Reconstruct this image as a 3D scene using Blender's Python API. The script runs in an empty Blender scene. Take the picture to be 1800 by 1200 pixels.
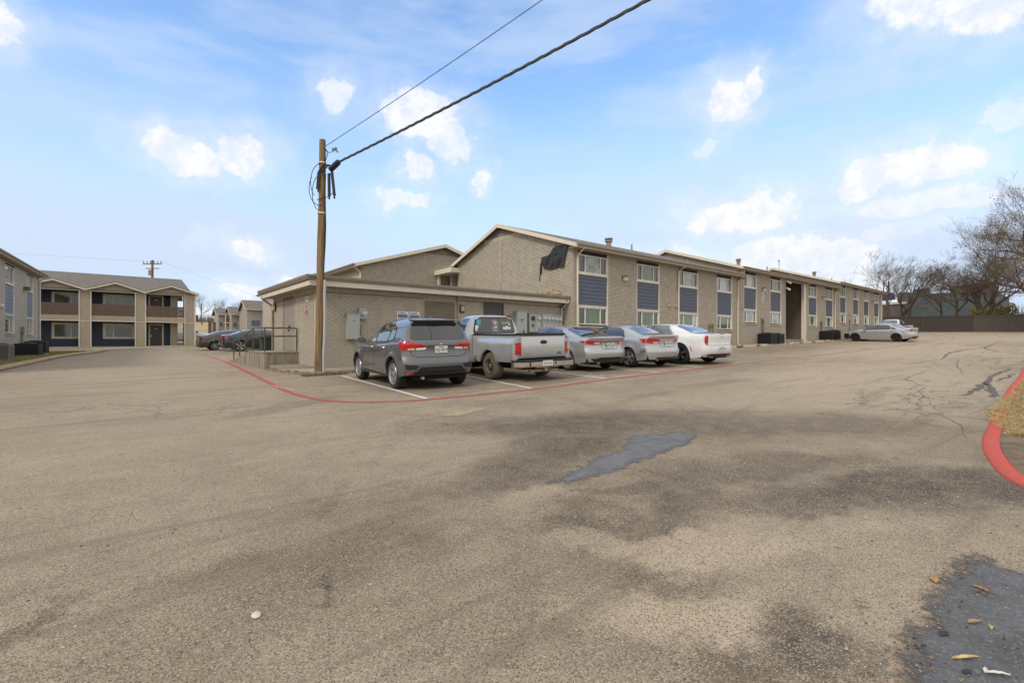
import bpy, bmesh, math, random
import numpy as np
from mathutils import Vector, Matrix
from mathutils.bvhtree import BVHTree
R = math.radians
random.seed(7); rng = np.random.default_rng(7)
scene = bpy.context.scene
COL = scene.collection

# ---------------------------------------------------------------- camera, sky, sun, exposure
# x runs along the long brick facade, y away from it; the camera is the origin, the lot lies about 1.3 m below
camd = bpy.data.cameras.new('camera'); cam = bpy.data.objects.new('camera', camd); COL.objects.link(cam)
cam.location = (0, 0, 0); cam.rotation_euler = (R(90), 0, R(-39.4))
camd.sensor_width = 36; camd.lens = 17.0; camd.clip_start = .05; camd.clip_end = 6000
scene.camera = cam
vs = scene.view_settings
vs.view_transform = 'Standard'; vs.look = 'None'; vs.exposure = 0.0; vs.gamma = 1; vs.use_curve_mapping = False
SUN_DIR = Vector((-.76, -.22, .66)).normalized()
SUN_EL = math.asin(SUN_DIR.z); SUN_AZ = math.atan2(SUN_DIR.x, SUN_DIR.y)
sd = bpy.data.lights.new('sun', 'SUN'); so = bpy.data.objects.new('sun', sd); COL.objects.link(so)
sd.energy = 1.7; sd.angle = R(12); sd.color = (1, .92, .80)
so.rotation_euler = (-SUN_DIR).to_track_quat('-Z', 'Y').to_euler(); so.location = (-20, -20, 40)

world = bpy.data.worlds.new('World'); scene.world = world; world.use_nodes = True
def build_sky():
    nt = world.node_tree; nt.nodes.clear(); N = nt.nodes.new; L = nt.links.new
    def math_(op, a, b=None, c=None, clamp=False):
        n = N('ShaderNodeMath'); n.operation = op; n.use_clamp = clamp
        for i, s in enumerate((a, b, c)):
            if s is None: continue
            if isinstance(s, (int, float)): n.inputs[i].default_value = s
            else: L(s, n.inputs[i])
        return n.outputs[0]
    def smooth(v, a, b, lo=0., hi=1.):
        n = N('ShaderNodeMapRange'); n.interpolation_type = 'SMOOTHSTEP'
        L(v, n.inputs[0]); n.inputs[1].default_value = a; n.inputs[2].default_value = b
        n.inputs[3].default_value = lo; n.inputs[4].default_value = hi
        return n.outputs[0]
    out = N('ShaderNodeOutputWorld'); bg = N('ShaderNodeBackground'); bg.inputs[1].default_value = .13
    sky = N('ShaderNodeTexSky'); sky.sky_type = 'NISHITA'; sky.sun_disc = False
    sky.sun_elevation = SUN_EL; sky.sun_rotation = SUN_AZ
    sky.air_density = 1.15; sky.dust_density = .35; sky.ozone_density = 2.2
    tc = N('ShaderNodeTexCoord'); rot = N('ShaderNodeVectorRotate'); rot.rotation_type = 'Z_AXIS'
    rot.inputs['Angle'].default_value = R(39.4); L(tc.outputs['Generated'], rot.inputs['Vector'])
    sep = N('ShaderNodeSeparateXYZ'); L(rot.outputs[0], sep.inputs[0])
    az = math_('MULTIPLY', math_('ARCTAN2', sep.outputs[0], sep.outputs[1]), 57.2958)
    el = math_('MULTIPLY', math_('ARCSINE', sep.outputs[2]), 57.2958)
    def noise(scale, detail, rough, vec):
        n = N('ShaderNodeTexNoise'); n.inputs['Scale'].default_value = scale; n.inputs['Detail'].default_value = detail
        n.inputs['Roughness'].default_value = rough; L(vec, n.inputs['Vector']); return n
    nz = noise(8, 7, .6, rot.outputs[0]); sp = N('ShaderNodeSeparateXYZ'); L(nz.outputs['Color'], sp.inputs[0])
    nz2 = noise(24, 6, .68, rot.outputs[0])
    s2 = N('ShaderNodeSeparateXYZ'); L(nz2.outputs['Color'], s2.inputs[0])
    azd = math_('ADD', math_('ADD', az, math_('MULTIPLY', math_('SUBTRACT', sp.outputs[0], .5), 10.)), math_('MULTIPLY', math_('SUBTRACT', s2.outputs[1], .5), 3.6))
    eld = math_('ADD', math_('ADD', el, math_('MULTIPLY', math_('SUBTRACT', sp.outputs[1], .5), 5.)),
                math_('MULTIPLY', math_('SUBTRACT', s2.outputs[2], .5), 3.0))
    comb = N('ShaderNodeCombineXYZ'); L(azd, comb.inputs[0]); L(eld, comb.inputs[1])
    # azimuth from the view axis, elevation, half width, half height (degrees), opacity
    clouds = [(-33.5,17.5,4.6,2.2,.95),(-28.6,18.9,3.6,2.4,1.),(-46.6,24.5,2.,2.4,.9),(-20.5,25.2,3.2,2.4,.75),(-10.6,24.5,6.2,3.0,.95),(-6.5,22.5,3.,2.6,.8),
              (-10.8,19.6,2.2,1.7,.9),(-3.,18.6,1.8,1.4,.9),(-12.5,16.2,3.2,1.6,.7),(-29.2,9.8,3.,1.2,.95),(-28.8,5.6,2.6,1.,.8),
              (-25.3,6.7,1.7,1.2,.9),(-20,7.,2.2,1.4,.8),(-31,2.8,5.,1.2,.7),(24.5,24.5,3.4,2.6,1.),(27,26.,1.7,1.7,.9),(21.8,20.6,1.8,1.4,.5),
              (40,30.,6.,4.6,1.),(46,28,6.5,4.5,1.),(55,29,9,5,.9),(24.5,13.2,5.6,2.4,1.),(27,14.5,3.2,2.2,.9),(36.,15.,4.6,2.5,1.),(41,15.3,4.6,2.6,1.),
              (40,11.8,6.,1.6,.75),(12.5,8.6,4.2,1.8,.9),(19.5,9.4,3.,1.8,.7),(27.5,8.7,5.5,2.2,.95),(33.,8.2,5,2.2,.85),(35,5.5,6,1.8,.8),(39.,9.6,5.,1.2,.55),(46.5,18.,2.5,1.5,.5)]
    best = None
    for a, e, sa, se, op in clouds:
        s = N('ShaderNodeVectorMath'); s.operation = 'SUBTRACT'; L(comb.outputs[0], s.inputs[0]); s.inputs[1].default_value = (a, e, 0)
        m = N('ShaderNodeVectorMath'); m.operation = 'MULTIPLY'; L(s.outputs[0], m.inputs[0]); m.inputs[1].default_value = (1.1/sa, 1.1/se, 0)
        l = N('ShaderNodeVectorMath'); l.operation = 'LENGTH'; L(m.outputs[0], l.inputs[0])
        v = math_('MAXIMUM', smooth(l.outputs['Value'], 1.04, .60, 0, op), smooth(l.outputs['Value'], 2.0, .6, 0, .40*op))
        best = v if best is None else math_('MAXIMUM', best, v)
    # overhead and behind the camera the broken cloud closes to a high pale overcast
    outside = math_('MAXIMUM', smooth(math_('ABSOLUTE', az), 52, 85), smooth(el, 36, 60))
    cover = math_('MULTIPLY', outside, smooth(noise(1.6, 6, .6, rot.outputs[0]).outputs[0], .22, .5, .55, 1.))
    detail = smooth(nz2.outputs[0], .30, .54, .74, 1.)
    cl = math_('MULTIPLY', best, detail, clamp=True)
    # thin veil: stretched noise, denser towards the horizon
    mp = N('ShaderNodeMapping'); mp.inputs['Scale'].default_value = (1.6, 1.6, 7); mp.inputs['Rotation'].default_value = (0, R(10), 0); L(rot.outputs[0], mp.inputs[0])
    veil = math_('MULTIPLY', smooth(noise(1.7, 5, .55, mp.outputs[0]).outputs[0], .34, .66), .62)
    hz = smooth(el, 31, 5, 0.05, .90)
    veil = math_('MAXIMUM', veil, math_('ADD', hz, math_('MULTIPLY', veil, .4)), clamp=True)
    def mix(f, a, b):
        n = N('ShaderNodeMix'); n.data_type = 'RGBA'; L(f, n.inputs['Factor'])
        for s, k in ((a, 'A'), (b, 'B')):
            i = [x for x in n.inputs if x.name == k and x.type == 'RGBA'][0]
            if isinstance(s, tuple): i.default_value = s
            else: L(s, i)
        return [o for o in n.outputs if o.type == 'RGBA'][0]
    tint = N('ShaderNodeMix'); tint.data_type = 'RGBA'; tint.blend_type = 'MULTIPLY'; tint.inputs['Factor'].default_value = 1.
    ia = [x for x in tint.inputs if x.type == 'RGBA']; L(sky.outputs[0], ia[0]); ia[1].default_value = SKY_GAIN
    c = mix(veil, [o for o in tint.outputs if o.type == 'RGBA'][0], VEIL)
    c = mix(cover, c, OVERCAST)
    c = mix(cl, c, mix(smooth(s2.outputs[0], .40, .62), CLOUD_SHADE, CLOUD))
    L(c, bg.inputs[0]); L(bg.outputs[0], out.inputs[0])
SKY_GAIN = (1.66, 1.96, 2.2, 1); VEIL = (5.05, 6.05, 7.6, 1); CLOUD = (7.8, 7.85, 8.0, 1); CLOUD_SHADE = (6.9, 7.15, 7.75, 1); OVERCAST = (7.7, 7.5, 7.2, 1)
build_sky()

# ---------------------------------------------------------------- helpers
OFF = {}
def tag(o, label=None, cat=None, group=None, kind=None):
    if label: o['label'] = label
    if cat: o['category'] = cat
    if group: o['group'] = group
    if kind: o['kind'] = kind
    return o
def thing(name, label, cat, loc=(0, 0, 0), rot=0., group=None):
    o = bpy.data.objects.new(name, None); COL.objects.link(o); o.empty_display_size = .2
    o.location = loc; o.rotation_euler = (0, 0, rot)
    OFF[o.name] = Vector(loc) if rot == 0 else Vector((0, 0, 0))
    return tag(o, label, cat, group)
def pchip(pts):
    xs = [p[0] for p in pts]; ys = [p[1] for p in pts]; n = len(xs)
    d = [(ys[i+1]-ys[i])/(xs[i+1]-xs[i]) for i in range(n-1)]
    m = [d[0]] + [0 if d[i-1]*d[i] <= 0 else 2*d[i-1]*d[i]/(d[i-1]+d[i]) for i in range(1, n-1)] + [d[-1]]
    def f(x):
        if x <= xs[0]: return ys[0]
        if x >= xs[-1]: return ys[-1]
        i = 0
        while x > xs[i+1]: i += 1
        h = xs[i+1]-xs[i]; t = (x-xs[i])/h
        return (2*t**3-3*t*t+1)*ys[i]+(t**3-2*t*t+t)*h*m[i]+(-2*t**3+3*t*t)*ys[i+1]+(t**3-t*t)*h*m[i+1]
    return f
class MB:
    def __init__(s): s.v = []; s.f = []
    def add(s, vs_, fs):
        b = len(s.v); s.v += [tuple(p) for p in vs_]; s.f += [tuple(i+b for i in q) for q in fs]; return s
    def box(s, a, b):
        x0, x1 = sorted((a[0], b[0])); y0, y1 = sorted((a[1], b[1])); z0, z1 = sorted((a[2], b[2]))
        return s.add([(x0,y0,z0),(x1,y0,z0),(x1,y1,z0),(x0,y1,z0),(x0,y0,z1),(x1,y0,z1),(x1,y1,z1),(x0,y1,z1)],
                     [(0,3,2,1),(4,5,6,7),(0,1,5,4),(1,2,6,5),(2,3,7,6),(3,0,4,7)])
    def quad(s, a, b, c, d): return s.add([a,b,c,d], [(0,1,2,3)])
    def prism(s, poly, ext):
        n = len(poly); e = Vector(ext); p = [Vector(q) for q in poly]
        return s.add(p+[q+e for q in p], [tuple(range(n))[::-1], tuple(range(n, 2*n))]+[(i,(i+1)%n,(i+1)%n+n,i+n) for i in range(n)])
    def beam(s, p, q, w, h, up=(0,0,1)):
        p, q = Vector(p), Vector(q); d = (q-p).normalized(); sd_ = d.cross(Vector(up))
        if sd_.length < 1e-4: sd_ = d.cross(Vector((1,0,0)))
        sd_.normalize(); u = sd_.cross(d); a = sd_*w/2; b = u*h/2
        vs_ = [p-a-b,p+a-b,p+a+b,p-a+b,q-a-b,q+a-b,q+a+b,q-a+b]
        return s.add(vs_, [(0,3,2,1),(4,5,6,7),(0,1,5,4),(1,2,6,5),(2,3,7,6),(3,0,4,7)])
    def tube(s, pts, r, n=6, cap=True):
        pts = [Vector(p) for p in pts]; rs = r if isinstance(r, (list, tuple)) else [r]*len(pts)
        b = len(s.v); ref = None
        for i, p in enumerate(pts):
            d = (pts[min(i+1, len(pts)-1)]-pts[max(i-1, 0)]).normalized()
            if ref is None: ref = d.orthogonal()
            ref = (ref-d*ref.dot(d)); ref = ref.normalized() if ref.length > 1e-6 else d.orthogonal().normalized()
            o = d.cross(ref)
            for k in range(n):
                a = 2*math.pi*k/n; s.v.append(tuple(p+(ref*math.cos(a)+o*math.sin(a))*rs[i]))
        for i in range(len(pts)-1):
            for k in range(n):
                s.f.append((b+i*n+k, b+i*n+(k+1)%n, b+(i+1)*n+(k+1)%n, b+(i+1)*n+k))
        if cap: s.f.append(tuple(b+k for k in range(n))[::-1]); s.f.append(tuple(b+(len(pts)-1)*n+k for k in range(n)))
        return s
    def lathe(s, prof, axis_o, axis=(0,0,1), n=24):
        ax = Vector(axis).normalized(); o = Vector(axis_o); e1 = ax.orthogonal().normalized(); e2 = ax.cross(e1); b = len(s.v); m = len(prof)
        for k in range(n):
            a = 2*math.pi*k/n; d = e1*math.cos(a)+e2*math.sin(a)
            for r, h in prof: s.v.append(tuple(o+d*r+ax*h))
        for k in range(n):
            for j in range(m-1):
                s.f.append((b+k*m+j, b+((k+1)%n)*m+j, b+((k+1)%n)*m+j+1, b+k*m+j+1))
        return s
    def build(s, name, mat, parent=None, smooth=None, shift=True):
        me = bpy.data.meshes.new(name)
        off = OFF.get(parent.name, Vector((0,0,0))) if parent is not None and shift else Vector((0,0,0))
        vv = s.v if off.length < 1e-9 else [(a-off.x, b-off.y, c-off.z) for a, b, c in s.v]
        me.from_pydata(vv, [], s.f)
        if smooth is not None: shade(me, smooth)
        if mat: me.materials.append(mat)
        o = bpy.data.objects.new(name, me); COL.objects.link(o)
        if parent is not None: o.parent = parent; OFF[o.name] = off
        return o
def shade(me, ang):
    bm = bmesh.new(); bm.from_mesh(me); bmesh.ops.recalc_face_normals(bm, faces=bm.faces)
    for f in bm.faces: f.smooth = True
    for e in bm.edges:
        e.smooth = not (len(e.link_faces) == 2 and e.calc_face_angle(0) > R(ang))
    bm.to_mesh(me); bm.free()
def text_mesh(body, size, name='lettering', mat=None, parent=None, mtx=None, shear=0., fn=None):
    c = bpy.data.curves.new('lettering', 'FONT'); c.body = body; c.size = size; c.align_x = 'CENTER'; c.align_y = 'CENTER'; c.shear = shear
    t = bpy.data.objects.new('lettering', c); COL.objects.link(t)
    dg = bpy.context.evaluated_depsgraph_get(); me = bpy.data.meshes.new_from_object(t.evaluated_get(dg))
    bpy.data.objects.remove(t); bpy.data.curves.remove(c); me.materials.clear()
    if mtx is not None: me.transform(mtx)
    if fn: 
        for v in me.vertices: v.co = fn(v.co)
    if parent is not None:
        off = OFF.get(parent.name, Vector((0,0,0)))
        if off.length: me.transform(Matrix.Translation(-off))
    if mat: me.materials.append(mat)
    o = bpy.data.objects.new(name, me); COL.objects.link(o)
    if parent is not None: o.parent = parent; OFF[o.name] = OFF.get(parent.name, Vector((0,0,0)))
    return o
def copy_obj(o, parent=None):
    c = o.copy(); COL.objects.link(c); c.parent = parent; OFF[c.name] = OFF.get(o.name, Vector((0,0,0)))
    for ch in list(o.children): copy_obj(ch, c)
    return c

# ---------------------------------------------------------------- materials
def mat_nodes(name):
    m = bpy.data.materials.new(name); m.use_nodes = True; nt = m.node_tree
    return m, nt, nt.nodes['Principled BSDF'], nt.nodes.new, nt.links.new
def rgba(c): return (*c, 1)
def M(name, col, rough=.6, metal=0., var=.12, vs_=2.5, bump=0., bs=60., coat=0., spec=.5, stretch=(1,1,1), col2=None, thr=(.35,.65), trans=0.):
    m, nt, b, N, L = mat_nodes(name)
    b.inputs['Roughness'].default_value = rough; b.inputs['Metallic'].default_value = metal
    b.inputs['Coat Weight'].default_value = coat; b.inputs['Coat Roughness'].default_value = .04; b.inputs['Specular IOR Level'].default_value = spec
    b.inputs['Base Color'].default_value = rgba(col)
    tc = N('ShaderNodeTexCoord'); mp = N('ShaderNodeMapping'); mp.inputs['Scale'].default_value = stretch; L(tc.outputs['Object'], mp.inputs[0])
    if var or col2:
        n = N('ShaderNodeTexNoise'); n.inputs['Scale'].default_value = vs_; n.inputs['Detail'].default_value = 6; n.inputs['Roughness'].default_value = .65; L(mp.outputs[0], n.inputs['Vector'])
        r = N('ShaderNodeValToRGB'); L(n.outputs[0], r.inputs[0])
        c1 = col2 or tuple(x*(1+var) for x in col); c0 = col if col2 else tuple(x*(1-var) for x in col)
        r.color_ramp.elements[0].position, r.color_ramp.elements[1].position = thr
        r.color_ramp.elements[0].color = rgba(c0); r.color_ramp.elements[1].color = rgba(c1); L(r.outputs[0], b.inputs['Base Color'])
    if bump:
        n2 = N('ShaderNodeTexNoise'); n2.inputs['Scale'].default_value = bs; n2.inputs['Detail'].default_value = 4; L(mp.outputs[0], n2.inputs['Vector'])
        bp = N('ShaderNodeBump'); bp.inputs['Strength'].default_value = bump; bp.inputs['Distance'].default_value = .01; L(n2.outputs[0], bp.inputs['Height']); L(bp.outputs[0], b.inputs['Normal'])
    return m
def paint(name, col, metal=.55, rough=.32, dirt=.0):
    m = M(name, col, rough, metal, var=.04, vs_=1.5, coat=1.)
    if dirt:
        nt = m.node_tree; b = nt.nodes['Principled BSDF']; N = nt.nodes.new; L = nt.links.new
        src = b.inputs['Base Color'].links[0].from_socket
        tc = N('ShaderNodeTexCoord'); s = N('ShaderNodeSeparateXYZ'); L(tc.outputs['Object'], s.inputs[0])
        n = N('ShaderNodeTexNoise'); n.inputs['Scale'].default_value = 4; n.inputs['Detail'].default_value = 5; L(tc.outputs['Object'], n.inputs['Vector'])
        a = N('ShaderNodeMath'); a.operation = 'MULTIPLY_ADD'; L(n.outputs[0], a.inputs[0]); a.inputs[1].default_value = -.5; L(s.outputs[2], a.inputs[2])
        r = N('ShaderNodeMapRange'); L(a.outputs[0], r.inputs[0]); r.inputs[1].default_value = .05; r.inputs[2].default_value = .45; r.inputs[3].default_value = dirt; r.inputs[4].default_value = 0
        mx = N('ShaderNodeMix'); mx.data_type = 'RGBA'; L(r.outputs[0], mx.inputs['Factor']); ii = [x for x in mx.inputs if x.type == 'RGBA']
        L(src, ii[0]); ii[1].default_value = (.22,.17,.12,1); L([o for o in mx.outputs if o.type == 'RGBA'][0], b.inputs['Base Color'])
        L(r.outputs[0], b.inputs['Roughness']) if False else None
    return m
BRICK = (.445,.398,.325)
mBrick = M('painted_brick', tuple(.86*c for c in BRICK), .75, col2=tuple(1.1*c for c in BRICK), vs_=3.2, bump=.15, bs=90)
def per_island(m, lo, hi):
    nt = m.node_tree; N = nt.nodes.new; L = nt.links.new; b = nt.nodes['Principled BSDF']; g = N('ShaderNodeNewGeometry'); oi = N('ShaderNodeObjectInfo')
    a = N('ShaderNodeMath'); a.operation = 'ADD'; L(g.outputs['Random Per Island'], a.inputs[0]); L(oi.outputs['Random'], a.inputs[1]); f = N('ShaderNodeMath'); f.operation = 'FRACT'; L(a.outputs[0], f.inputs[0])
    r = N('ShaderNodeMapRange'); L(f.outputs[0], r.inputs[0]); r.inputs[3].default_value = lo; r.inputs[4].default_value = hi
    v = N('ShaderNodeVectorMath'); v.operation = 'SCALE'; L(b.inputs['Base Color'].links[0].from_socket, v.inputs[0]); L(r.outputs[0], v.inputs['Scale']); L(v.outputs[0], b.inputs['Base Color'])
per_island(mBrick, .94, 1.06)
mBrickL = M('brick_painted_as_lit', (.47,.43,.355), .75, col2=(.56,.51,.425), vs_=3.2, bump=.15, bs=90); per_island(mBrickL, .95, 1.05)  # same paint as the other brick, lightened to stand in for light
mMortar = M('painted_mortar', (.165,.142,.108), .85, var=.1, vs_=2); mMortarA = M('pale_painted_mortar', (.255,.222,.172), .85, var=.1, vs_=2)
mBrickFar = None
mTrim = M('cream_trim', (.67,.60,.50), .55, var=.06, vs_=3)
mWhite = M('white_vinyl', (.74,.72,.66), .45, var=.04)
mGutter = M('grey_brown_gutter', (.27,.225,.18), .5, var=.1, vs_=2)
mSlate = M('slate_blue_siding', (.085,.103,.142), .6, var=.10, vs_=3, stretch=(1,1,6), bump=.1, bs=30)
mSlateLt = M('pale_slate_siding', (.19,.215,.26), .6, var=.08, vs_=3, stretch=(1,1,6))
mNavy = M('navy_stucco', (.042,.057,.098), .75, var=.12, vs_=2)
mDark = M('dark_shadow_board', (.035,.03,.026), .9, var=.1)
mTan = M('tan_siding', (.355,.305,.235), .7, var=.07, vs_=2)
mBrown = M('brown_panel', (.145,.115,.085), .7, var=.08, vs_=2)
mWood = M('weathered_deck_board', (.13,.088,.068), .8, var=.35, vs_=5, stretch=(1,1,9), bump=.3, bs=30)
mShingle = M('grey_brown_shingle', (.165,.148,.135), .9, var=.22, vs_=6, stretch=(1,1,1), bump=.5, bs=25)
mFlatRoof = M('grey_membrane', (.30,.28,.26), .85, var=.15)
mSteelDoor = M('taupe_steel_door', (.30,.265,.22), .5, var=.07)
mDarkDoor = M('charcoal_door', (.055,.05,.047), .5, var=.08)
mGreyBox = M('grey_enamel', (.36,.385,.38), .45, var=.06, metal=.1)
mMeter = M('meter_glass', (.50,.50,.47), .1, var=.1, vs_=30)
mBlackM = M('black_metal', (.018,.019,.02), .5, var=.1)
mRail = M('bronze_rail', (.085,.075,.065), .5, var=.1)
mConc = M('concrete', (.37,.325,.26), .9, var=.18, vs_=3, bump=.3, bs=50)
mConcStain = M('stained_concrete', (.27,.235,.19), .9, var=.3, vs_=2.2, stretch=(2.5,2.5,.6), bump=.3, bs=50)
mPole = None
mGrey = M('grey_conduit', (.42,.42,.44), .5, var=.06)
mCable = M('black_cable', (.012,.012,.013), .5, var=0)
mCableG = M('weathered_cable', (.07,.066,.06), .6, var=.15)
mRedPaint = None
mTyre = M('tyre_rubber', (.016,.016,.016), .85, var=.15, bump=.2, bs=60)
mAlloy = M('alloy', (.42,.43,.44), .35, .7, var=.06)
mAlloyDk = M('dark_alloy', (.05,.05,.055), .3, .6, var=.08)
mGlassCar = M('tinted_car_glass', (.022,.024,.026), .04, var=0, coat=1., spec=.7)
mGlassCarL = M('clear_car_glass', (.10,.115,.11), .05, var=.6, vs_=2.2, coat=1., spec=.8)
mBlkTrim = M('black_plastic', (.014,.014,.015), .5, var=.1)
mUnder = M('underbody', (.006,.006,.006), .95, var=0)
mChrome = M('chrome', (.72,.72,.74), .1, 1., var=0)
mRedLens = M('red_lens', (.42,.006,.012), .12, var=.25, vs_=18, coat=1.)
mClrLens = M('clear_lens', (.62,.60,.57), .12, var=.2, vs_=25, coat=1.)
mAmber = M('amber_lens', (.55,.42,.28), .15, var=.2, vs_=25, coat=1.)
mPlate = M('plate_white', (.62,.62,.58), .4, var=.05)
mInk = M('black_ink', (.02,.02,.022), .6, var=0)
mInkW = M('white_ink', (.75,.74,.7), .6, var=.05)
mInkR = M('red_ink', (.45,.035,.03), .6, var=.05)
mInkB = M('blue_ink', (.03,.13,.30), .5, var=.05)
mCyan = M('cyan_ink', (.03,.36,.50), .5, var=.05)
mGreenW = M('yellow_green_ink', (.6,.62,.35), .5, var=.05)
mYellowLt = M('yellowed_lamp_glass', (.55,.48,.22), .3, var=.1)
def glass_mat(name, c0, c1, s, stretch=(1,1,1), rough=.06):
    return M(name, c0, rough, col2=c1, vs_=s, stretch=stretch, coat=.6, spec=.6, thr=(.35,.68))
gGreen = glass_mat('green_tinted_pane', (.045,.085,.045), (.13,.20,.115), 1.6, (9,9,.6))
gDark = glass_mat('dark_screened_pane', (.022,.027,.022), (.055,.062,.05), 3)
gSky = glass_mat('painted_reflection_pane', (.10,.15,.12), (.36,.42,.40), 2.4, (1,1,1.4))  # sky and tree reflections painted into the pane colour
gPale = glass_mat('pane_with_pale_blinds', (.30,.33,.35), (.48,.50,.52), 2.0, (6,6,.5))
gOlive = glass_mat('olive_screened_pane', (.055,.058,.042), (.12,.125,.10), 2)
GL = [gGreen, gDark, gSky, gPale, gOlive]

def gz(u, v):
    U = max(-60, min(90, u)); V = max(-30, min(180, v))
    z = -1.355+.024*U+.0145*V
    if U > 40: z += .0004*(U-40)**2
    if V > 60: z += .0003*(V-60)**2
    return z
# ---------------------------------------------------------------- ground
def mat_asphalt():
    m, nt, b, N, L = mat_nodes('worn_asphalt'); b.inputs['Roughness'].default_value = .92; b.inputs['Specular IOR Level'].default_value = .25
    tc = N('ShaderNodeTexCoord'); P = tc.outputs['Object']
    def noise(s, d=5, r=.6, vec=P, dist=0.):
        n = N('ShaderNodeTexNoise'); n.inputs['Scale'].default_value = s; n.inputs['Detail'].default_value = d; n.inputs['Roughness'].default_value = r; n.inputs['Distortion'].default_value = dist; L(vec, n.inputs['Vector']); return n
    def sm(v, a, c, lo=0., hi=1.):
        n = N('ShaderNodeMapRange'); n.interpolation_type = 'SMOOTHSTEP'; L(v, n.inputs[0])
        for i, x in enumerate((a, c, lo, hi)): n.inputs[i+1].default_value = x
        return n.outputs[0]
    def mt(op, a, c, clamp=False):
        n = N('ShaderNodeMath'); n.operation = op; n.use_clamp = clamp
        for i, s in enumerate((a, c)):
            if isinstance(s, (int, float)): n.inputs[i].default_value = s
            else: L(s, n.inputs[i])
        return n.outputs[0]
    def mix(f, a, c, bt='MIX'):
        n = N('ShaderNodeMix'); n.data_type = 'RGBA'; n.blend_type = bt
        L(f, n.inputs['Factor']) if not isinstance(f, float) else setattr(n.inputs['Factor'], 'default_value', f)
        ii = [x for x in n.inputs if x.type == 'RGBA']
        for s, i in ((a, ii[0]), (c, ii[1])):
            if isinstance(s, tuple): i.default_value = rgba(s)
            else: L(s, i)
        return [o for o in n.outputs if o.type == 'RGBA'][0]
    big = noise(.09, 5, .6); mid = noise(.55, 7, .68, dist=.6); sml = noise(3.5, 7, .7)
    c = mix(sm(mid.outputs[0], .38, .66), (.270,.212,.146), (.390,.318,.226))
    c = mix(sm(big.outputs[0], .35, .65, 0., .45), c, (.43,.352,.258))
    c = mix(sm(sml.outputs[0], .45, .70, 0., .45), c, (.18,.145,.112))
    # stains and worn dark zones, each at its own place on the lot: x, y, radius x, radius y, turn, strength
    warp = noise(.8, 6, .7); wv = N('ShaderNodeVectorMath'); wv.operation = 'SUBTRACT'; L(warp.outputs['Color'], wv.inputs[0]); wv.inputs[1].default_value = (.5,.5,.5)
    ws = N('ShaderNodeVectorMath'); ws.operation = 'SCALE'; L(wv.outputs[0], ws.inputs[0]); ws.inputs['Scale'].default_value = 1.7
    wp = N('ShaderNodeVectorMath'); wp.operation = 'ADD'; L(P, wp.inputs[0]); L(ws.outputs[0], wp.inputs[1])
    def blot(x, y, rx, ry, a, k):
        mp = N('ShaderNodeMapping'); mp.vector_type = 'TEXTURE'; mp.inputs['Location'].default_value = (x, y, 0); mp.inputs['Rotation'].default_value = (0,0,R(a)); mp.inputs['Scale'].default_value = (rx, ry, 1000); L(wp.outputs[0], mp.inputs[0])
        l = N('ShaderNodeVectorMath'); l.operation = 'LENGTH'; L(mp.outputs[0], l.inputs[0]); return sm(l.outputs['Value'], 1.35, .35, 0., min(1., k*1.18))
    dark = None
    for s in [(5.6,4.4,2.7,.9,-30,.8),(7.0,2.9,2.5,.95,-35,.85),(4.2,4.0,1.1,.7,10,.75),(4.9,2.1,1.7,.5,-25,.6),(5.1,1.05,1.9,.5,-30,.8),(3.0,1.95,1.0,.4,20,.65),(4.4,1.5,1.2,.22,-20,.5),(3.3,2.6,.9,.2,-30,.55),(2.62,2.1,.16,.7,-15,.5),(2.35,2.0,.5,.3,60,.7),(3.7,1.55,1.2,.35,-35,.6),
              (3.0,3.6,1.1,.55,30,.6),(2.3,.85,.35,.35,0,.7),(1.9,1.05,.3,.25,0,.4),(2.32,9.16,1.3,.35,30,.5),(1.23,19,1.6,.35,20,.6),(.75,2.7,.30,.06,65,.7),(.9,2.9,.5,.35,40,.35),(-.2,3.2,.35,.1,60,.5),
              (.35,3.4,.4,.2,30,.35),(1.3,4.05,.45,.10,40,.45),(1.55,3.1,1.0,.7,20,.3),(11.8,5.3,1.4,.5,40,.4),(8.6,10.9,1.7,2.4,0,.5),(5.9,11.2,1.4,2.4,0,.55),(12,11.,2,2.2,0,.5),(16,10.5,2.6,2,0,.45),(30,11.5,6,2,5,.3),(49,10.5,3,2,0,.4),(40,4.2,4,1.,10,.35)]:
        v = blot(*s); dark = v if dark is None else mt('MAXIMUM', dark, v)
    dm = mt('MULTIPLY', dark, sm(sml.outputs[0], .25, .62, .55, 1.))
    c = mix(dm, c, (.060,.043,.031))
    lite = None
    for s in [(2.6,1.72,.7,.22,-35,.75),(2.05,1.38,.55,.2,-30,.65),(3.1,1.35,.6,.16,-30,.6),(3.6,1.2,1.,.3,-35,.4),(2.85,2.9,.35,.2,0,.5),(16,4,9,3.0,5,.7),(34,6,16,5,5,.8),(60,8,18,8,0,.8),(-1,9,5,5,0,.25),(1.,26,4,16,0,.45)]:
        v = blot(*s); lite = v if lite is None else mt('MAXIMUM', lite, v)
    c = mix(lite, c, (.52,.42,.30))
    # aggregate: pale and dark grains
    vo = N('ShaderNodeTexVoronoi'); vo.inputs['Scale'].default_value = 175; L(P, vo.inputs['Vector'])
    sc = N('ShaderNodeSeparateColor'); L(vo.outputs['Color'], sc.inputs[0])
    c = mix(sm(sc.outputs[0], .60, .95, 0., .62), c, (.56,.48,.38))
    c = mix(sm(sc.outputs[1], .62, .95, 0., .72), c, (.065,.050,.040))
    tw = N('ShaderNodeMapping'); tw.inputs['Rotation'].default_value = (0,0,R(-35)); tw.inputs['Scale'].default_value = (.22,1.7,1); L(P, tw.inputs[0])
    c = mix(sm(noise(1.1, 5, .7, tw.outputs[0], .8).outputs[0], .50, .68, 0., .38), c, (.15,.118,.088))
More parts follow.
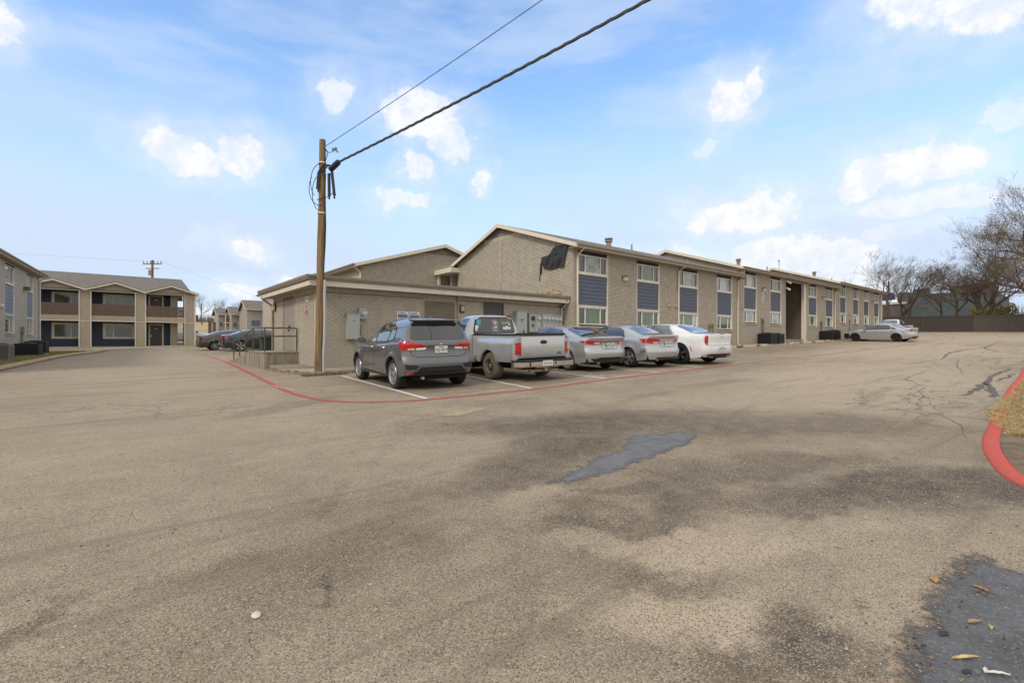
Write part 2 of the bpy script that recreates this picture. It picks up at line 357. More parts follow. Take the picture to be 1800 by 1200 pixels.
    ag = noise(80, 4, .75); c = mix(sm(ag.outputs[0], .46, .68, 0., .42), c, (.13,.104,.08))
    pit = noise(11, 7, .8); c = mix(sm(pit.outputs[0], .61, .72, 0., .55), c, (.085,.068,.05))
    # small oil drips and pits
    vd = N('ShaderNodeTexVoronoi'); vd.inputs['Scale'].default_value = 2.6; L(wp.outputs[0], vd.inputs['Vector']); sd_ = N('ShaderNodeSeparateColor'); L(vd.outputs['Color'], sd_.inputs[0])
    c = mix(mt('MULTIPLY', sm(mt('ADD', vd.outputs['Distance'], mt('MULTIPLY', sml.outputs[0], .12)), .20, .08), sm(sd_.outputs[0], .45, .85, 0., .75)), c, (.075,.057,.043))
    # fine crazing
    vc = N('ShaderNodeTexVoronoi'); vc.feature = 'DISTANCE_TO_EDGE'; vc.inputs['Scale'].default_value = 1.1
    w2 = noise(2.2, 5, .7); w3 = N('ShaderNodeVectorMath'); w3.operation = 'SCALE'; L(w2.outputs['Color'], w3.inputs[0]); w3.inputs['Scale'].default_value = .7
    w4 = N('ShaderNodeVectorMath'); w4.operation = 'ADD'; L(P, w4.inputs[0]); L(w3.outputs[0], w4.inputs[1]); L(w4.outputs[0], vc.inputs['Vector'])
    zone = mt('MAXIMUM', mt('MULTIPLY', sm(noise(.16, 3).outputs[0], .50, .60), .6), mt('MAXIMUM', blot(12, 2.3, 4.5, 1.1, 6, .9), blot(26, 3.5, 9, 2, 5, .8)))
    c = mix(mt('MULTIPLY', sm(vc.outputs['Distance'], .022, .004), zone), c, (.07,.055,.045))
    L(c, b.inputs['Base Color'])
    h = mt('ADD', mt('MULTIPLY', vo.outputs['Distance'], .5), mt('ADD', ag.outputs[0], mt('MULTIPLY', pit.outputs[0], -.8)))
    bp = N('ShaderNodeBump'); bp.inputs['Strength'].default_value = .55; bp.inputs['Distance'].default_value = .008; L(h, bp.inputs['Height']); L(bp.outputs[0], b.inputs['Normal'])
    return m
mAsphalt = mat_asphalt()
def worn(name, col, under, amount=.5, scale=14, rough=.7):
    return M(name, under, rough, col2=col, vs_=scale, thr=(amount-.12, amount+.02), bump=.3, bs=90)
mRedPaint = worn('worn_red_line_paint', (.42,.075,.065), (.30,.14,.11), .42, 9)
mRedFaint = worn('faded_red_line_paint', (.40,.15,.125), (.30,.225,.175), .47, 7)
mLine = worn('worn_white_line_paint', (.66,.63,.56), (.33,.28,.22), .40, 12)
mYel = worn('faded_yellow_paint', (.38,.32,.16), (.32,.26,.18), .55, 9)
mPatch = M('blue_grey_asphalt_patch', (.095,.098,.105), .8, var=.45, vs_=7, bump=.8, bs=70, col2=(.18,.185,.195), thr=(.3,.7))
mPatch2 = M('dark_grey_asphalt_patch', (.065,.067,.07), .75, vs_=6, bump=.8, bs=60, col2=(.135,.138,.145), thr=(.3,.7))
mTar = M('tar_crack_filler', (.11,.092,.075), .85, var=.3, vs_=10)
mDirt = M('bare_soil', (.17,.12,.075), .95, var=.35, vs_=5, bump=.7, bs=30)
mTurf = M('winter_turf', (.22,.20,.07), .95, col2=(.28,.21,.10), vs_=3, bump=.8, bs=60)
mField = M('dry_field_grass', (.42,.30,.15), .95, var=.2, vs_=.3)

us = [-2500,-700,-220,-110]+list(range(-60,92,2))+[110,160,260,600,2500]
vv = [-2500,-700,-220,-110]+list(range(-30,182,2))+[210,300,600,2500]
g = MB(); nu = len(us)
for v in vv:
    for u in us: g.v.append((u, v, gz(u, v)))
for j in range(len(vv)-1):
    for i in range(nu-1): a = j*nu+i; g.f.append((a, a+1, a+nu+1, a+nu))
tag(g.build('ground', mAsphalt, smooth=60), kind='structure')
def sheet(name, poly, h, mat, kind='structure', parent=None, cell=2.):
    bm = bmesh.new(); bm.faces.new([bm.verts.new((p[0], p[1], 0)) for p in poly])
    xs = [p[0] for p in poly]; ys = [p[1] for p in poly]
    for lo, hi, no in ((min(xs), max(xs), (1,0,0)), (min(ys), max(ys), (0,1,0))):
        k = math.ceil(lo/cell)
        while k*cell < hi:
            bmesh.ops.bisect_plane(bm, geom=bm.verts[:]+bm.edges[:]+bm.faces[:], plane_co=(k*cell*no[0], k*cell*no[1], 0), plane_no=no); k += 1
    bmesh.ops.triangulate(bm, faces=bm.faces)
    for v in bm.verts: v.co.z = gz(v.co.x, v.co.y)+h
    bmesh.ops.recalc_face_normals(bm, faces=bm.faces)
    me = bpy.data.meshes.new(name); bm.to_mesh(me); bm.free(); me.materials.append(mat)
    o = bpy.data.objects.new(name, me); COL.objects.link(o)
    if parent: o.parent = parent
    return tag(o, kind=kind)
def rough_poly(pts, amp, n=5, seed=1):
    r = random.Random(seed); out = []
    for i, p in enumerate(pts):
        q = pts[(i+1) % len(pts)]
        for k in range(n):
            t = k/n; out.append((p[0]+(q[0]-p[0])*t+r.uniform(-amp, amp)*(k > 0), p[1]+(q[1]-p[1])*t+r.uniform(-amp, amp)*(k > 0)))
    return out
def smooth_path(pts, step=.4):
    out = []; P = [pts[0]]+pts+[pts[-1]]
    for i in range(1, len(P)-2):
        a, b, c, d = [Vector(q[:2]) for q in P[i-1:i+3]]; n = max(2, int((c-b).length/step))
        for k in range(n):
            t = k/n; out.append(.5*((2*b)+(c-a)*t+(2*a-5*b+4*c-d)*t*t+(3*b-3*c+d-a)*t**3))
    out.append(Vector(pts[-1][:2])); return out
def ribbon(path, w, h, name, mat, kind='structure', seed=0, jit=.012):
    r = random.Random(seed); m = MB(); n = len(path)
    for i, p in enumerate(path):
        d = (path[min(i+1, n-1)]-path[max(i-1, 0)]).normalized(); s = Vector((-d.y, d.x))
        ww = w(i/(n-1)) if callable(w) else w
        for k in (-1, 1):
            q = p+s*k*(ww/2+r.uniform(-jit, jit)); m.v.append((q.x, q.y, gz(q.x, q.y)+h))
    for i in range(n-1): m.f.append((2*i, 2*i+1, 2*i+3, 2*i+2))
    return tag(m.build(name, mat), kind=kind)
red_near = smooth_path([(4.02,34.5),(3.97,30),(3.85,25.5),(3.5,19.5),(3.2,15),(3.02,12.3),(2.98,10.8),(3.1,9.75),(3.45,8.95),(4.1,8.45),(4.7,8.25),(7.2,8.02),(9.9,8.2),(12.5,8.2),(16.8,8.25)])
ribbon(red_near, .13, .006, 'red_fire_lane_line', mRedPaint, seed=3)
ribbon(smooth_path([(16.8,8.25),(22.7,8.3),(28,8.2),(37,8.3),(47,8.6),(56,9.)], 1.), .12, .006, 'red_fire_lane_line', mRedFaint, seed=4)
for i, (a, b) in enumerate([((4.72,8.38),(5.22,14.3)),((7.3,8.2),(8.35,14.4)),((10.15,8.4),(11.1,14.4)),((12.6,8.4),(13.5,14.3)),((15.3,8.5),(16.2,14.3)),((18.1,8.5),(19,14.2))]):
    ribbon([Vector(a).lerp(Vector(b), t/12) for t in range(13)], .095, .0045, 'white_stall_line', mLine, seed=20+i, jit=.005)
def ground_text(body, p, d, size, mat, nm='lane_lettering', sx=1.):
    d = Vector(d).normalized(); s = Vector((-d.y, d.x)); p = Vector(p)
    def fn(c):
        q = p+d*(c.x*sx)+s*c.y; return Vector((q.x, q.y, gz(q.x, q.y)+.0105))
    tag(text_mesh(body, size, nm, mat, fn=fn), kind='structure')
for x0, x1, y in [(5.87,6.56,8.2),(8.5,9.1,8.2),(10.66,11.37,8.28),(13.58,14.45,8.3)]:
    ground_text('NO PARKING', ((x0+x1)/2, y+.14), (1,.0), .16, mLine, sx=.85)
ground_text('FIRE LANE', (3.06,12.3), (.12,-1), .15, mLine, sx=2.)
ground_text('FIRE LANE', (3.87,26.), (.07,-1), .15, mLine, sx=2.2); ground_text('NO PARKING', (4.0,31), (.03,-1), .15, mLine, sx=2.)
def patch(pts, mat, soft=.07, h=.004, cell=.045):
    xs = [p[0] for p in pts]; ys = [p[1] for p in pts]; V = [Vector(p) for p in pts]; n = len(V)
    def inside(x, y):
        c = False
        for i in range(n):
            a, b = V[i], V[i-1]
            if (a.y > y) != (b.y > y) and x < (b.x-a.x)*(y-a.y)/(b.y-a.y)+a.x: c = not c
        return c
    def dist(x, y):
        p = Vector((x, y)); best = 9
        for i in range(n):
            a, b = V[i-1], V[i]; d = b-a; t = max(0, min(1, (p-a).dot(d)/max(1e-9, d.dot(d)))); best = min(best, (p-a-d*t).length)
        return best if inside(x, y) else -best
    x0, y0 = min(xs)-soft, min(ys)-soft; nx, ny = int((max(xs)+soft-x0)/cell)+1, int((max(ys)+soft-y0)/cell)+1
    m = MB(); val = []
    for j in range(ny+1):
        for i in range(nx+1): x, y = x0+i*cell, y0+j*cell; m.v.append((x, y, gz(x, y)+h)); val.append(dist(x, y))
    for j in range(ny):
        for i in range(nx):
            a = j*(nx+1)+i
            if max(val[a], val[a+1], val[a+nx+1], val[a+nx+2]) > -soft: m.f.append((a, a+1, a+nx+2, a+nx+1))
    o = m.build('asphalt_patch', mat); at = o.data.attributes.new('edge', 'FLOAT', 'POINT'); at.data.foreach_set('value', val); return tag(o, kind='structure')
def patch_mat(m):
    nt = m.node_tree; N = nt.nodes.new; L = nt.links.new; b = nt.nodes['Principled BSDF']; out = [x for x in nt.nodes if x.type == 'OUTPUT_MATERIAL'][0]
    at = N('ShaderNodeAttribute'); at.attribute_name = 'edge'; tc = N('ShaderNodeTexCoord')
    n = N('ShaderNodeTexNoise'); n.inputs['Scale'].default_value = 16; n.inputs['Detail'].default_value = 6; n.inputs['Roughness'].default_value = .75; L(tc.outputs['Object'], n.inputs['Vector'])
    a = N('ShaderNodeMath'); a.operation = 'MULTIPLY_ADD'; L(n.outputs[0], a.inputs[0]); a.inputs[1].default_value = .34; L(at.outputs['Fac'], a.inputs[2])
    r = N('ShaderNodeMapRange'); r.interpolation_type = 'SMOOTHSTEP'; L(a.outputs[0], r.inputs[0]); r.inputs[1].default_value = .13; r.inputs[2].default_value = .23; r.inputs[3].default_value = 0; r.inputs[4].default_value = 1
    vo = N('ShaderNodeTexVoronoi'); vo.inputs['Scale'].default_value = 110; L(tc.outputs['Object'], vo.inputs['Vector']); sc = N('ShaderNodeSeparateColor'); L(vo.outputs['Color'], sc.inputs[0])
    g_ = N('ShaderNodeMapRange'); L(sc.outputs[0], g_.inputs[0]); g_.inputs[1].default_value = .82; g_.inputs[2].default_value = .95; g_.inputs[3].default_value = 0; g_.inputs[4].default_value = .55
    mx = N('ShaderNodeMix'); mx.data_type = 'RGBA'; L(g_.outputs[0], mx.inputs['Factor']); ii = [x for x in mx.inputs if x.type == 'RGBA']; L(b.inputs['Base Color'].links[0].from_socket, ii[0]); ii[1].default_value = (.26,.22,.17,1); L([o for o in mx.outputs if o.type == 'RGBA'][0], b.inputs['Base Color'])
    t = N('ShaderNodeBsdfTransparent'); ms = N('ShaderNodeMixShader'); L(r.outputs[0], ms.inputs[0]); L(t.outputs[0], ms.inputs[1]); L(b.outputs[0], ms.inputs[2]); L(ms.outputs[0], out.inputs[0])
patch_mat(mPatch); patch_mat(mPatch2)
sheet('yellow_paint_mark', rough_poly([(3.9,6.55),(4.15,6.35),(4.5,6.5),(4.85,6.6),(4.85,6.75),(4.4,6.72),(4.1,6.62)], .02, 3, 5), .004, mYel)
patch(rough_poly([(2.89,3.09),(3.26,3.14),(3.81,3.3),(4.43,3.38),(4.94,3.69),(5.29,3.59),(5.7,3.45),(5.61,3.22),(5.29,3.09),(4.42,3.0),(3.73,2.92),(3.15,2.96)], .04, 6, 8), mPatch)
patch(rough_poly([(3.76,.51),(3.92,.46),(3.79,.35),(3.80,.26),(3.6,-.6),(2.4,-.6),(1.9,.2),(2.33,.46),(2.46,.51),(2.62,.52),(2.95,.51),(3.17,.53)][::-1], .03, 6, 9), mPatch2, .05)
def crack(pts, w, nm='crack_seal', seed=0):
    r = random.Random(seed); path = []
    for a, b in zip(pts, pts[1:]):
        a, b = Vector(a), Vector(b); n = max(3, int((b-a).length/.25))
        for k in range(n): path.append(a.lerp(b, k/n)+Vector((r.uniform(-.07,.07), r.uniform(-.04,.04))))
    path.append(Vector(pts[-1])); ribbon(path, lambda t: w*(.45+.55*math.sin(3.0*t+.1)+r.uniform(-.2,.25)), .004, nm, mTar, seed=seed, jit=.008)
crack([(12.53,1.64),(14.0,1.66),(15.2,1.66),(16.3,1.72),(17.2,1.78)], .13, seed=1); crack([(15.6,1.72),(14.6,1.52),(13.9,1.42),(13.0,1.3),(12.6,1.27)], .13, seed=2)
crack([(17.2,1.8),(19,1.8),(21,1.72)], .10, seed=3); crack([(16.2,1.6),(17.6,1.5),(19,1.5)], .07, seed=4)
crack([(24.7,3.9),(28,4.3),(31,4.6),(34,4.6),(36.7,4.5),(38.8,4.25),(44.2,4.5),(51,4.8)], .09, seed=5); crack([(38.8,4.25),(36.5,3.9),(34.5,3.4)], .12, seed=6)
crack([(8.9,1.9),(9.8,1.95),(11,2.0),(12.4,2.3),(13.6,2.45),(15.5,3.15),(17.6,3.2),(20.4,3.3)], .015, seed=7); crack([(7.9,.98),(9.0,1.3),(10.3,1.7),(11.6,2.0)], .009, seed=8)
crack([(18.,2.4),(22.,3.1),(26,3.6)], .025, seed=9)

# right-hand island: red painted kerb, verge soil and dry turf
kin = smooth_path([(24.2,1.66),(18.5,1.38),(14.33,1.24),(12.4,1.15),(10.4,1.05),(8.74,.95),(8.04,.91),(7.31,.83),(6.61,.70),(6.09,.56),(5.77,.38),(5.4,.0),(5.2,-.7),(5.1,-1.8)], .2)
def kerb(path, w, h, name, mat, side=1):
    m = MB(); n = len(path)
    for i, p in enumerate(path):
        d = (path[min(i+1, n-1)]-path[max(i-1, 0)]).normalized(); s = Vector((-d.y, d.x))*side
        for o, z in ((0, -.06), (0.012, h-.015), (.03, h), (w-.02, h), (w, h-.02), (w, -.06)):
            q = p+s*o; m.v.append((q.x, q.y, gz(q.x, q.y)+z))
    for i in range(n-1):
        for k in range(5): a = i*6+k; m.f.append((a, a+1, a+7, a+6))
    return m.build(name, mat, smooth=50)
mKerbRed = M('worn_red_kerb_paint', (.25,.12,.09), .8, col2=(.60,.085,.057), vs_=26, thr=(.30,.50), bump=1., bs=110)
tag(kerb([p for p in kin if p.x > 12.0], .17, .022, 'red_kerb', mKerbRed, 1), kind='structure')
tag(kerb([p for p in kin if p.x < 10.9], .17, .022, 'red_kerb', mKerbRed, 1), kind='structure')
inn = [(p.x-.0, p.y-.16) for p in kin]
sheet('verge', [(a, b) for a, b in inn]+[(6.5,-3),(24.5,-3)], .02, mDirt)
def blades(n, area, h, name, mats, seed, w=.006, hh=.0):
    r = random.Random(seed); m = MB(); k = 0
    while k < n:
        x, y, s = area(r)
        if x is None: continue
        k += 1; a = r.uniform(0, 6.28); L_ = h*r.uniform(.4, 1.2); lean = r.uniform(.2, 1.1)*L_; z = gz(x, y)+hh
        dx, dy = math.cos(a), math.sin(a); ww = w*s
        m.add([(x-dy*ww, y+dx*ww, z), (x+dy*ww, y-dx*ww, z), (x+dx*lean*.5, y+dy*lean*.5, z+L_*.75), (x+dx*lean, y+dy*lean, z+L_*.8)], [(0,1,2),(0,2,3)])
    return tag(m.build(name, mats), kind='stuff')
mDry = M('dry_grass_blade', (.36,.26,.12), .9, col2=(.55,.43,.24), vs_=6)
mGrn = M('winter_grass_blade', (.17,.18,.05), .9, col2=(.36,.30,.12), vs_=4)
def verge_area(r):
    x = 8.3+r.random()**1.6*9; lim = np.interp(x, [7.3,8,8.74,9.8,12.4,14.3,18.5], [.2,.55,.72,1.0,1.02,1.03,1.15]); y = lim-r.random()**1.15*1.8+.10*math.sin(x*3.1)*r.random()
    if r.random() < .05: y = lim+r.uniform(-.05,.10)
    return x, y, 1.
blades(16000, verge_area, .05, 'dry_grass', mDry, 5, .0028, .02)
blades(2500, verge_area, .05, 'green_grass', mGrn, 6, .003, .02)
# ---------------------------------------------------------------- buildings: shared builders
class Fr:
    """wall frame: x runs along the wall, y goes into it, z is height"""
    def __init__(s, O, X, n): s.O = Vector((O[0], O[1], 0)); s.X = Vector((X[0], X[1], 0)).normalized(); s.N = Vector((n[0], n[1], 0)).normalized()
    def p(s, x, y, z): q = s.O+s.X*x-s.N*y; return (q.x, q.y, z)
    def box(s, m, a, b):
        x0, x1 = sorted((a[0], b[0])); y0, y1 = sorted((a[1], b[1])); z0, z1 = sorted((a[2], b[2]))
        c = [s.p(x, y, z) for z in (z0, z1) for x, y in ((x0,y0),(x1,y0),(x1,y1),(x0,y1))]
        return m.add(c, [(0,3,2,1),(4,5,6,7),(0,1,5,4),(1,2,6,5),(2,3,7,6),(3,0,4,7)])
BL, BH, JT, JH = .203, .0677, .015, .007
def brick_rects(x0, x1, z0, z1, holes=(), top=None, bl=BL, bh=BH):
    out = []; n = int((z1-z0)/bh)
    for k in range(n):
        za, zb = z0+k*bh, z0+(k+1)*bh; a, b = x0, x1
        if top:
            sp = top(zb)
            if sp is None: continue
            a, b = max(a, sp[0]), min(b, sp[1])
        iv = [(a, b)]
        for hx0, hx1, hz0, hz1 in holes:
            if zb > hz0+.005 and za < hz1-.005:
                nv = []
                for p, q in iv:
                    if hx1 <= p or hx0 >= q: nv.append((p, q)); continue
                    if hx0 > p: nv.append((p, hx0))
                    if hx1 < q: nv.append((hx1, q))
                iv = nv
        for p, q in iv:
            s = math.floor((p-x0)/bl-.5*(k % 2))*bl+x0+.5*bl*(k % 2)
            while s < q:
                l, r_ = max(s+JH/2, p), min(s+bl-JH/2, q)
                if r_-l > .025: out.append((l, r_, za+JT/2, zb-JT/2))
                s += bl
    return out
def brick_mesh(m, F, rects, seed=0, base=.0, proud=.0075):
    r = random.Random(seed)
    for l, rr, za, zb in rects:
        p = -(proud+r.uniform(-.0025, .0035)); c = .004; t = r.uniform(-.0012, .0012)
        m.add([F.p(l, base, za), F.p(rr, base, za), F.p(rr, base, zb), F.p(l, base, zb),
               F.p(l+c, p+t, za+c), F.p(rr-c, p-t, za+c), F.p(rr-c, p-t, zb-c), F.p(l+c, p+t, zb-c)],
              [(4,5,6,7),(0,1,5,4),(1,2,6,5),(2,3,7,6),(3,0,4,7)])
    return m
def wall_sheet(m, F, x0, x1, z0, z1, holes=(), depth=.10):
    xs = sorted({x0, x1, *[min(max(h[i], x0), x1) for h in holes for i in (0, 1)]}); zs = sorted({z0, z1, *[min(max(h[i], z0), z1) for h in holes for i in (2, 3)]})
    for a, b in zip(xs, xs[1:]):
        for c, d in zip(zs, zs[1:]):
            if any(a >= h[0]-1e-6 and b <= h[1]+1e-6 and c >= h[2]-1e-6 and d <= h[3]+1e-6 for h in holes): continue
            m.quad(F.p(a,0,c), F.p(b,0,c), F.p(b,0,d), F.p(a,0,d))
    for h in holes:
        a, b, c, d = h
        m.quad(F.p(a,0,c), F.p(a,depth,c), F.p(a,depth,d), F.p(a,0,d)); m.quad(F.p(b,0,c), F.p(b,depth,c), F.p(b,depth,d), F.p(b,0,d))
        m.quad(F.p(a,0,d), F.p(b,0,d), F.p(b,depth,d), F.p(a,depth,d)); m.quad(F.p(a,0,c), F.p(b,0,c), F.p(b,depth,c), F.p(a,depth,c))
    return m
def window(par, F, x0, x1, z0, z1, lites, mats, dep=.05, fw=.05, fmat=None):
    m = MB(); fm = fmat or mWhite
    F.box(m, (x0, dep-.045, z0), (x0+fw, dep+.03, z1)); F.box(m, (x1-fw, dep-.045, z0), (x1, dep+.03, z1))
    F.box(m, (x0+fw, dep-.045, z0), (x1-fw, dep+.03, z0+fw)); F.box(m, (x0+fw, dep-.045, z1-fw), (x1-fw, dep+.03, z1))
    W_ = x1-x0-2*fw; xs = [x0+fw+W_*t for t in lites]
    for x in xs[1:-1]: F.box(m, (x-.022, dep-.04, z0+fw), (x+.022, dep+.028, z1-fw))
    w = m.build('window', fm, par)
    for a, b, k in zip(xs, xs[1:], mats):
        q = MB(); F.box(q, (a+.003, dep+.004, z0+fw-.01), (b-.003, dep+.016, z1-fw+.01)); q.build('pane', k, w)
    return w
def siding(par, F, x0, x1, z0, z1, mat, n=8, dep=.03, name='siding_panel'):
    m = MB(); F.box(m, (x0, dep+.03, z0), (x1, dep+.05, z1)); pn = m.build(name, mat, par); h = (z1-z0)/n
    for k in range(n):
        q = MB(); za, zb = z0+k*h, z0+(k+1)*h-.001
        q.add([F.p(x,y,z) for x in (x0, x1) for y, z in ((dep-.012,za),(dep+.029,za),(dep+.029,zb),(dep+.008,zb))], [(0,1,2,3),(4,7,6,5),(0,4,5,1),(1,5,6,2),(2,6,7,3),(3,7,4,0)])
        q.build('board', mat, pn)
    return pn
def gable_roof(par, F, x0, x1, y0, y1, yr, ze, zr, mats=None, rake0=True, rake1=True, fas=.17, fmat=None, gutter=True):
    """F: x along the eave, y inwards. eave at y0 and y1 (height ze), ridge at yr (height zr)"""
    m = MB(); t = .05
    for ya, yb, za, zb in ((y0, yr, ze, zr), (y1, yr, ze, zr)):
        m.add([F.p(x,y,z) for x in (x0, x1) for y, z in ((ya,za),(yb,zb),(yb,zb-t),(ya,za-t))], [(0,1,2,3),(4,7,6,5),(0,4,5,1),(2,6,7,3),(3,7,4,0)])
    rf = m.build('roof', mShingle, par); fm = fmat or mTrim
    for x, on in ((x0, rake0), (x1, rake1)):
        if not on: continue
        s = -1 if x == x0 else 1
        for ya, za in ((y0, ze), (y1, ze)):
            m = MB(); a, b = x, x+s*.035
            m.add([F.p(xx,y,z) for xx in (a, b) for y, z in ((ya,za+.012),(yr,zr+.012),(yr,zr-fas-.03),(ya,za-fas))], [(0,1,2,3),(4,7,6,5),(0,4,5,1),(1,5,6,2),(2,6,7,3),(3,7,4,0)])
            m.build('rake_board', fm, rf)
    for y, s in ((y0, -1), (y1, 1)):
        m = MB(); F.box(m, (x0, y, ze-fas), (x1, y+s*.025, ze-.03)); m.build('fascia', fm, rf)
        if gutter:
            m = MB(); a = y+s*.026
            m.add([F.p(x,yy,z) for x in (x0, x1) for yy, z in ((a,ze-.005),(a+s*.11,ze-.005),(a+s*.105,ze-.055),(a+s*.06,ze-.115),(a,ze-.115))], [(0,1,2,3,4),(9,8,7,6,5),(0,5,6,1),(1,6,7,2),(2,7,8,3),(3,8,9,4)])
            m.build('gutter', mGutter, rf)
        m = MB(); F.box(m, (x0+.01, y, ze-fas+.01), (x1-.01, y-s*.5, ze-fas+.03)); m.build('soffit', mTan, rf)
    return rf
def downspout(par, F, x, y, zt, zb, out=.5, mat=None):
    m = MB(); m.tube([F.p(x, y-out, zt), F.p(x, y-out, zt-.10), F.p(x, y-.06, zt-.38), F.p(x, y-.06, zb+.12), F.p(x, y-.16, zb)], .042, 6)
    return m.build('downspout', mat or mTrim, par)
def wall_light(F, x, z, label, mat=None, group=None):
    q = F.p(x, 0, z); t = thing('wall_light', label, 'wall light', q, group=group)
    m = MB(); F.box(m, (x-.13, -.05, z-.12), (x+.13, -.002, z+.14)); F.box(m, (x-.15, -.20, z+.08), (x+.15, -.05, z+.14)); m.build('housing', mBrown, t)
    m = MB(); m.add([F.p(xx,y,zz) for xx in (x-.13, x+.13) for y, zz in ((-.05,z+.078),(-.19,z+.078),(-.14,z-.10),(-.05,z-.12))], [(0,1,2,3),(4,7,6,5),(0,4,5,1),(1,5,6,2),(2,6,7,3),(3,7,4,0)]); m.build('lens', mat or mClrLens, t)
    return t
def camera_light(F, x, z, label, dx):
    t = thing('security_light', label, 'security light', F.p(x, -.1, z)); m = MB()
    m.tube([F.p(x,-.002,z), F.p(x,-.12,z), F.p(x+dx*.1,-.18,z-.02)], .025, 6); m.build('bracket', mWhite, t)
    m = MB(); m.tube([F.p(x+dx*.06,-.14,z+.02), F.p(x+dx*.42,-.30,z-.12)], [.06,.085], 10); m.build('lamp_head', mWhite, t); return t

# ---------------------------------------------------------------- long two-storey brick building
apt = thing('apartment_building', 'long two storey tan painted brick apartment building with stepped roofs and slate blue panels', 'apartment building', (16.4, 15.5, -.74))
FM = Fr((0, 15.5), (1, 0), (0, -1))
SEC = [(16.4, 32.4, 0.), (32.4, 51.15, .53), (51.15, 66.1, .98)]
COLS = {0: [(16.72, 18.85), (21.22, 23.25), (25.27, 27.3), (29.59, 31.55)], 1: [(33.25, 35.15), (37.4, 39.3), (44.75, 46.62), (48.7, 50.55)], 2: [(52.45, 54.1), (56.2, 57.9), (59.6, 61.3), (63.2, 64.85)]}
PANES = [[(gDark, gSky, gDark), (gDark, gGreen, gDark)], [(gDark, gGreen, gDark), (gDark, gGreen, gDark)], [(gDark, gSky, gDark), (gGreen, gGreen, gPale)], [(gSky, gPale, gDark), (gDark, gGreen, gGreen)],
         [(gDark, gPale, gDark), (gDark, gSky, gDark)], [(gDark, gPale, gDark), (gDark, gSky, gDark)], [(gDark, gPale, gDark), (gDark, gGreen, gDark)], [(gDark, gPale, gDark), (gDark, gOlive, gGreen)],
         [(gDark, gSky, gDark), (gDark, gGreen, gDark)], [(gDark, gSky, gDark), (gDark, gGreen, gDark)], [(gDark, gPale, gDark), (gDark, gGreen, gDark)], [(gDark, gDark, gDark), (gDark, gGreen, gDark)]]
wi = 0
for si, (xa, xb, dz) in enumerate(SEC):
    zt = 4.32+dz; holes = [(a, b, .74+dz, 4.27+dz) for a, b in COLS[si]]
    if si == 1: holes.append((40.2, 43.85, -2, 4.1+dz))
    wl = wall_sheet(MB(), FM, xa, xb, -1.4, zt, holes, .09).build('wall', mMortar, apt)
    if si < 2:
        o = brick_mesh(MB(), FM, brick_rects(xa+.002, xb-.002, -1.2, zt-.02, holes), si).build('brickwork', mBrick, wl); o['kind'] = 'stuff'
    else:
        o = brick_mesh(MB(), FM, brick_rects(xa+.002, xb-.002, -.3, zt-.02, holes), si).build('brickwork', mBrick, wl); o['kind'] = 'stuff'
    for a, b in COLS[si]:
        pu, pl = PANES[wi]; wi += 1; L3 = (0, .22, .78, 1)
        m = MB(); FM.box(m, (a, .03, 4.10+dz), (b, .08, 4.27+dz)); m.build('soffit_shade_strip', mDark, apt)  # dark strip stands in for the soffit's shadow above the window
        window(apt, FM, a+.035, b-.035, 3.24+dz, 4.10+dz, L3, pu)
        siding(apt, FM, a+.05, b-.05, 1.72+dz, 3.14+dz, mSlate)
        window(apt, FM, a+.035, b-.035, .80+dz, 1.63+dz, L3, pl)
        m = MB(); FM.box(m, (a-.02, -.015, 1.635+dz), (b+.02, .06, 1.715+dz)); FM.box(m, (a-.02, -.015, 3.15+dz), (b+.02, .06, 3.235+dz)); FM.box(m, (b-.03, -.022, .74+dz), (b+.03, .07, 4.25+dz)); FM.box(m, (a-.015, -.012, .80+dz), (a+.03, .07, 3.15+dz)); m.build('window_trim', mTrim, apt)
        m = MB(); n = 16
        for k in range(n): x = a-.04+(b-a+.08)*k/n; FM.box(m, (x+.005, -.05, .66+dz), (x+(b-a+.08)/n-.005, .05, .735+dz))
        m.build('brick_sill', mBrick, apt)
# breezeway: side walls, floor, back, stair
dz = .53
m = MB(); FM.box(m, (40.0, 0.01, -.5), (40.2, 10.4, 4.8)); FM.box(m, (43.85, .01, -.5), (44.05, 10.4, 4.8)); FM.box(m, (40.2, 6., -.5), (43.85, 6.2, 4.8)); m.build('breezeway_wall', mBrown, apt)
m = MB(); FM.box(m, (40.2, -.05, -.6), (43.85, 6, .18)); FM.box(m, (40.0, -.45, -.6), (44.1, -.05, .02)); FM.box(m, (39.6, -.9, -.6), (44.6, -.45, -.12)); m.build('breezeway_step', mConcStain, apt)
m = MB(); FM.box(m, (43.6, -.09, .0), (43.9, .12, 4.7)); m.build('breezeway_post', mTrim, apt)
# roofs
for si, (xa, xb, dz) in enumerate(SEC):
    gable_roof(apt, FM, xa-.3, xb+(.25 if si == 2 else .05), -.48, 10.75, 5.35, 4.45+dz, 6.40+dz, rake0=True, rake1=(si == 2))
    if si:   # strip of end wall seen above the lower roof
        m = MB(); m.prism([FM.p(xa-.03, -.46, 3.6+dz), FM.p(xa-.03, -.46, 4.40+dz), FM.p(xa-.03, 5.35, 6.34+dz), FM.p(xa-.03, 10.7, 4.40+dz), FM.p(xa-.03, 10.7, 3.6+dz)], (.05, 0, 0)); m.build('end_wall', mTan, apt)
    m = MB(); FM.box(m, (xa, 10.5, -1), (xb, 10.6, 4.4+dz)); m.build('rear_wall', mBrick, apt)
m = MB(); m.prism([(66.05, 15.55, -.2), (66.05, 26, -.2), (66.05, 26, 5.4), (66.05, 20.85, 7.2), (66.05, 15.55, 5.35)], (.05, 0, 0)); m.build('end_wall', mBrick, apt)
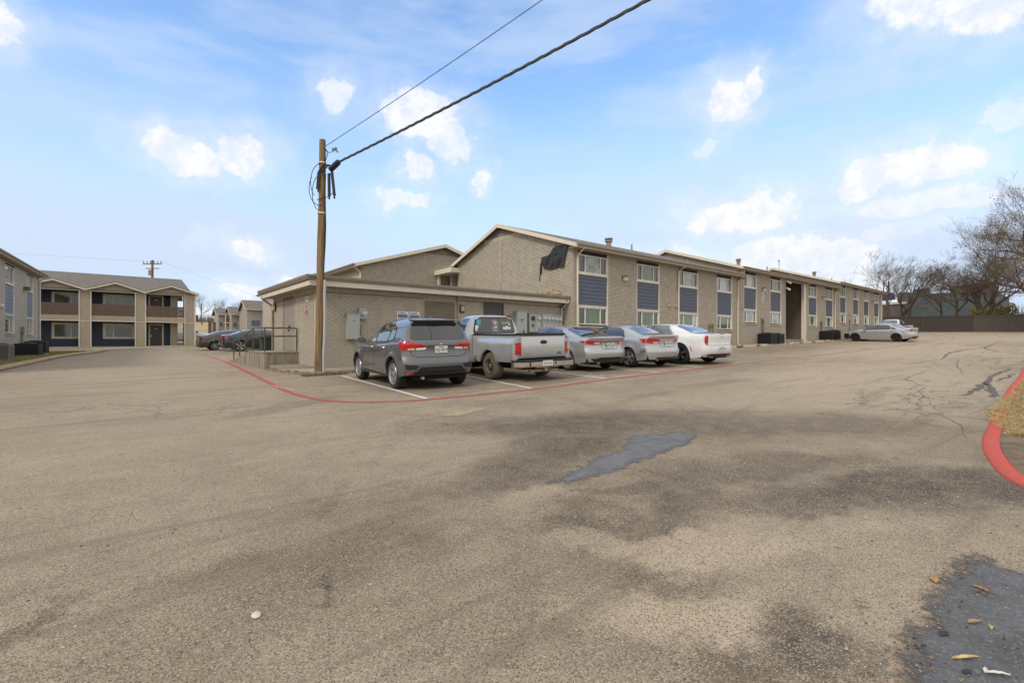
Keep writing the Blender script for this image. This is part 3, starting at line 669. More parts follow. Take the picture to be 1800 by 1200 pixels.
# near end gable (faces the annex)
FG = Fr((16.4, 15.5), (0, 1), (-1, 0))
def gspan(z):
    if z < 4.2: return (0, 9.75)
    a, b = max(0, (z-4.50)/.3365), 5.35+(6.30-z)/.357
    return (a, min(b, 9.75)) if a < b-.2 else None
m = MB(); pts = [(0,-1.3),(9.75,-1.3),(9.75,4.74),(5.35,6.34),(0,4.55)]; m.add([FG.p(x,0,z) for x, z in pts], [(0,1,2,3,4)]); gw = m.build('gable_wall', mMortar, apt)
vent = lambda z: (z-5.42) 
rects = [r_ for r_ in brick_rects(0, 9.75, -.9, 6.2, (), gspan) if not (r_[3] > 5.78)]
rects = [r_ for r_ in rects if not (5.3 < r_[0]+.1 < 5.36)]
o = brick_mesh(MB(), FG, rects, 9).build('brickwork', mBrick, gw); o['kind'] = 'stuff'
m = MB()   # soldier course along the rake and under the vent
for k in range(46):
    x = 3.75+k*.0735
    if x < 6.95: FG.box(m, (x+.004, -.012, 5.58), (x+.0695, .01, 5.77))
o = m.build('soldier_course', mBrick, gw); o['kind'] = 'stuff'
m = MB(); m.prism([FG.p(3.85,.004,5.78), FG.p(6.85,.004,5.78), FG.p(5.35,.004,6.32)], (-.006,0,0)); gv = m.build('gable_vent', mDark, apt)
for k in range(7):
    z = 5.79+k*.072; w = max(.1, (6.30-z)/.52*1.45); m = MB(); m.add([FG.p(x,y,zz) for x in (5.35-w, 5.35+w*1.03) for y, zz in ((-.045,z),(-.008,z+.06),(-.002,z+.06),(-.03,z))], [(0,1,2,3),(4,7,6,5),(0,4,5,1),(1,5,6,2),(2,6,7,3),(3,7,4,0)]); m.build('slat', mTan, gv)
m = MB(); FG.box(m, (5.31, -.013, -1), (5.325, -.009, 5.5)); m.build('control_joint', mMortar, gw)
# exposed hole in the corner behind the tarp: torn edge bricks
m = MB(); r = random.Random(3)
for k in range(26):
    a = r.uniform(0, 6.28); x = 1.15+math.cos(a)*.95; z = 4.0+math.sin(a)*.58
    if x < .1 or z > 4.3+.33*x: continue
    FG.box(m, (x-.08*r.uniform(.6,1), -.018-.022*r.random(), z-.03), (x+.08*r.uniform(.6,1), -.004*r.random(), z+.03*r.uniform(.7,1)))
o = m.build('broken_brick', M('bare_brick_edge', (.48,.42,.30), .9, var=.25), gw); o['kind'] = 'stuff'
tarp = thing('black_tarp', 'torn black plastic tarp covering a hole at the gable corner under the eave', 'tarp', (16.3, 16.6, 3.4))
m = MB(); nx, nz_ = 26, 26; r = random.Random(11)
def tarp_edge(t):   # outline (x along wall from the corner, z) at height t: 0 bottom, 1 top
    lo = np.interp(t, [0,.12,.5,.8,1], [.55,.5,.42,.30,.25]); hi = np.interp(t, [0,.1,.35,.62,.66,.9,1], [1.45,1.9,2.05,2.05,1.55,1.30,1.15]); return lo, hi
for j in range(nz_+1):
    t = j/nz_; lo, hi = tarp_edge(t); z = 3.50+t*1.05
    for i in range(nx+1):
        s = i/nx; x = lo+(hi-lo)*s+.02*math.sin(j*2.1)
        y = -.05-.055*abs(math.sin(x*7.5+.9*math.sin(3*t)+t*1.2))*(.35+.65*math.sin(min(1,t+.15)*2.6))-.02*abs(math.sin(x*3+t*5))
        m.v.append(FG.p(x, y, z+.03*math.sin(i*.9)*(1-t)))
for j in range(nz_):
    for i in range(nx): a = j*(nx+1)+i; m.f.append((a, a+1, a+nx+2, a+nx+1))
mTarp = M('black_plastic_sheet', (.013,.013,.014), .42, var=.1, coat=.08, bump=.35, bs=7, stretch=(1,1.6,.5))
m.build('sheet', mTarp, tarp, smooth=80)
m = MB(); m.tube([FG.p(2.05,-.03,4.05), FG.p(2.2,-.05,3.8), FG.p(2.22,-.04,3.3), FG.p(2.28,-.04,3.0)], .02, 5); m.tube([FG.p(2.1,-.03,3.9), FG.p(2.12,-.06,3.4), FG.p(2.2,-.05,3.35)], .03, 5); m.build('loose_strap', mTarp, tarp)
m = MB(); r = random.Random(5)
for k in range(90):
    p = Vector((16.0+r.uniform(-.35,.25), 16.8+r.gauss(0,.28), 2.2+abs(r.gauss(0,.10)))); d = Vector((r.uniform(-1,1), r.uniform(-1,1), r.uniform(-.4,.5)))*.12
    m.beam(p-d, p+d, r.uniform(.02,.06), r.uniform(.01,.04))
tag(m.build('debris_pile', M('torn_insulation', (.55,.43,.24), .9, var=.3, vs_=9)), 'heap of tan insulation scraps on the flat annex roof below the tarp', 'debris')
# downspouts, vents, lights, small wall fittings
for x, dzz in ((16.62, 0), (25.1, 0), (32.3, 0.05), (44.0, .53), (51.0, .53)): downspout(apt, FM, x, 0, 4.38+dzz, gz(x, 15.4)+.1, .5)
m = MB(); FM.box(m, (65.9, -.04, 0), (66.15, .1, 5.3)); m.build('corner_trim', mTrim, apt)
for x, y, s in ((22.0, 2.5, 1.), (39.2, 3.2, .9), (55, 3, .9)):
    dz = 0 if x < 32 else .53 if x < 51 else .98; zb = 4.45+dz+(y+.48)*.334
    m = MB(); m.lathe([(.15*s,-.2),(.15*s,.28),(.22*s,.28),(.22*s,.36),(.15*s,.38),(.15*s,.42),(.24*s,.43),(.24*s,.48),(.02,.53)], FM.p(x,y,zb), n=14); m.build('roof_vent', mGutter, apt, smooth=40)
for x, y, h in ((25.5, 3.5, .4), (44.5, 3.2, .4), (30.5, 2.6, .15), (47, 2.2, .2), (60, 3, .3)):
    dz = 0 if x < 32 else .53 if x < 51 else .98; zb = 4.45+dz+(y+.48)*.334
    m = MB(); m.tube([FM.p(x,y,zb-.1), FM.p(x,y,zb+h)], .05, 8); m.build('vent_pipe', mGutter, apt, smooth=40)
m = MB(); m.tube([FM.p(52.3,5.3,7.2), FM.p(52.3,5.3,8.3)], .035, 6); FM.box(m, (52.0,5.25,8.1), (52.35,5.3,8.25)); m.build('aerial', mGrey, apt)
wall_light(FM, 20.15, 3.2, 'brown wall floodlight between the first two window columns of the brick facade')
wall_light(FM, 36.2, 3.74, 'brown wall floodlight above the vertical number plaque')
wall_light(FM, 48.05, 3.78, 'lit looking wall floodlight just right of the open breezeway')
wall_light(FM, 62.6, 4.15, 'wall floodlight before the last window column of the facade')
camera_light(FM, 39.95, 4.62, 'white floodlight high beside the breezeway, upper of two', 1); camera_light(FM, 39.95, 4.1, 'white floodlight high beside the breezeway, lower of two', .6)
for i, (x, z) in enumerate(((24.15, 2.0), (24.85, 2.02))):
    t = thing('vent_hood', 'round tan vent hood on brick, %s of the pair before the third window column' % ('nearer' if i == 0 else 'farther'), 'vent', FM.p(x, 0, z))
    m = MB(); m.lathe([(.085,.0),(.085,.07),(.06,.12),(.02,.13)], FM.p(x,.0,z), (0,-1,0), 12); m.build('hood', mTan, t, smooth=50); m = MB(); FM.box(m, (x-.1,-.012,z-.1), (x+.1,-.004,z+.1)); m.build('flange', mTan, t)
sg = thing('number_plaque', 'narrow vertical white plaque with purple grey marks under a wall floodlight', 'plaque', FM.p(36.2, 0, 3.25))
m = MB(); FM.box(m, (36.06, -.03, 2.9), (36.34, -.002, 3.6)); m.build('plate', M('plaque_face', (.55,.53,.60), .5), sg)
m = MB()
for k in range(5): FM.box(m, (36.1, -.036, 2.95+k*.13), (36.3, -.031, 2.99+k*.13))
m.build('marking', M('plaque_ink', (.12,.10,.22), .5), sg)
for x, z, s in ((32.95, 2.35, .09), (58.5, 2.9, .08), (54.9, 2.7, .08)):
    m = MB(); FM.box(m, (x-s, -.1, z-s*1.4), (x+s, -.002, z+s*1.4)); m.build('junction_box', mTan, apt)
for x, z0, z1 in ((28.6, -.3, .95), (28.95, -.3, 1.0), (35.9, -.2, 1.55), (36.15, -.2, 1.5), (47.4, .1, 1.6), (47.7, .1, 1.65), (55.0, .3, 2.)):
    m = MB(); m.tube([FM.p(x,-.05,z0), FM.p(x,-.05,z1)], .025, 6); FM.box(m, (x-.06,-.09,z1-.15), (x+.06,-.012,z1+.1)); m.build('line_set_pipe', mBrown, apt)
# ---------------------------------------------------------------- rear wing with its gable to the street
wing = thing('rear_wing_building', 'two storey brick building with low gable rising behind the flat annex roof', 'apartment building', (10.9, 27, -.7))
FW = Fr((0, 27.), (1, 0), (0, -1)); FWs = Fr((10.95, 27.), (0, 1), (-1, 0))
m = MB(); m.add([FW.p(x,0,z) for x, z in ((10.95,-1),(21.8,-1),(21.8,4.5),(16.4,6.15),(10.95,4.5))], [(0,1,2,3,4)]); ww = m.build('gable_wall', mMortar, wing)
def wspan(z):
    if z < 4.2: return (10.95, 21.8)
    k = (z-4.45)/.305; a, b = 10.95+max(0,k), 21.8-max(0,k); return (a, b) if a < b-.2 else None
o = brick_mesh(MB(), FW, [q for q in brick_rects(10.95, 21.8, 1.5, 6.1, (), wspan) if not (q[3] > 5.58)], 4).build('brickwork', mBrick, ww); o['kind'] = 'stuff'
m = MB(); m.prism([FW.p(14.6,-.003,5.58), FW.p(18.2,-.003,5.58), FW.p(16.4,-.003,6.13)], (0,-.006,0)); gv = m.build('gable_vent', mDark, wing)
for k in range(7):
    z = 5.59+k*.074; w = max(.1, (6.12-z)/.54*1.7); m = MB(); m.add([FW.p(x,y,zz) for x in (16.4-w, 16.4+w) for y, zz in ((-.05,z),(-.012,z+.058),(-.01,z+.05),(-.03,z))], [(0,1,2,3),(4,7,6,5),(0,4,5,1),(1,5,6,2),(2,6,7,3),(3,7,4,0)]); m.build('slat', mTan, gv)
holes = [(4.0, 7.5, 2.2, 4.0), (10, 13.5, 2.2, 4.)]
m = MB(); wall_sheet(m, FWs, 0, 24, -1, 4.3, holes, .5).build('side_wall', mBrick, wing)
m = MB(); FWs.box(m, (4, .5, 2), (7.5, .55, 4.1)); FWs.box(m, (10, .5, 2), (13.5, .55, 4.1)); m.build('recess_wall', mTan, wing)
FWr = Fr((16.4, 0), (0, 1), (-1, 0))
gable_roof(wing, Fr((10.5, 0), (0, 1), (-1, 0)), 26.68, 51, 0, 11.8, 5.9, 4.42, 6.22, rake1=True)
downspout(wing, FWs, -.02, 0, 4.35, 1.5, .42)
m = MB(); FW.box(m, (12.9, 5, 4.9), (13.25, 5.3, 5.35)); m.build('roof_vent', mGutter, wing)
# covered walk between the two buildings
m = MB(); m.box((15.75, 25.0, 4.22), (20.5, 27.0, 4.5)); m.build('walkway_roof', mTrim, apt)
m = MB(); m.box((19.0, 25.2, -1), (19.2, 27, 4.25)); m.build('walkway_wall', mBrown, apt); m = MB(); m.box((16.1, 25.2, 1.55), (19, 27, 1.8)); m.build('walkway_floor', mConcStain, apt)  # walkway wall coloured dark brown to stand in for shade in the opening
m = MB(); m.box((16.0, 26.86, -1), (16.14, 26.99, 4.25)); m.build('walkway_post', mTrim, apt)
m = MB(); m.tube([(15.75,25.8,4.55),(16.1,25.3,4.62),(16.3,26.6,4.6)], .05, 6); m.build('conduit', mGutter, apt)

# ---------------------------------------------------------------- flat-roofed service annex
anx = thing('service_annex', 'low flat roofed tan brick service annex with louvre, steel doors and meters', 'utility building', (5.18, 16.2, -.87))
FA = Fr((0, 16.2), (1, 0), (0, -1)); FL = Fr((5.18, 22.2), (0, -1), (-1, 0))
ZT = 1.86
hA = [(8.98, 10.42, .78, ZT), (11.76, 12.85, -1, 1.66)]; hL = [(1.5, 3.12, -.36, 1.68)]
wA = wall_sheet(MB(), FA, 5.18, 16.4, -1.2, ZT, hA, .08).build('front_wall', mMortarA, anx)
wL = wall_sheet(MB(), FL, 0, 6.0, -1.2, ZT, hL, .08).build('side_wall', mMortarA, anx)
rA = brick_rects(5.182, 16.39, -.98, ZT-.21, hA); rL = brick_rects(.0, 5.998, -.98, ZT-.21, hL)
def near(F, q): c = Vector(F.p((q[0]+q[1])/2, 0, (q[2]+q[3])/2)); return c.length
rank = sorted([(near(FA, q), 0, i) for i, q in enumerate(rA)]+[(near(FL, q)*1.25, 1, i) for i, q in enumerate(rL)])
pick = {(k, i) for _, k, i in rank[:596]}; cnt = [0, 0]; sel = set()
for d_, k, i in rank:
    if cnt[k] < 298: cnt[k] += 1; sel.add((k, i))
full = {}
for k, (F, rects, wl) in enumerate(((FA, rA, wA), (FL, rL, wL))):
    rest = []
    for i, q in enumerate(rects):
        w_ = q[1]-q[0]
        if (k, i) in sel:
            key = (k, round(w_, 3))
            if key not in full:
                m = MB(); Fl = Fr((0, 0), F.X, F.N); brick_mesh(m, Fl, [(-w_/2, w_/2, -(BH-JT)/2, (BH-JT)/2)], len(full)); me = bpy.data.meshes.new('brick'); me.from_pydata(m.v, [], m.f); me.materials.append(mBrick); full[key] = me
            o = bpy.data.objects.new('brick', full[key]); COL.objects.link(o); o.parent = wl; rr = random.Random(i*7+k)
            o.location = Vector(F.p((q[0]+q[1])/2, rr.uniform(-.002,.002), (q[2]+q[3])/2))-OFF[wl.name]
        else: rest.append(q)
    o = brick_mesh(MB(), F, rest, 20+k).build('brickwork', mBrick, wl); o['kind'] = 'stuff'
    m = MB(); n = int((11.2 if k == 0 else 6.0)/.0735)
    for j in range(n):
        x = (5.185 if k == 0 else .0)+j*.0735
        if any(h[0]-.02 < x+.03 < h[1]+.02 and h[3] > 1.7 for h in (hA if k == 0 else hL)): continue
        F.box(m, (x+.004, -.011-.004*((j*7) % 3), ZT-.205), (x+.069, .01, ZT-.02))
    o = m.build('soldier_course', mBrick, wl); o['kind'] = 'stuff'
m = MB(); m.box((16.2, 16.2, -1), (16.39, 22, ZT)); m.box((5.2, 22.0, -1.2), (16.3, 22.19, ZT)); m.build('rear_wall', mBrick, anx)
# roof: slab, cream fascia, drip-edge gutter
m = MB(); m.box((4.74, 15.77, 1.93), (16.36, 22.4, 2.10)); rf = m.build('flat_roof', mFlatRoof, anx)
m = MB(); m.box((4.72, 15.745, 1.775), (16.36, 15.77, 1.93)); m.box((4.715, 15.77, 1.775), (4.74, 22.4, 1.93)); m.box((4.72, 15.748, 1.931), (16.36, 15.769, 1.96)); m.build('fascia', mTrim, rf)
m = MB()
for pa, pb, ox in (((4.62,15.64),(16.36,15.64),None),((4.62,15.64),(4.62,22.4),1)):
    if ox is None: m.add([(x,y,z) for x in (4.62,16.36) for y, z in ((15.744,2.09),(15.63,2.10),(15.635,2.04),(15.69,1.955),(15.744,1.955))], [(0,1,2,3,4),(9,8,7,6,5),(0,5,6,1),(1,6,7,2),(2,7,8,3),(3,8,9,4)])
    else: m.add([(x,y,z) for y in (15.66,22.4) for x, z in ((4.714,2.09),(4.60,2.10),(4.605,2.04),(4.66,1.955),(4.714,1.955))], [(0,1,2,3,4),(9,8,7,6,5),(0,5,6,1),(1,6,7,2),(2,7,8,3),(3,8,9,4)])
m.build('gutter', mGutter, rf)
m = MB(); m.box((4.76, 15.79, 1.80), (16.36, 16.3, 1.82)); m.box((4.76, 16.3, 1.80), (5.3, 22.3, 1.82)); m.build('soffit', mTan, rf)
m = MB(); m.tube([(4.9,15.95,2.1),(4.9,15.95,2.17),(5.15,15.95,2.16),(5.15,15.95,2.1)], .018, 6); m.build('roof_cable', mGrey, rf)
downspout(anx, FL, .12, 0, 1.86, -.8, .45, mGutter); downspout(anx, Fr((0,16.2),(1,0),(0,-1)), 16.3, 0, 1.93, -.7, .5)
m = MB(); FL.box(m, (5.80, -.07, -.7), (5.90, -.012, 1.7)); FL.box(m, (5.8,-.1,-.78), (5.9,-.012,-.68)); m.build('conduit', mGrey, anx)
m = MB(); FL.box(m, (5.62, -.05, -.8), (5.66, -.012, 1.55)); m.build('conduit', mTrim, anx)
# side double door
m = MB(); FL.box(m, (1.5,.0,-.36), (1.58,.08,1.68)); FL.box(m, (3.04,0,-.36), (3.12,.08,1.68)); FL.box(m, (1.58,0,1.60), (3.04,.08,1.68)); dr = m.build('double_door', mSteelDoor, anx)
for a, b in ((1.585, 2.305), (2.315, 3.035)):
    m = MB(); FL.box(m, (a,.025,-.35), (b,.06,1.595)); lf = m.build('door_leaf', mSteelDoor, dr)
m = MB(); FL.box(m, (2.36,-.02,.50), (2.46,.02,.60)); FL.box(m, (2.30,-.03,.40),(2.34,.02,.46)); m.build('handle', mBlackM, dr)
m = MB(); FL.box(m, (1.58,.0,1.62), (3.04,-.02,1.7)); m.build('lintel', mBrown, anx)
# louvre with panel above and frame
m = MB(); FA.box(m, (8.98,.05,.78), (10.42,.08,1.86)); lv = m.build('louvre', mDark, anx)
for k in range(10):
    z = .80+k*.073; q = MB(); q.add([FA.p(x,y,zz) for x in (9.03, 10.37) for y, zz in ((-.012,z),(.045,z+.045),(.045,z+.056),(-.012,z+.012))], [(0,1,2,3),(4,7,6,5),(0,4,5,1),(1,5,6,2),(2,6,7,3),(3,7,4,0)]); q.build('slat', mTan, lv)
m = MB(); FA.box(m, (8.98,-.012,.74), (10.42,.05,.79)); FA.box(m, (8.97,-.012,.79), (9.03,.05,1.85)); FA.box(m, (10.37,-.012,.79), (10.43,.05,1.85)); FA.box(m, (9.03,.0,1.53), (10.37,.05,1.85)); m.build('frame', mTan, lv)
m = MB(); FA.box(m, (10.47,-.02,-.6), (10.5,-.01,1.8)); m.build('joint_strip', mBrown, anx)
# front door
m = MB(); FA.box(m, (11.80,.02,-.9), (12.81,.07,1.62)); dr = m.build('steel_door', mDarkDoor, anx)
m = MB(); FA.box(m, (11.76,-.012,-.9), (11.80,.08,1.66)); FA.box(m, (12.81,-.012,-.9), (12.85,.08,1.66)); FA.box(m, (11.80,-.012,1.62), (12.81,.08,1.66)); m.build('door_frame', mBrown, dr)
# lamps, boxes, signs on the annex
t = thing('bulkhead_light', 'yellowed oval bulkhead lamp right of the louvre', 'wall light', FA.p(10.68,0,1.3)); m = MB(); FA.box(m, (10.60,-.05,1.14), (10.80,-.012,1.44)); m.build('housing', mBlackM, t)
m = MB(); m.lathe([(.075,0),(.07,.05),(.03,.08),(.0,.085)], FA.p(10.7,-.05,1.3), (0,-1,0), 14)
for i, q in enumerate(m.v): m.v[i] = (q[0], q[1], 1.3+(q[2]-1.3)*1.7)
m.build('lens', mYellowLt, t, smooth=60)
t = thing('bulkhead_light', 'yellowed lamp by the double door on the annex side wall', 'wall light', FL.p(.4,0,1.42)); m = MB(); FL.box(m, (.26,-.06,1.27), (.52,-.012,1.57)); m.build('housing', mBlackM, t); m = MB(); FL.box(m, (.3,-.12,1.3), (.48,-.06,1.54)); m.build('lens', mYellowLt, t)
def cabinet(name, label, cat, x0, x1, z0, z1, d=.22, extra=None):
    t = thing(name, label, cat, FA.p((x0+x1)/2, 0, z0)); m = MB(); FA.box(m, (x0,-d,z0), (x1,-.012,z1)); m.build('cabinet', mGreyBox, t)
    m = MB(); FA.box(m, (x0-.008,-d-.012,z0+.015), (x1+.008,-d-.001,z1-.01)); FA.box(m, (x0-.015,-d-.03,z1-.008), (x1+.015,-.012,z1+.012)); m.build('cover', mGreyBox, t); return t
t = cabinet('electrical_box', 'tall plain grey electrical cabinet on brick left of the grey SUV', 'electrical box', 6.03, 6.42, .07, .93); m = MB(); FA.box(m, (6.2,-.236,.68), (6.27,-.233,.70)); m.build('label_plate', mInk, t); m = MB(); m.tube([FA.p(6.3,-.1,.06),FA.p(6.3,-.1,.0)], .03, 6); m.build('conduit', mGreyBox, t)
t = cabinet('electric_meter', 'single grey electric meter box beside the tall grey cabinet', 'electric meter', 6.45, 6.73, .77, 1.15, .15); m = MB(); m.lathe([(.09,0),(.09,.05),(.085,.12),(.04,.135),(0,.137)], FA.p(6.6,-.16,.96), (0,-1,0), 18); m.build('dial', mMeter, t, smooth=40)
m = MB(); FA.box(m, (6.57,-.175,1.05), (6.7,-.164,1.06)); m.build('seam', mInk, t)
t = thing('outlet_box', 'small grey conduit outlet low on the brick between cabinet and SUV', 'outlet', FA.p(6.58,0,.3)); m = MB(); FA.box(m, (6.53,-.07,.25), (6.62,-.012,.40)); m.build('cover', mTan, t); m = MB(); m.tube([FA.p(6.575,-.04,.4),FA.p(6.575,-.04,.56)], .012, 5); m.build('conduit', mTan, t)
t = thing('pipe_stub', 'small white capped pipe stub high on the annex wall near the pole', 'pipe', FA.p(5.87,0,1.5)); m = MB(); m.lathe([(.0,.06),(.035,.06),(.05,.05),(.05,0)], FA.p(5.87,-.0,1.5), (0,-1,0), 14); m.build('cap', mTan, t, smooth=40)
def sign(label, F, x0, x1, z0, z1, cat='sign'):
    t = thing('wall_sign', label, cat, F.p((x0+x1)/2, 0, z0)); m = MB(); F.box(m, (x0,-.025,z0), (x1,-.012,z1)); m.build('sign_panel', mWhite, t); return t
def bars(t, F, lst, mat, name='printing'):
    m = MB()
    for x0, x1, z0, z1 in lst: F.box(m, (x0,-.0275,z0), (x1,-.0255,z1))
    return m.build(name, mat, t)
for x0, x1, z1, z0, lb in ((7.90,8.345,1.095,.80,'left of two white and blue notices on brick above the grey SUV'),(8.375,8.82,1.10,.76,'right of two white and blue notices above the grey SUV, beside the louvre')):
    t = sign(lb, FA, x0, x1, z0, z1); h = z1-z0
    bars(t, FA, [(x0+.03,x1-.03,z0+h*.22,z0+h*.64)], mInkB, 'blue_band'); bars(t, FA, [(x0+.10+.03*k,x0+.125+.03*k,z0+h*.74,z0+h*.86) for k in range(8)], mInkB)
    m = MB(); m.add([FA.p(x,-.0278,z) for x, z in ((x0+.03,z0+h*.70),(x0+.055,z0+h*.70),(x0+.075,z0+h*.93),(x0+.045,z0+h*.9))], [(0,1,2,3)]); m.build('emblem', mInkB, t)
    m = MB()
    for r_ in range(3):
        for k in range(12): 
            if (k*5+r_*3) % 7: FA.box(m, (x0+.05+k*.028,-.0295,z0+h*(.28+.12*r_)), (x0+.072+k*.028,-.028,z0+h*(.34+.12*r_)))
    m.build('fine_print', M('pale_blue_ink', (.16,.30,.48), .5), t); bars(t, FA, [(x0+.05,x1-.08,z0+h*.09,z0+h*.13)], mInk, 'footer')
t = sign('narrow tall red and white notice on the annex side wall', FL, 4.53, 4.84, .94, 1.56)
bars(t, FL, [(4.54,4.83,.95,1.10)], M('faded_red_ink', (.42,.10,.09), .6), 'red_band'); bars(t, FL, [(4.54,4.83,1.105,1.40)], M('pink_faded_ink', (.58,.38,.34), .6), 'faded_band'); bars(t, FL, [(4.58,4.79,1.45+.03*k,1.465+.03*k) for k in range(3)], mInk); bars(t, FL, [(4.57+.045*(k%5),4.60+.045*(k%5),1.14+.05*(k//5),1.17+.05*(k//5)) for k in range(25)], mInkR, 'red_print')
t = sign('small red notice right of the dark steel door', FA, 12.97, 13.22, .90, 1.14); bars(t, FA, [(12.975,13.215,.905,1.135)], mInkR, 'red_field'); bars(t, FA, [(13.0+.05*k,13.035+.05*k,z,z+.05) for k in range(4) for z in (.93,1.0)]+[(13.0,13.19,1.09,1.1)], mInkW)
t = cabinet('electrical_box', 'tall light grey electrical cabinet behind the pickup, between red notice and meters', 'electrical box', 13.4, 13.94, -.15, 1.30, .25)
m = MB(); FA.box(m, (13.58,-.268,.92), (13.75,-.263,.96)); FA.box(m, (13.62,-.268,.84), (13.70,-.263,.87)); FA.box(m, (13.72,-.29,.2), (13.76,-.263,.5)); m.build('latch', mInk, t)
for i, (x0, x1, z0, z1, nm, lb) in enumerate(((14.14,14.84,.42,1.22,1,'grey meter cabinet with one dial and a round main switch'),(14.90,15.62,.36,1.24,3,'grey meter cabinet with three dials in a row'),(15.64,16.15,.40,1.22,2,'grey meter cabinet with two dials beside the annex corner'))):
    t = cabinet('meter_cabinet', lb, 'electric meter', x0, x1, z0, z1, .2)
    xs_ = [x0+.56] if nm == 1 else [x0+(x1-x0)*(k+.55)/(nm+.05) for k in range(nm)]
    for x in xs_:
        m = MB(); m.lathe([(.075,0),(.075,.05),(.068,.095),(.03,.10),(0,.10)], FA.p(x,-.21,z1-.2), (0,-1,0), 16); m.build('dial', mMeter, t, smooth=40)
        m = MB(); FA.box(m, (x-.035,-.235,z0+.25), (x+.035,-.213,z0+.42)); m.build('breaker', mMeter, t); m = MB(); FA.box(m, (x-.02,-.235,z0+.1), (x+.02,-.213,z0+.16)); m.build('latch', mInk, t)
    if nm == 1: m = MB(); m.lathe([(.11,.0),(.11,.03),(.06,.03),(0,.031)], FA.p(x0+.2,-.212,z1-.2), (0,-1,0), 16); m.build('main_switch', mBlackM, t); m = MB(); FA.box(m, (x0+.15,-.23,z0+.22), (x0+.22,-.213,z0+.36)); FA.box(m, (x0+.3,-.216,z0+.03), (x0+.315,-.213,z1-.03)); m.build('switch_handle', mBlackM, t)
m = MB(); m.tube([FA.p(14.5,-.1,.42),FA.p(14.5,-.1,-.7)], .03, 6); m.tube([FA.p(15.2,-.1,.36),FA.p(15.2,-.1,-.7)], .03, 6); m.build('conduit', mGreyBox, anx)
# ---------------------------------------------------------------- pavement, ramp, railing beside the annex
def slab(name, poly, top, mat, kind='structure', depth=.5, jag=0.):
    m = MB(); n = len(poly)
    zt = [top(p[0], p[1]) if callable(top) else top for p in poly]
    m.v = [(p[0], p[1], z) for p, z in zip(poly, zt)]+[(p[0]+.0, p[1], z-depth) for p, z in zip(poly, zt)]
    m.f = [tuple(range(n)), tuple(range(n, 2*n))[::-1]]+[(i, i+n, (i+1) % n+n, (i+1) % n) for i in range(n)]
    return tag(m.build(name, mat), kind=kind)
mCurbBroken = M('broken_kerb_concrete', (.24,.19,.14), .95, var=.4, vs_=6, bump=1., bs=25)
slab('sidewalk', [(4.62,15.1),(5.6,15.18),(16.2,15.35),(16.2,16.19),(5.18,16.19),(5.18,18.55),(4.2,18.55),(4.25,17.0)], lambda u, v: gz(u, v)+.10, mConc)
slab('sidewalk', [(4.24,17.05),(5.17,16.6),(5.17,18.5),(4.18,18.5)], lambda u, v: gz(u, v)+.16, mConcStain)
m = MB(); r = random.Random(12)
pth = smooth_path([(4.05,18.5),(4.15,17.0),(4.5,15.2),(4.7,14.95),(5.6,15.05),(8,15.1),(12,15.2),(16.2,15.25)], .16)
for a, b in zip(pth, pth[1:]):
    h = .085+r.uniform(-.025,.02); d = (b-a).normalized(); s = Vector((-d.y, d.x)); o = r.uniform(-.02,.02)
    q = [a-s*(.0+o), b-s*(.0+o), b+s*.16, a+s*.16]; z = gz(a.x, a.y)
    m.prism([(p.x, p.y, z-.05) for p in q], (0,0,h+.05))
tag(m.build('kerb', mCurbBroken), kind='structure')
m = MB(); r = random.Random(2)
for k in range(420):
    x, y = r.uniform(4.3,5.6), 14.95+abs(r.gauss(0,.25))-.12; s = r.uniform(.008,.03); z = gz(x,y)+r.uniform(.0,.05); 
    m.beam((x-s,y-s*.5,z),(x+s,y+s*.5,z+s*.6), s*1.2, s)
tag(m.build('gravel', M('brown_rubble', (.20,.15,.10), .95, var=.5, vs_=12)), kind='stuff')
ldg = thing('loading_ramp', 'raised concrete landing with sloping ramp along the annex side wall', 'ramp', (4.6, 20, -.95))
m = MB(); m.box((4.03,18.56,-1.3), (5.17,20.9,-.39)); m.add([(x,y,z) for x in (4.03, 5.17) for y, z in ((20.9,-.39),(25.3,-.885),(25.3,-1.3),(20.9,-1.3))], [(0,1,2,3),(4,7,6,5),(0,4,5,1),(1,5,6,2),(2,6,7,3),(3,7,4,0)]); m.build('ramp_body', mConcStain, ldg)
m = MB(); m.box((4.0,18.53,-.392), (5.17,20.9,-.36)); m.build('landing_slab', mConc, ldg)
m = MB()
for y in (19.3,20.1,20.9,21.7,22.5): m.box((4.018,y-.01,-1.2), (4.031,y+.01,-.40 if y < 20.9 else -.42-(y-20.9)*.112))
m.build('board_joint', mConcStain, ldg)
hr = thing('handrail', 'dark bronze pipe railing round the concrete landing and ramp', 'railing', (4.05, 18.6, -.4))
m = MB(); rr = .024
def rail_z(y, h): return (h if y <= 20.4 else h-(y-20.4)*.168)
m.tube([(5.12,18.6,.48),(4.06,18.6,.48),(4.06,20.4,.5),(4.06,24.3,-.13)], rr, 8); m.build('top_rail', mRail, hr)
m = MB(); m.tube([(5.12,18.6,.19),(4.06,18.6,.19),(4.06,20.4,.19),(4.06,24.3,-.44)], rr, 8); m.build('middle_rail', mRail, hr)
for x, y, zt, zb in ((5.12,18.6,.48,-.38),(4.06,18.6,.48,-.38),(4.06,20.4,.5,-.38),(4.06,21.7,.28,-.5),(4.06,23.0,.08,-.65),(4.06,24.3,-.13,-.86)):
    m = MB(); m.tube([(x,y,zb),(x,y,zt)], rr, 8); m.build('post', mRail, hr)

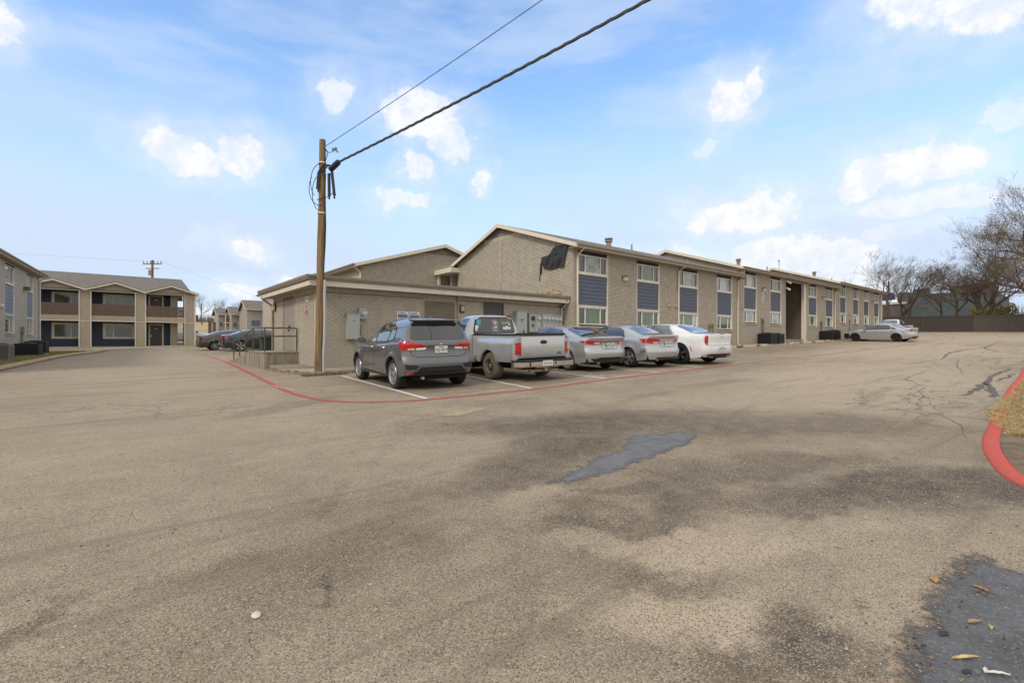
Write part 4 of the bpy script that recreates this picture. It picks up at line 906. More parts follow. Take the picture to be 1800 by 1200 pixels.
# ---------------------------------------------------------------- utility pole with service cable
def mat_pole():
    m, nt, b, N, L = mat_nodes('weathered_pole_wood'); b.inputs['Roughness'].default_value = .85
    tc = N('ShaderNodeTexCoord'); mp = N('ShaderNodeMapping'); mp.inputs['Scale'].default_value = (14,14,.7); L(tc.outputs['Object'], mp.inputs[0])
    n = N('ShaderNodeTexNoise'); n.inputs['Scale'].default_value = 2; n.inputs['Detail'].default_value = 7; L(mp.outputs[0], n.inputs['Vector'])
    r = N('ShaderNodeValToRGB'); e = r.color_ramp.elements; e[0].position = .3; e[0].color = (.085,.052,.024,1); e[1].position = .72; e[1].color = (.30,.205,.10,1); L(n.outputs[0], r.inputs[0]); L(r.outputs[0], b.inputs['Base Color'])
    bp = N('ShaderNodeBump'); bp.inputs['Strength'].default_value = .6; bp.inputs['Distance'].default_value = .01; L(n.outputs[0], bp.inputs['Height']); L(bp.outputs[0], b.inputs['Normal']); return m
mPole = mat_pole()
PB, PT = Vector((4.86, 15.3, -1.15)), Vector((5.02, 15.42, 6.28))
def onpole(z, dx=0, dy=0): t = (z-PB.z)/(PT.z-PB.z); q = PB.lerp(PT, t); return Vector((q.x+dx, q.y+dy, z))
pole = thing('utility_pole', 'tall leaning brown wooden utility pole at the annex corner', 'utility pole', PB)
m = MB(); m.tube([onpole(z, .008*math.sin(z*1.7)) for z in [-1.15+.5*k for k in range(15)]+[6.28]], [.128-.0022*k for k in range(16)], 18); m.build('shaft', mPole, pole, smooth=60)
X1 = Vector((.7727,-.6347,0)); Y1 = Vector((.6347,.7727,0))
m = MB(); m.tube([onpole(z)+X1*(.155+.012*math.sin(z*3))-Y1*.03 for z in [-1.0,-.4,.2,.8,1.4,1.9]], .042, 10); m.build('conduit', mGrey, pole, smooth=60)
m = MB()
m.tube([onpole(z)+X1*(.12+.02*math.sin(z*2.3))-Y1*.02 for z in [1.9,2.4,3,3.6,4.2,4.8,5.2]], .02, 6)
for s_, z0, w_, ph in ((-1,4.95,.30,0),(-1,4.6,.24,.4),(-1,4.75,.34,.9)):
    m.tube([onpole(z0+.55*math.cos(a))+X1*(-.02+s_*w_*math.sin(a)*1.)-Y1*.10 for a in [ph+.25*k for k in range(11)]], .011, 5)
m.tube([onpole(5.45)+X1*.28-Y1*.1, onpole(5.42)+X1*.08-Y1*.16, onpole(5.2)-X1*.06-Y1*.16, onpole(4.7)-X1*.1-Y1*.13], .032, 6)
m.tube([onpole(5.4)+X1*.2-Y1*.1, onpole(5.2)-X1*.02-Y1*.17, onpole(4.6)-X1*.07-Y1*.14], .02, 6)
m.tube([onpole(4.6)+X1*.35-Y1*.05, onpole(4.45)+X1*.2-Y1*.12, onpole(4.42)+X1*.05-Y1*.14, onpole(4.36)-X1*.1-Y1*.12], .012, 5)
m.tube([onpole(6.0)+X1*.1, onpole(5.85)+X1*.16, onpole(5.62)+X1*.12-Y1*.06, onpole(5.3)+X1*.11-Y1*.06], .013, 5)
m.tube([onpole(5.98)+X1*.1, onpole(5.88)+X1*.2, onpole(5.93)+X1*.34], .011, 5); m.build('looped_cable', mCable, pole)
for dx, z0, z1, tilt in ((.24,5.2,4.5,.02),(.33,5.25,4.52,.09)):
    m = MB(); m.tube([onpole(z0)+X1*dx-Y1*.08, onpole(z1)+X1*(dx+tilt)-Y1*.08], .045, 10); m.tube([onpole(z1)+X1*(dx+tilt)-Y1*.08, onpole(z1-.1)+X1*(dx+tilt)-Y1*.08], .03, 8); m.build('splice_sleeve', mCable, pole, smooth=50)
m = MB(); a = onpole(5.33)+X1*.27-Y1*.05; b_ = onpole(5.52)+X1*.58-Y1*.2; m.tube([a, a.lerp(b_,.5), b_], [.085,.09,.085], 12)
for k in range(6): q = a.lerp(b_, .1+.16*k); m.tube([q+Vector((0,0,-.11)), q+Vector((.01,0,.10))], .012, 4)
m.build('cable_clamp', mCable, pole, smooth=50)
m = MB(); m.tube([onpole(5.98)+X1*.3, onpole(6.02)+X1*.44], .05, 8); m.tube([onpole(5.98)+X1*.40, onpole(5.9)+X1*.47], .03, 6); m.build('knob_insulator', mGutter, pole)
for z in (5.55, 3.98): m = MB(); m.tube([onpole(z-.02), onpole(z+.02)], .126, 18); m.build('strap', mTrim, pole)
def span(name, label, p, q, r0, sag, n=28, mat=None, ext=2.2):
    p, q = Vector(p), Vector(q); m = MB(); q2 = p+(q-p)*ext; pts = []
    for k in range(n+1): t = k/n; c = p.lerp(q2, t); c.z -= sag*4*t*(1-t)*ext*.5; pts.append(c)
    m.tube(pts, r0, 6); return tag(m.build(name, mat or mCableG), label, 'cable')
o = span('service_cable', 'thick twisted overhead cable running from the pole clamp over the lot', b_, (7.62,5.3,6.55), .030, .22)
m = MB(); p, q = Vector(b_), Vector((7.62,5.3,6.55)); q2 = p+(q-p)*2.2
for ph in (0, 2.1, 4.2):
    pts = []
    for k in range(241): t = k/240; c = p.lerp(q2, t); c.z -= .22*4*t*(1-t)*1.1; a = t*140+ph; pts.append(c+X1*.028*math.cos(a)+Vector((0,0,.028*math.sin(a))))
    m.tube(pts, .013, 4)
m.build('strand', mCable, o)
span('overhead_wire', 'thin overhead wire running from near the pole top over the lot', onpole(6.1)+X1*.1, (7.6,8.1,8.0), .011, .14)

# ---------------------------------------------------------------- planting bed, wheel stops, condensers
sheet('planting_bed', rough_poly([(29.4,14.95),(40,15.0),(52.2,15.05),(66,15.1),(66,15.48),(29.4,15.48)], .03, 8, 4), .06, mDirt)
def bed_area(r): x = r.uniform(29.5, 52); return x, r.uniform(14.92, 15.45), 1.3
blades(2600, bed_area, .09, 'dry_grass', mDry, 15, .01, .05)
mStop = M('cream_concrete_wheel_stop', (.50,.45,.35), .9, var=.15, vs_=3, bump=.2, bs=40)
for i, (a, b) in enumerate([(28.7,30.63),(31.62,33.44),(33.95,36.12),(36.4,38.57),(38.77,40.92),(41.25,43.47),(44.03,46.12),(46.39,48.87)]):
    x = (a+b)/2; z = gz(x, 14.8); L_ = min(1.95, b-a)/2
    o = MB().add([(x+s*(L_-i_*.03), 14.8+y, z+h) for s in (-1, 1) for i_, (y, h) in enumerate(((-.085,-.03),(-.075,.09),(-.045,.125),(.045,.125),(.075,.09),(.085,-.03)))], [(0,1,2,3,4,5),(11,10,9,8,7,6)]+[(k,k+6,(k+1)%6+6,(k+1)%6) for k in range(6)]).build('wheel_stop', mStop)
    o.rotation_euler = (0,0,0)
    lab = ['beside the tail of the white sedan','left of the dry grass under the fifth window column','below the wall pipes of the stepped section','in front of the nearer pair of black condensers','just left of the breezeway steps','right in front of the breezeway','just right of the breezeway, before its window','in front of the farther black condensers by the silver sedan'][i]
    tag(o, 'cream concrete wheel stop '+lab, 'wheel stop', 'wheel stops along the planting bed')
mAC = M('black_condenser_steel', (.016,.018,.021), .5, var=.15); mACg = M('grey_condenser_steel', (.19,.185,.175), .5, var=.1); mCoil = M('condenser_coil', (.006,.006,.007), .8, var=.2)
def condenser(label, x, y, w, h, rot, mt=None, group=None):
    mt = mt or mAC; z = gz(x, y)+.06; t = thing('air_conditioner', label, 'air conditioner', (x, y, z), rot, group); s = w/2; c = .07*w/.8
    ring = []
    for cx, cy, a0 in ((s-c,s-c,0),(-s+c,s-c,90),(-s+c,-s+c,180),(s-c,-s+c,270)):
        for k in range(5): a = R(a0+22.5*k); ring.append((cx+c*math.cos(a), cy+c*math.sin(a)))
    m = MB(); m.prism([(x_*.95, y_*.95, .05) for x_, y_ in ring], (0,0,h-.08)); m.build('coil', mCoil, t, shift=False)
    m = MB(); m.prism([(x_, y_, .04) for x_, y_ in ring], (0,0,.07)); m.build('base_pan', mt, t, shift=False); m = MB(); m.prism([(x_*1.01, y_*1.01, h-.07) for x_, y_ in ring], (0,0,.06)); m.build('top_cap', mt, t, shift=False)
    m = MB(); n = 14
    for k in range(n):
        z_ = .12+(h-.2)*k/(n-1)*.97; b = len(m.v); N_ = len(ring)
        for q, dz_ in ((1.,0.),(1.0,.022),(.955,.03)): m.v += [(x_*q, y_*q, z_+dz_) for x_, y_ in ring]
        for j in range(2):
            for i_ in range(N_): m.f.append((b+j*N_+i_, b+j*N_+(i_+1)%N_, b+(j+1)*N_+(i_+1)%N_, b+(j+1)*N_+i_))
    m.build('louvre', mt, t, shift=False)
    for k in range(4): a = R(45+90*k); m = MB(); m.box((s*.96*math.copysign(1,math.cos(a))-.03, s*.96*math.copysign(1,math.sin(a))-.03, .05), (s*.96*math.copysign(1,math.cos(a))+.03, s*.96*math.copysign(1,math.sin(a))+.03, h-.05)); m.build('corner_post', mt, t, shift=False)
    m = MB(); m.lathe([(s*.78,h),(s*.8,h+.015),(s*.5,h+.05),(.05,h+.06)], (0,0,0), n=20); m.build('fan_guard', mBlackM, t, smooth=50, shift=False)
    m = MB(); m.box((-s-.1,-s-.1,-.09), (s+.1,s+.1,.03)); m.build('pad', mConc, t, shift=False); return t
condenser('black condenser left of the breezeway, nearer of its pair', 35.75, 14.98, .95, .80, 0); condenser('black condenser left of the breezeway, farther of its pair', 37.2, 15.0, .8, .76, 0)
condenser('black condenser right of the breezeway, larger one of its pair', 47.7, 14.98, 1.1, .80, 0); condenser('black condenser right of the breezeway, smaller one near the silver sedan', 49.3, 15.0, .75, .85, 0)

# ---------------------------------------------------------------- left brick building
lft = thing('apartment_building', 'brick apartment building cut off by the left picture edge', 'apartment building', (-5.55, 23.1, -.75), R(86.5))
OFF[lft.name] = Vector((0, 0, -.75))
FB = Fr((0, 0), (1, 0), (0, -1))
cols = [(3.6,5.6),(9.2,11.2),(14.95,17.05),(20.2,22.2)]; holes = [(a,b,.42,4.33) for a,b in cols]
wl = wall_sheet(MB(), FB, 0, 24, -1.4, 4.5, holes, .16).build('wall', mMortar, lft)
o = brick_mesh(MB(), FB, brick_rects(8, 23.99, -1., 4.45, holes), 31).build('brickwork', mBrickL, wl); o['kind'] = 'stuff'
pp = [(gDark,gGreen),(gSky,gDark),(gSky,gDark),(gPale,gDark)]
for i, (a, b) in enumerate(cols):
    m = MB(); FB.box(m, (a,.05,4.27),(b,.14,4.33)); m.build('soffit_shade_strip', mDark, lft)  # shadow under the soffit painted as a dark strip
    window(lft, FB, a+.03, b-.03, 3.27, 4.28, (0,.68,1), pp[i], .1); siding(lft, FB, a+.03, b-.03, 1.55, 3.19, mSlateLt, dep=.06); window(lft, FB, a+.03, b-.03, .47, 1.47, (0,.68,1), (gGreen,gDark), .1)
    m = MB(); FB.box(m, (a-.01,.0,1.475),(b,.12,1.545)); FB.box(m, (a-.01,.0,3.195),(b,.12,3.265)); FB.box(m, (b-.05,.0,.42),(b,.15,4.27)); FB.box(m,(a,.0,.42),(a+.03,.15,4.27)); m.build('window_trim', mWhite, lft)
    m = MB(); FB.box(m, (a-.05,-.05,.33),(b+.05,.05,.415)); m.build('brick_sill', mBrick, lft)
gable_roof(lft, FB, -1, 24.35, -.35, 11.4, 5.5, 4.62, 6.5, rake0=False)
m = MB(); m.add([FB.p(24,y,z) for y, z in ((0,-1.4),(11,-1.4),(11,4.5),(5.5,6.3),(0,4.5))], [(0,1,2,3,4)]); FB.box(m, (-.05,.02,-1.4),(0,11,4.5)); FB.box(m, (0,10.9,-1.4),(24,11,4.5)); m.build('end_wall', mBrick, lft)
downspout(lft, FB, 23.9, 0, 4.55, -.7, .35)
m = MB(); FB.box(m, (23.6,-.02,-.8),(23.62,-.01,4.4)); m.build('joint_strip', mBrown, lft)
m = MB(); FB.box(m, (19.2,-.28,3.15),(19.5,-.01,3.4)); m.build('wall_lamp', mBrown, lft); m = MB(); m.lathe([(.13,0),(.13,.06),(.09,.1),(0,.11)], FB.p(14.15,0,1.9), (0,-1,0), 12); m.build('vent_hood', mTrim, lft, smooth=50)
m = MB(); m.tube([FB.p(18.5,-.1,-.6),FB.p(18.5,-.08,.2),FB.p(18.62,-.08,.6)], .05, 6); FB.box(m, (18.4,-.16,.5),(18.62,-.01,.9)); FB.box(m, (18.7,-.1,.55),(18.85,-.01,.8)); m.build('disconnect_box', mGutter, lft)
condenser('black condenser by the left brick wall, nearer of two', -3.78, 38.5, 1.05, .72, R(-4)); condenser('black condenser by the left brick wall, behind the larger one', -3.72, 41.7, .95, .8, R(-4)); condenser('dull grey condenser at the left picture edge', -4.15, 32.4, .85, .8, R(-4), mACg)
sheet('lawn', [(-5.2,20),(-3.75,20),(-3.45,25.3),(-3.0,30.2),(-2.5,36.5),(-1.9,39.5),(-1.2,43),(-1.8,45.5),(-4.2,47.5)], .10, mTurf)
def lawn_area(r): y = r.uniform(26, 44); x = np.interp(y, [25,30,36.5,40,44],[-3.5,-3.05,-2.55,-1.9,-1.5])-r.random()*1.6; return x, y, 1.5
blades(3500, lawn_area, .08, 'lawn_grass', mGrn, 21, .01, .1)
lk = smooth_path([(-3.9,14),(-3.6,20),(-3.21,25.3),(-2.8,30.2),(-2.3,36.0),(-1.7,39.4),(-.9,43),(-.4,47)], .6)
tag(kerb(lk, .28, .14, 'kerb', M('sandy_kerb', (.42,.33,.20), .9, var=.15, vs_=2), 1), kind='structure')
ribbon([Vector((p.x+.0, p.y)) for p in lk], .10, .045, 'red_kerb_line', mRedPaint)
slab('sidewalk', [(-6,47.9),(-1.0,47.2),(.0,49.5),(6.4,54.2),(6.4,55.9),(-9,55.9)], lambda u, v: gz(u, v)+.06, mConc)
sheet('lawn', [(-5,50.5),(-2.2,50.5),(-.4,53.5),(6.2,55.4),(6.2,55.9),(-6,55.9)], .075, mTurf)

# ---------------------------------------------------------------- balcony building across the end of the lot
bal = thing('balcony_building', 'two storey tan siding building with zigzag gablets and recessed navy balconies', 'apartment building', (0, 56, -.5))
FC = Fr((0, 56), (1, 0), (0, -1))
cols = [(-6.6,-5.6),(-2.38,-1.61),(1.45,2.2),(5.22,6.02)]
def lap_wall(name, F, x0, x1, z0, z1, y0=0., lap=.2, par=None, mat=None):
    m = MB(); n = int(round((z1-z0)/lap))
    for k in range(n):
        za, zb = z0+k*lap, z0+(k+1)*lap
        m.add([F.p(x,y,z) for x in (x0, x1) for y, z in ((y0-.022,za),(y0+.05,za),(y0+.05,zb),(y0,zb))], [(0,1,2,3),(4,7,6,5),(0,4,5,1),(2,6,7,3),(3,7,4,0)])
    return m.build(name, mat or mTan, par)
for a, b in cols:
    lap_wall('siding_pier', FC, a, b, -.8, 4.8, par=bal); m = MB()
    FC.box(m, (a,.05,-.8),(b,1.6,4.8)); m.build('pier_side', mTan, bal); m = MB()
    for x in (a, b): FC.box(m, (x-.035,-.035,-.6),(x+.035,.06,4.5))
    m.build('corner_trim', mTrim, bal)
m = MB(); FC.box(m, (-7,1.5,-.8),(4.72,1.6,4.8)); m.build('recess_wall', mNavy, bal)
m = MB(); FC.box(m, (-7,.0,1.80),(6.0,1.5,2.28)); m.build('balcony_floor', mTan, bal); m = MB(); FC.box(m, (-7,-.02,1.77),(5.98,.03,1.83)); FC.box(m, (-7,-.02,4.40),(5.98,.04,4.46)); m.build('opening_trim', mTrim, bal)
m = MB(); FC.box(m, (-7,.04,4.42),(6,1.5,4.5)); m.build('ceiling', mTan, bal); m = MB(); FC.box(m, (-7,-.3,-.9),(6.3,1.5,-.45)); m.build('porch_slab', mConc, bal)
for a, b in ((-5.6,-2.38),(-1.61,1.45),(2.2,5.22)):
    r = MB(); FC.box(r, (a,.06,2.30),(b,.09,2.34)); rl = r.build('balcony_rail', mWood, bal)
    for k in range(8): q = MB(); FC.box(q, (a+.04,.02,2.31+k*.125),(b-.04,.055,2.425+k*.125)); q.build('board', mWood, rl)
for a, b, lo in ((-4.1,-2.45,0),(-.72,1.38,0),(-4.1,-2.45,1),(-.72,1.38,1)):
    z0, z1 = ((3.0,4.22) if not lo else (.34,1.55)); m = MB(); FC.box(m, (a-.12,1.44,z0-.1),(b+.12,1.5,z1+.1)); m.build('window_surround', mTrim, bal)
    window(bal, FC, a, b, z0, z1, (0,.28,1) if a > -2 else (0,.72,1), (gOlive, gGreen if not lo else gDark) if a > -2 else (gOlive, gDark), 1.42, .06)
for z0, lb in ((2.28,1),(-.45,0)):
    m = MB(); FC.box(m, (2.48,1.43,z0),(3.64,1.5,z0+2.1)); dr = m.build('door_surround', mTrim, bal); m = MB(); FC.box(m, (2.6,1.40,z0+.02),(3.52,1.44,z0+2.0)); m.build('door_leaf', mDarkDoor, dr); m = MB(); FC.box(m, (2.95,1.385,z0+1.62),(3.15,1.40,z0+1.72)); m.build('number_plate', mTrim, dr); m = MB(); FC.box(m, (2.66,1.36,z0+.95),(2.72,1.4,z0+1.05)); m.build('handle', mChrome, dr)
m = MB(); FC.box(m, (4.14,.9,-.5),(4.72,1.6,4.5)); m.build('stair_wall', mTan, bal)
m = MB()
for k in range(13): FC.box(m, (4.75,1.9+k*.26,-.35+k*.2),(5.6,2.22+k*.26,-.30+k*.2))
for k in range(5): FC.box(m, (4.74,.1,2.4+k*.17),(5.2,.14,2.47+k*.17))
o = m.build('stair_tread', mTrim, bal)
m = MB(); m.beam(FC.p(5.6,2.0,-.5), FC.p(5.6,5.3,2.2), .05, .25); m.build('stair_stringer', mBrown, bal)
pk = [-8.1,-4.03,.05,4.14]; vl = [-10.1,-6.05,-1.98,2.12,6.32]
for i, p in enumerate(pk):
    a, b = vl[i], vl[i+1]; m = MB(); m.prism([FC.p(a,.0,4.42),FC.p(b,.0,4.42),FC.p(b,.0,4.55),FC.p(p,.0,5.2),FC.p(a,.0,4.55)], (0,.06,0)); m.build('gablet', mTan, bal)
    m = MB()
    for x, s in ((a,1),(b,-1)):
        m.add([FC.p(xx,y,z) for y in (-.38,-.34) for xx, z in ((x,4.60),(p,5.30),(p,5.13),(x,4.43))], [(0,1,2,3),(4,7,6,5),(0,4,5,1),(1,5,6,2),(2,6,7,3),(3,7,4,0)])
    m.build('zigzag_fascia', mTrim, bal)
    m = MB()
    for x in (a, b): m.add([FC.p(xx,y,z) for y, xx, z in ((-.40,x,4.62),(-.40,p,5.32),(3.2,p,5.32),(.2,x,4.62))]+[FC.p(xx,y,z) for y, xx, z in ((-.40,x,4.58),(-.40,p,5.28),(3.2,p,5.28),(.2,x,4.58))], [(0,1,2,3),(4,7,6,5),(0,4,5,1),(0,3,7,4)])
    m.build('gablet_roof', mShingle, bal)
m = MB(); m.add([FC.p(x,y,z) for x, y, z in ((-11,-.1,4.50),(5.9,-.1,4.50),(5.35,4.6,6.42),(-11,4.6,6.42))]+[FC.p(x,y,z) for x, y, z in ((-11,9.5,4.5),(5.9,9.5,4.5))], [(0,1,2,3),(3,2,5,4)]); rf = m.build('roof', mShingle, bal)
m = MB(); FC.box(m, (5.9,1.6,-.8),(6.02,3,4.5)); FC.box(m, (-7,9,-.8),(4.1,9.1,4.5)); FC.box(m, (4.1,1.62,-.8),(4.2,9,4.5)); m.build('rear_wall', mTan, bal)
m = MB(); m.tube([FC.p(6.15,-.3,4.5),FC.p(6.06,-.06,4.2),FC.p(6.06,-.06,-.5)], .04, 6); m.build('downspout', mTrim, bal)

# ---------------------------------------------------------------- far apartment blocks, field and road beyond
mFarWall = M('grey_tan_siding', (.30,.275,.245), .8, var=.08)
def far_block(label, x, y, w, d, eave, ridge, peak=True):
    zb = gz(x, y)-.4; t = thing('apartment_block', label, 'apartment block', (x, y, zb)); F = Fr((x, y), (1, 0), (0, -1)); z = zb; h = eave-z
    m = MB(); m.box((x,y,z),(x+w,y+d,eave)); m.prism([(x,y,eave-.02),(x,y+d,eave-.02),(x,y+d/2,ridge-.15)], (.1,0,0)); m.build('wall', mFarWall, t)
    for k in (0, 1):
        m = MB(); m.box((x+w*.42,y-1.3,z+.1+k*h*.5),(x+w*.86,y-.02,z+.3+k*h*.5)); m.build('balcony_slab', mTrim, t)
    m = MB(); m.box((x+w*.44,y-1.28,z+.3+h*.5),(x+w*.84,y-1.22,z+1.3+h*.5)); m.build('balcony_rail', mWood, t)
    for xx in (x+w*.42, x+w*.84): m = MB(); m.box((xx,y-1.32,z),(xx+.18,y-1.14,eave)); m.build('balcony_post', mTrim, t)
    m = MB(); m.box((x+w*.86,y-.06,z),(x+w*.98,y-.01,eave-.3)); m.build('wood_panel', mWood, t); m = MB(); m.box((x+w*.10,y-.05,z+h*.36),(x+w*.30,y-.012,z+h*.58)); m.build('blue_panel', mSlate, t)
    for zz in (z+.7, z+.6+h*.5):
        window(t, F, x+w*.50, x+w*.78, zz, zz+1.4, (0,.5,1), (gDark,gDark), -.03, .08); window(t, F, x+w*.10, x+w*.30, zz, zz+1.3, (0,1), (gDark,), -.03, .08)
    gable_roof(t, F, x-.5-x, w+.5, -.7, d+.7, d/2, eave+.05, ridge, gutter=False)
    if peak:
        m = MB(); cx = x+w*.63; m.prism([(cx-w*.27,y-1.4,eave-.3),(cx+w*.27,y-1.4,eave-.3),(cx+w*.27,y-1.4,eave+.05),(cx,y-1.4,eave+1.1),(cx-w*.27,y-1.4,eave+.05)], (0,3.2,0)); m.build('porch_gable', mFarWall, t)
        for sx in (-1, 1): m = MB(); m.beam((cx+sx*w*.29,y-1.5,eave+.0),(cx,y-1.5,eave+1.2), .1, .28); m.build('gable_trim', mTrim, t)
        for sx in (-1, 1): m = MB(); m.add([(cx+sx*w*.30,y-1.5,eave+.05),(cx,y-1.5,eave+1.25),(cx,y+2.4,eave+1.25),(cx+sx*w*.30,y+1.0,eave+.05)], [(0,1,2,3)]); m.build('porch_roof', mShingle, t)
    return t
far_block('farthest of three small grey tan apartment blocks seen past the charcoal sedan', 18.3, 128, 2.7, 6, 6.2, 7.8, False)
far_block('middle of three small grey tan apartment blocks past the charcoal sedan', 20.3, 124, 3.3, 6, 6.1, 8.0, False)
far_block('nearest of three small grey tan apartment blocks, tallest against the annex edge', 21.9, 116, 8.2, 7, 6.9, 9.1)
sheet('field', [(-60,98),(11,98),(14,112),(17.8,128),(21,150),(30,178),(-60,178)], .05, mField, cell=4.); sheet('field', [(23,150),(60,150),(120,240),(32,240),(27,178)], .05, mField, cell=6.)
for i, (x, y) in enumerate(((15.2,117),(15.9,116.5))):
    m = MB(); m.box((x-.28,y-.28,gz(x,y)),(x+.28,y+.28,gz(x,y)+2.4-i*.2)); m.box((x-.34,y-.34,gz(x,y)+2.4-i*.2),(x+.34,y+.34,gz(x,y)+2.5-i*.2)); tag(m.build('gate_pillar', mWood), 'brown gate pillar in the dry field, %s of two' % ('wider' if i == 0 else 'right hand'), 'pillar')
t = thing('pylon_sign', 'dark sign panel on a thin post beyond the balcony building corner', 'sign', (14.1,130.7,gz(14,130))); m = MB(); m.tube([(14.1,130.7,gz(14,130)),(14.1,130.7,5)], .12, 6); m.build('post', mBlackM, t); m = MB(); m.box((13.5,130.6,4.5),(14.7,130.8,6.0)); m.build('panel', M('dark_sign_face', (.05,.06,.08), .5), t)
fp = thing('power_pole', 'distant power pole with crossarm behind the balcony building roof', 'utility pole', (4.5,93.3,0.)); m = MB(); m.tube([(4.5,93.3,-.2),(4.5,93.3,12.6)], [.2,.15], 8); m.build('shaft', mPole, fp)
m = MB(); m.beam((3.4,94.2,12.0),(5.6,92.4,12.0), .12, .14); m.beam((3.7,93.95,11.3),(5.3,92.65,11.3), .1, .12); m.build('crossarm', mPole, fp)
m = MB()
for k in range(6): q = Vector((3.45,94.15,12.1)).lerp(Vector((5.55,92.45,12.1)), k/5); m.tube([q, q+Vector((0,0,.35))], .07, 6)
m.build('insulator', mGutter, fp); m = MB(); m.tube([(4.2,93.,10.2),(4.2,93.,11.0)], .25, 8); m.build('transformer', mGutter, fp)
o = MB().tube([(3.5,94.1,12.4),(-15,92,11.6),(-40,90,12.5)], .009, 4).build('power_line', mCable); tag(o, 'faint power line left of the distant crossarm pole', 'power line')
o = MB().tube([(5.5,92.5,12.4),(28,125,9.6),(60,170,13)], .01, 4).build('power_line', mCable); tag(o, 'faint power line right of the distant pole above the far blocks', 'power line')

# ---------------------------------------------------------------- board fence, warehouse, rooftop units
mFence = M('dark_brown_fence_board', (.050,.040,.032), .8, var=.3, vs_=2, stretch=(3,3,.4)); mFence2 = M('greyer_fence_board', (.080,.066,.055), .8, var=.25, vs_=2, stretch=(3,3,.4))
fen = thing('board_fence', 'long dark brown vertical board fence across the far end of the lot', 'fence', (75, 12, 1.))
m = MB()
for zoff in (.35, 1.5): 
    for k in range(14): y = -8+k*2.4; m.beam((75.08,y,gz(75,y)+zoff),(75.08,y+2.4,gz(75,y+2.4)+zoff), .06, .09)
m.build('fence_rail', mFence, fen)
meF = {}
for mt, key in ((mFence, 0), (mFence2, 1)):
    q = MB(); q.box((-.02,-.095,-.1),(.02,.095,1.84)); me = bpy.data.meshes.new('board'); me.from_pydata(q.v, [], q.f); me.materials.append(mt); meF[key] = me
r = random.Random(4); y = -8.
while y < 25.5:
    o = bpy.data.objects.new('board', meF[1 if 1.5 < y < 9.2 else 0]); COL.objects.link(o); o.parent = fen
    o.location = Vector((75+r.uniform(-.012,.012), y, gz(75, y)+.05+r.uniform(-.02,.02)))-OFF[fen.name]; y += .2
mWare = M('blue_grey_warehouse_wall', (.075,.098,.108), .8, var=.15, vs_=.4); mWareB = M('brown_block_wall', (.10,.082,.072), .85, var=.25, vs_=.6); mHV = M('rooftop_unit', (.10,.095,.09), .7, var=.2)
wh = thing('warehouse', 'low blue grey flat roofed warehouse behind the board fence', 'warehouse', (100, 15, 1.5))
m = MB(); m.box((100,9.9,1),(118,19.6,7.45)); m.build('wall', mWare, wh); m = MB(); m.box((99.9,9.8,7.3),(100.15,19.7,7.6)); m.build('parapet', mHV, wh)
for y, s, h in ((18.6,.9,.6),(13.9,1.1,.7),(11.2,1.2,.9)): m = MB(); m.box((101,y-s,7.45),(103,y+s,7.45+h+.5)); m.box((100.9,y-s*.6,7.5),(101,y+s*.6,7.4+h)); m.build('rooftop_unit', mHV, wh)
for y in (18.9, 17.8): m = MB(); m.box((99.6,y-.35,2.6),(99.98,y+.35,3.6)); m.build('wall_unit', mGreyBox, wh)
wb = thing('storage_building', 'brown block building with a small purple awning behind the fence', 'warehouse', (97, 22, 1.5))
m = MB(); m.box((97.5,19.65,1),(112,27,6.1)); m.build('wall', mWareB, wb); m = MB(); m.box((97.3,19.7,6.0),(97.6,27,6.3)); m.build('parapet', mTrim, wb)
m = MB(); m.prism([(97.9,21.4,6.9),(97.9,24.2,6.7),(97.9,24.2,7.9),(97.9,21.7,8.0)], (1.5,0,0)); m.build('awning', M('purple_sheet', (.045,.035,.10), .6), wb)
m = MB(); m.box((99,19.8,6.1),(101,21.1,8.0)); m.build('rooftop_unit', mHV, wb)
for y in (22.4, 20.6): m = MB(); m.box((97.3,y-.4,2.7),(97.49,y+.4,3.9)); m.build('window', mTrim, wb)

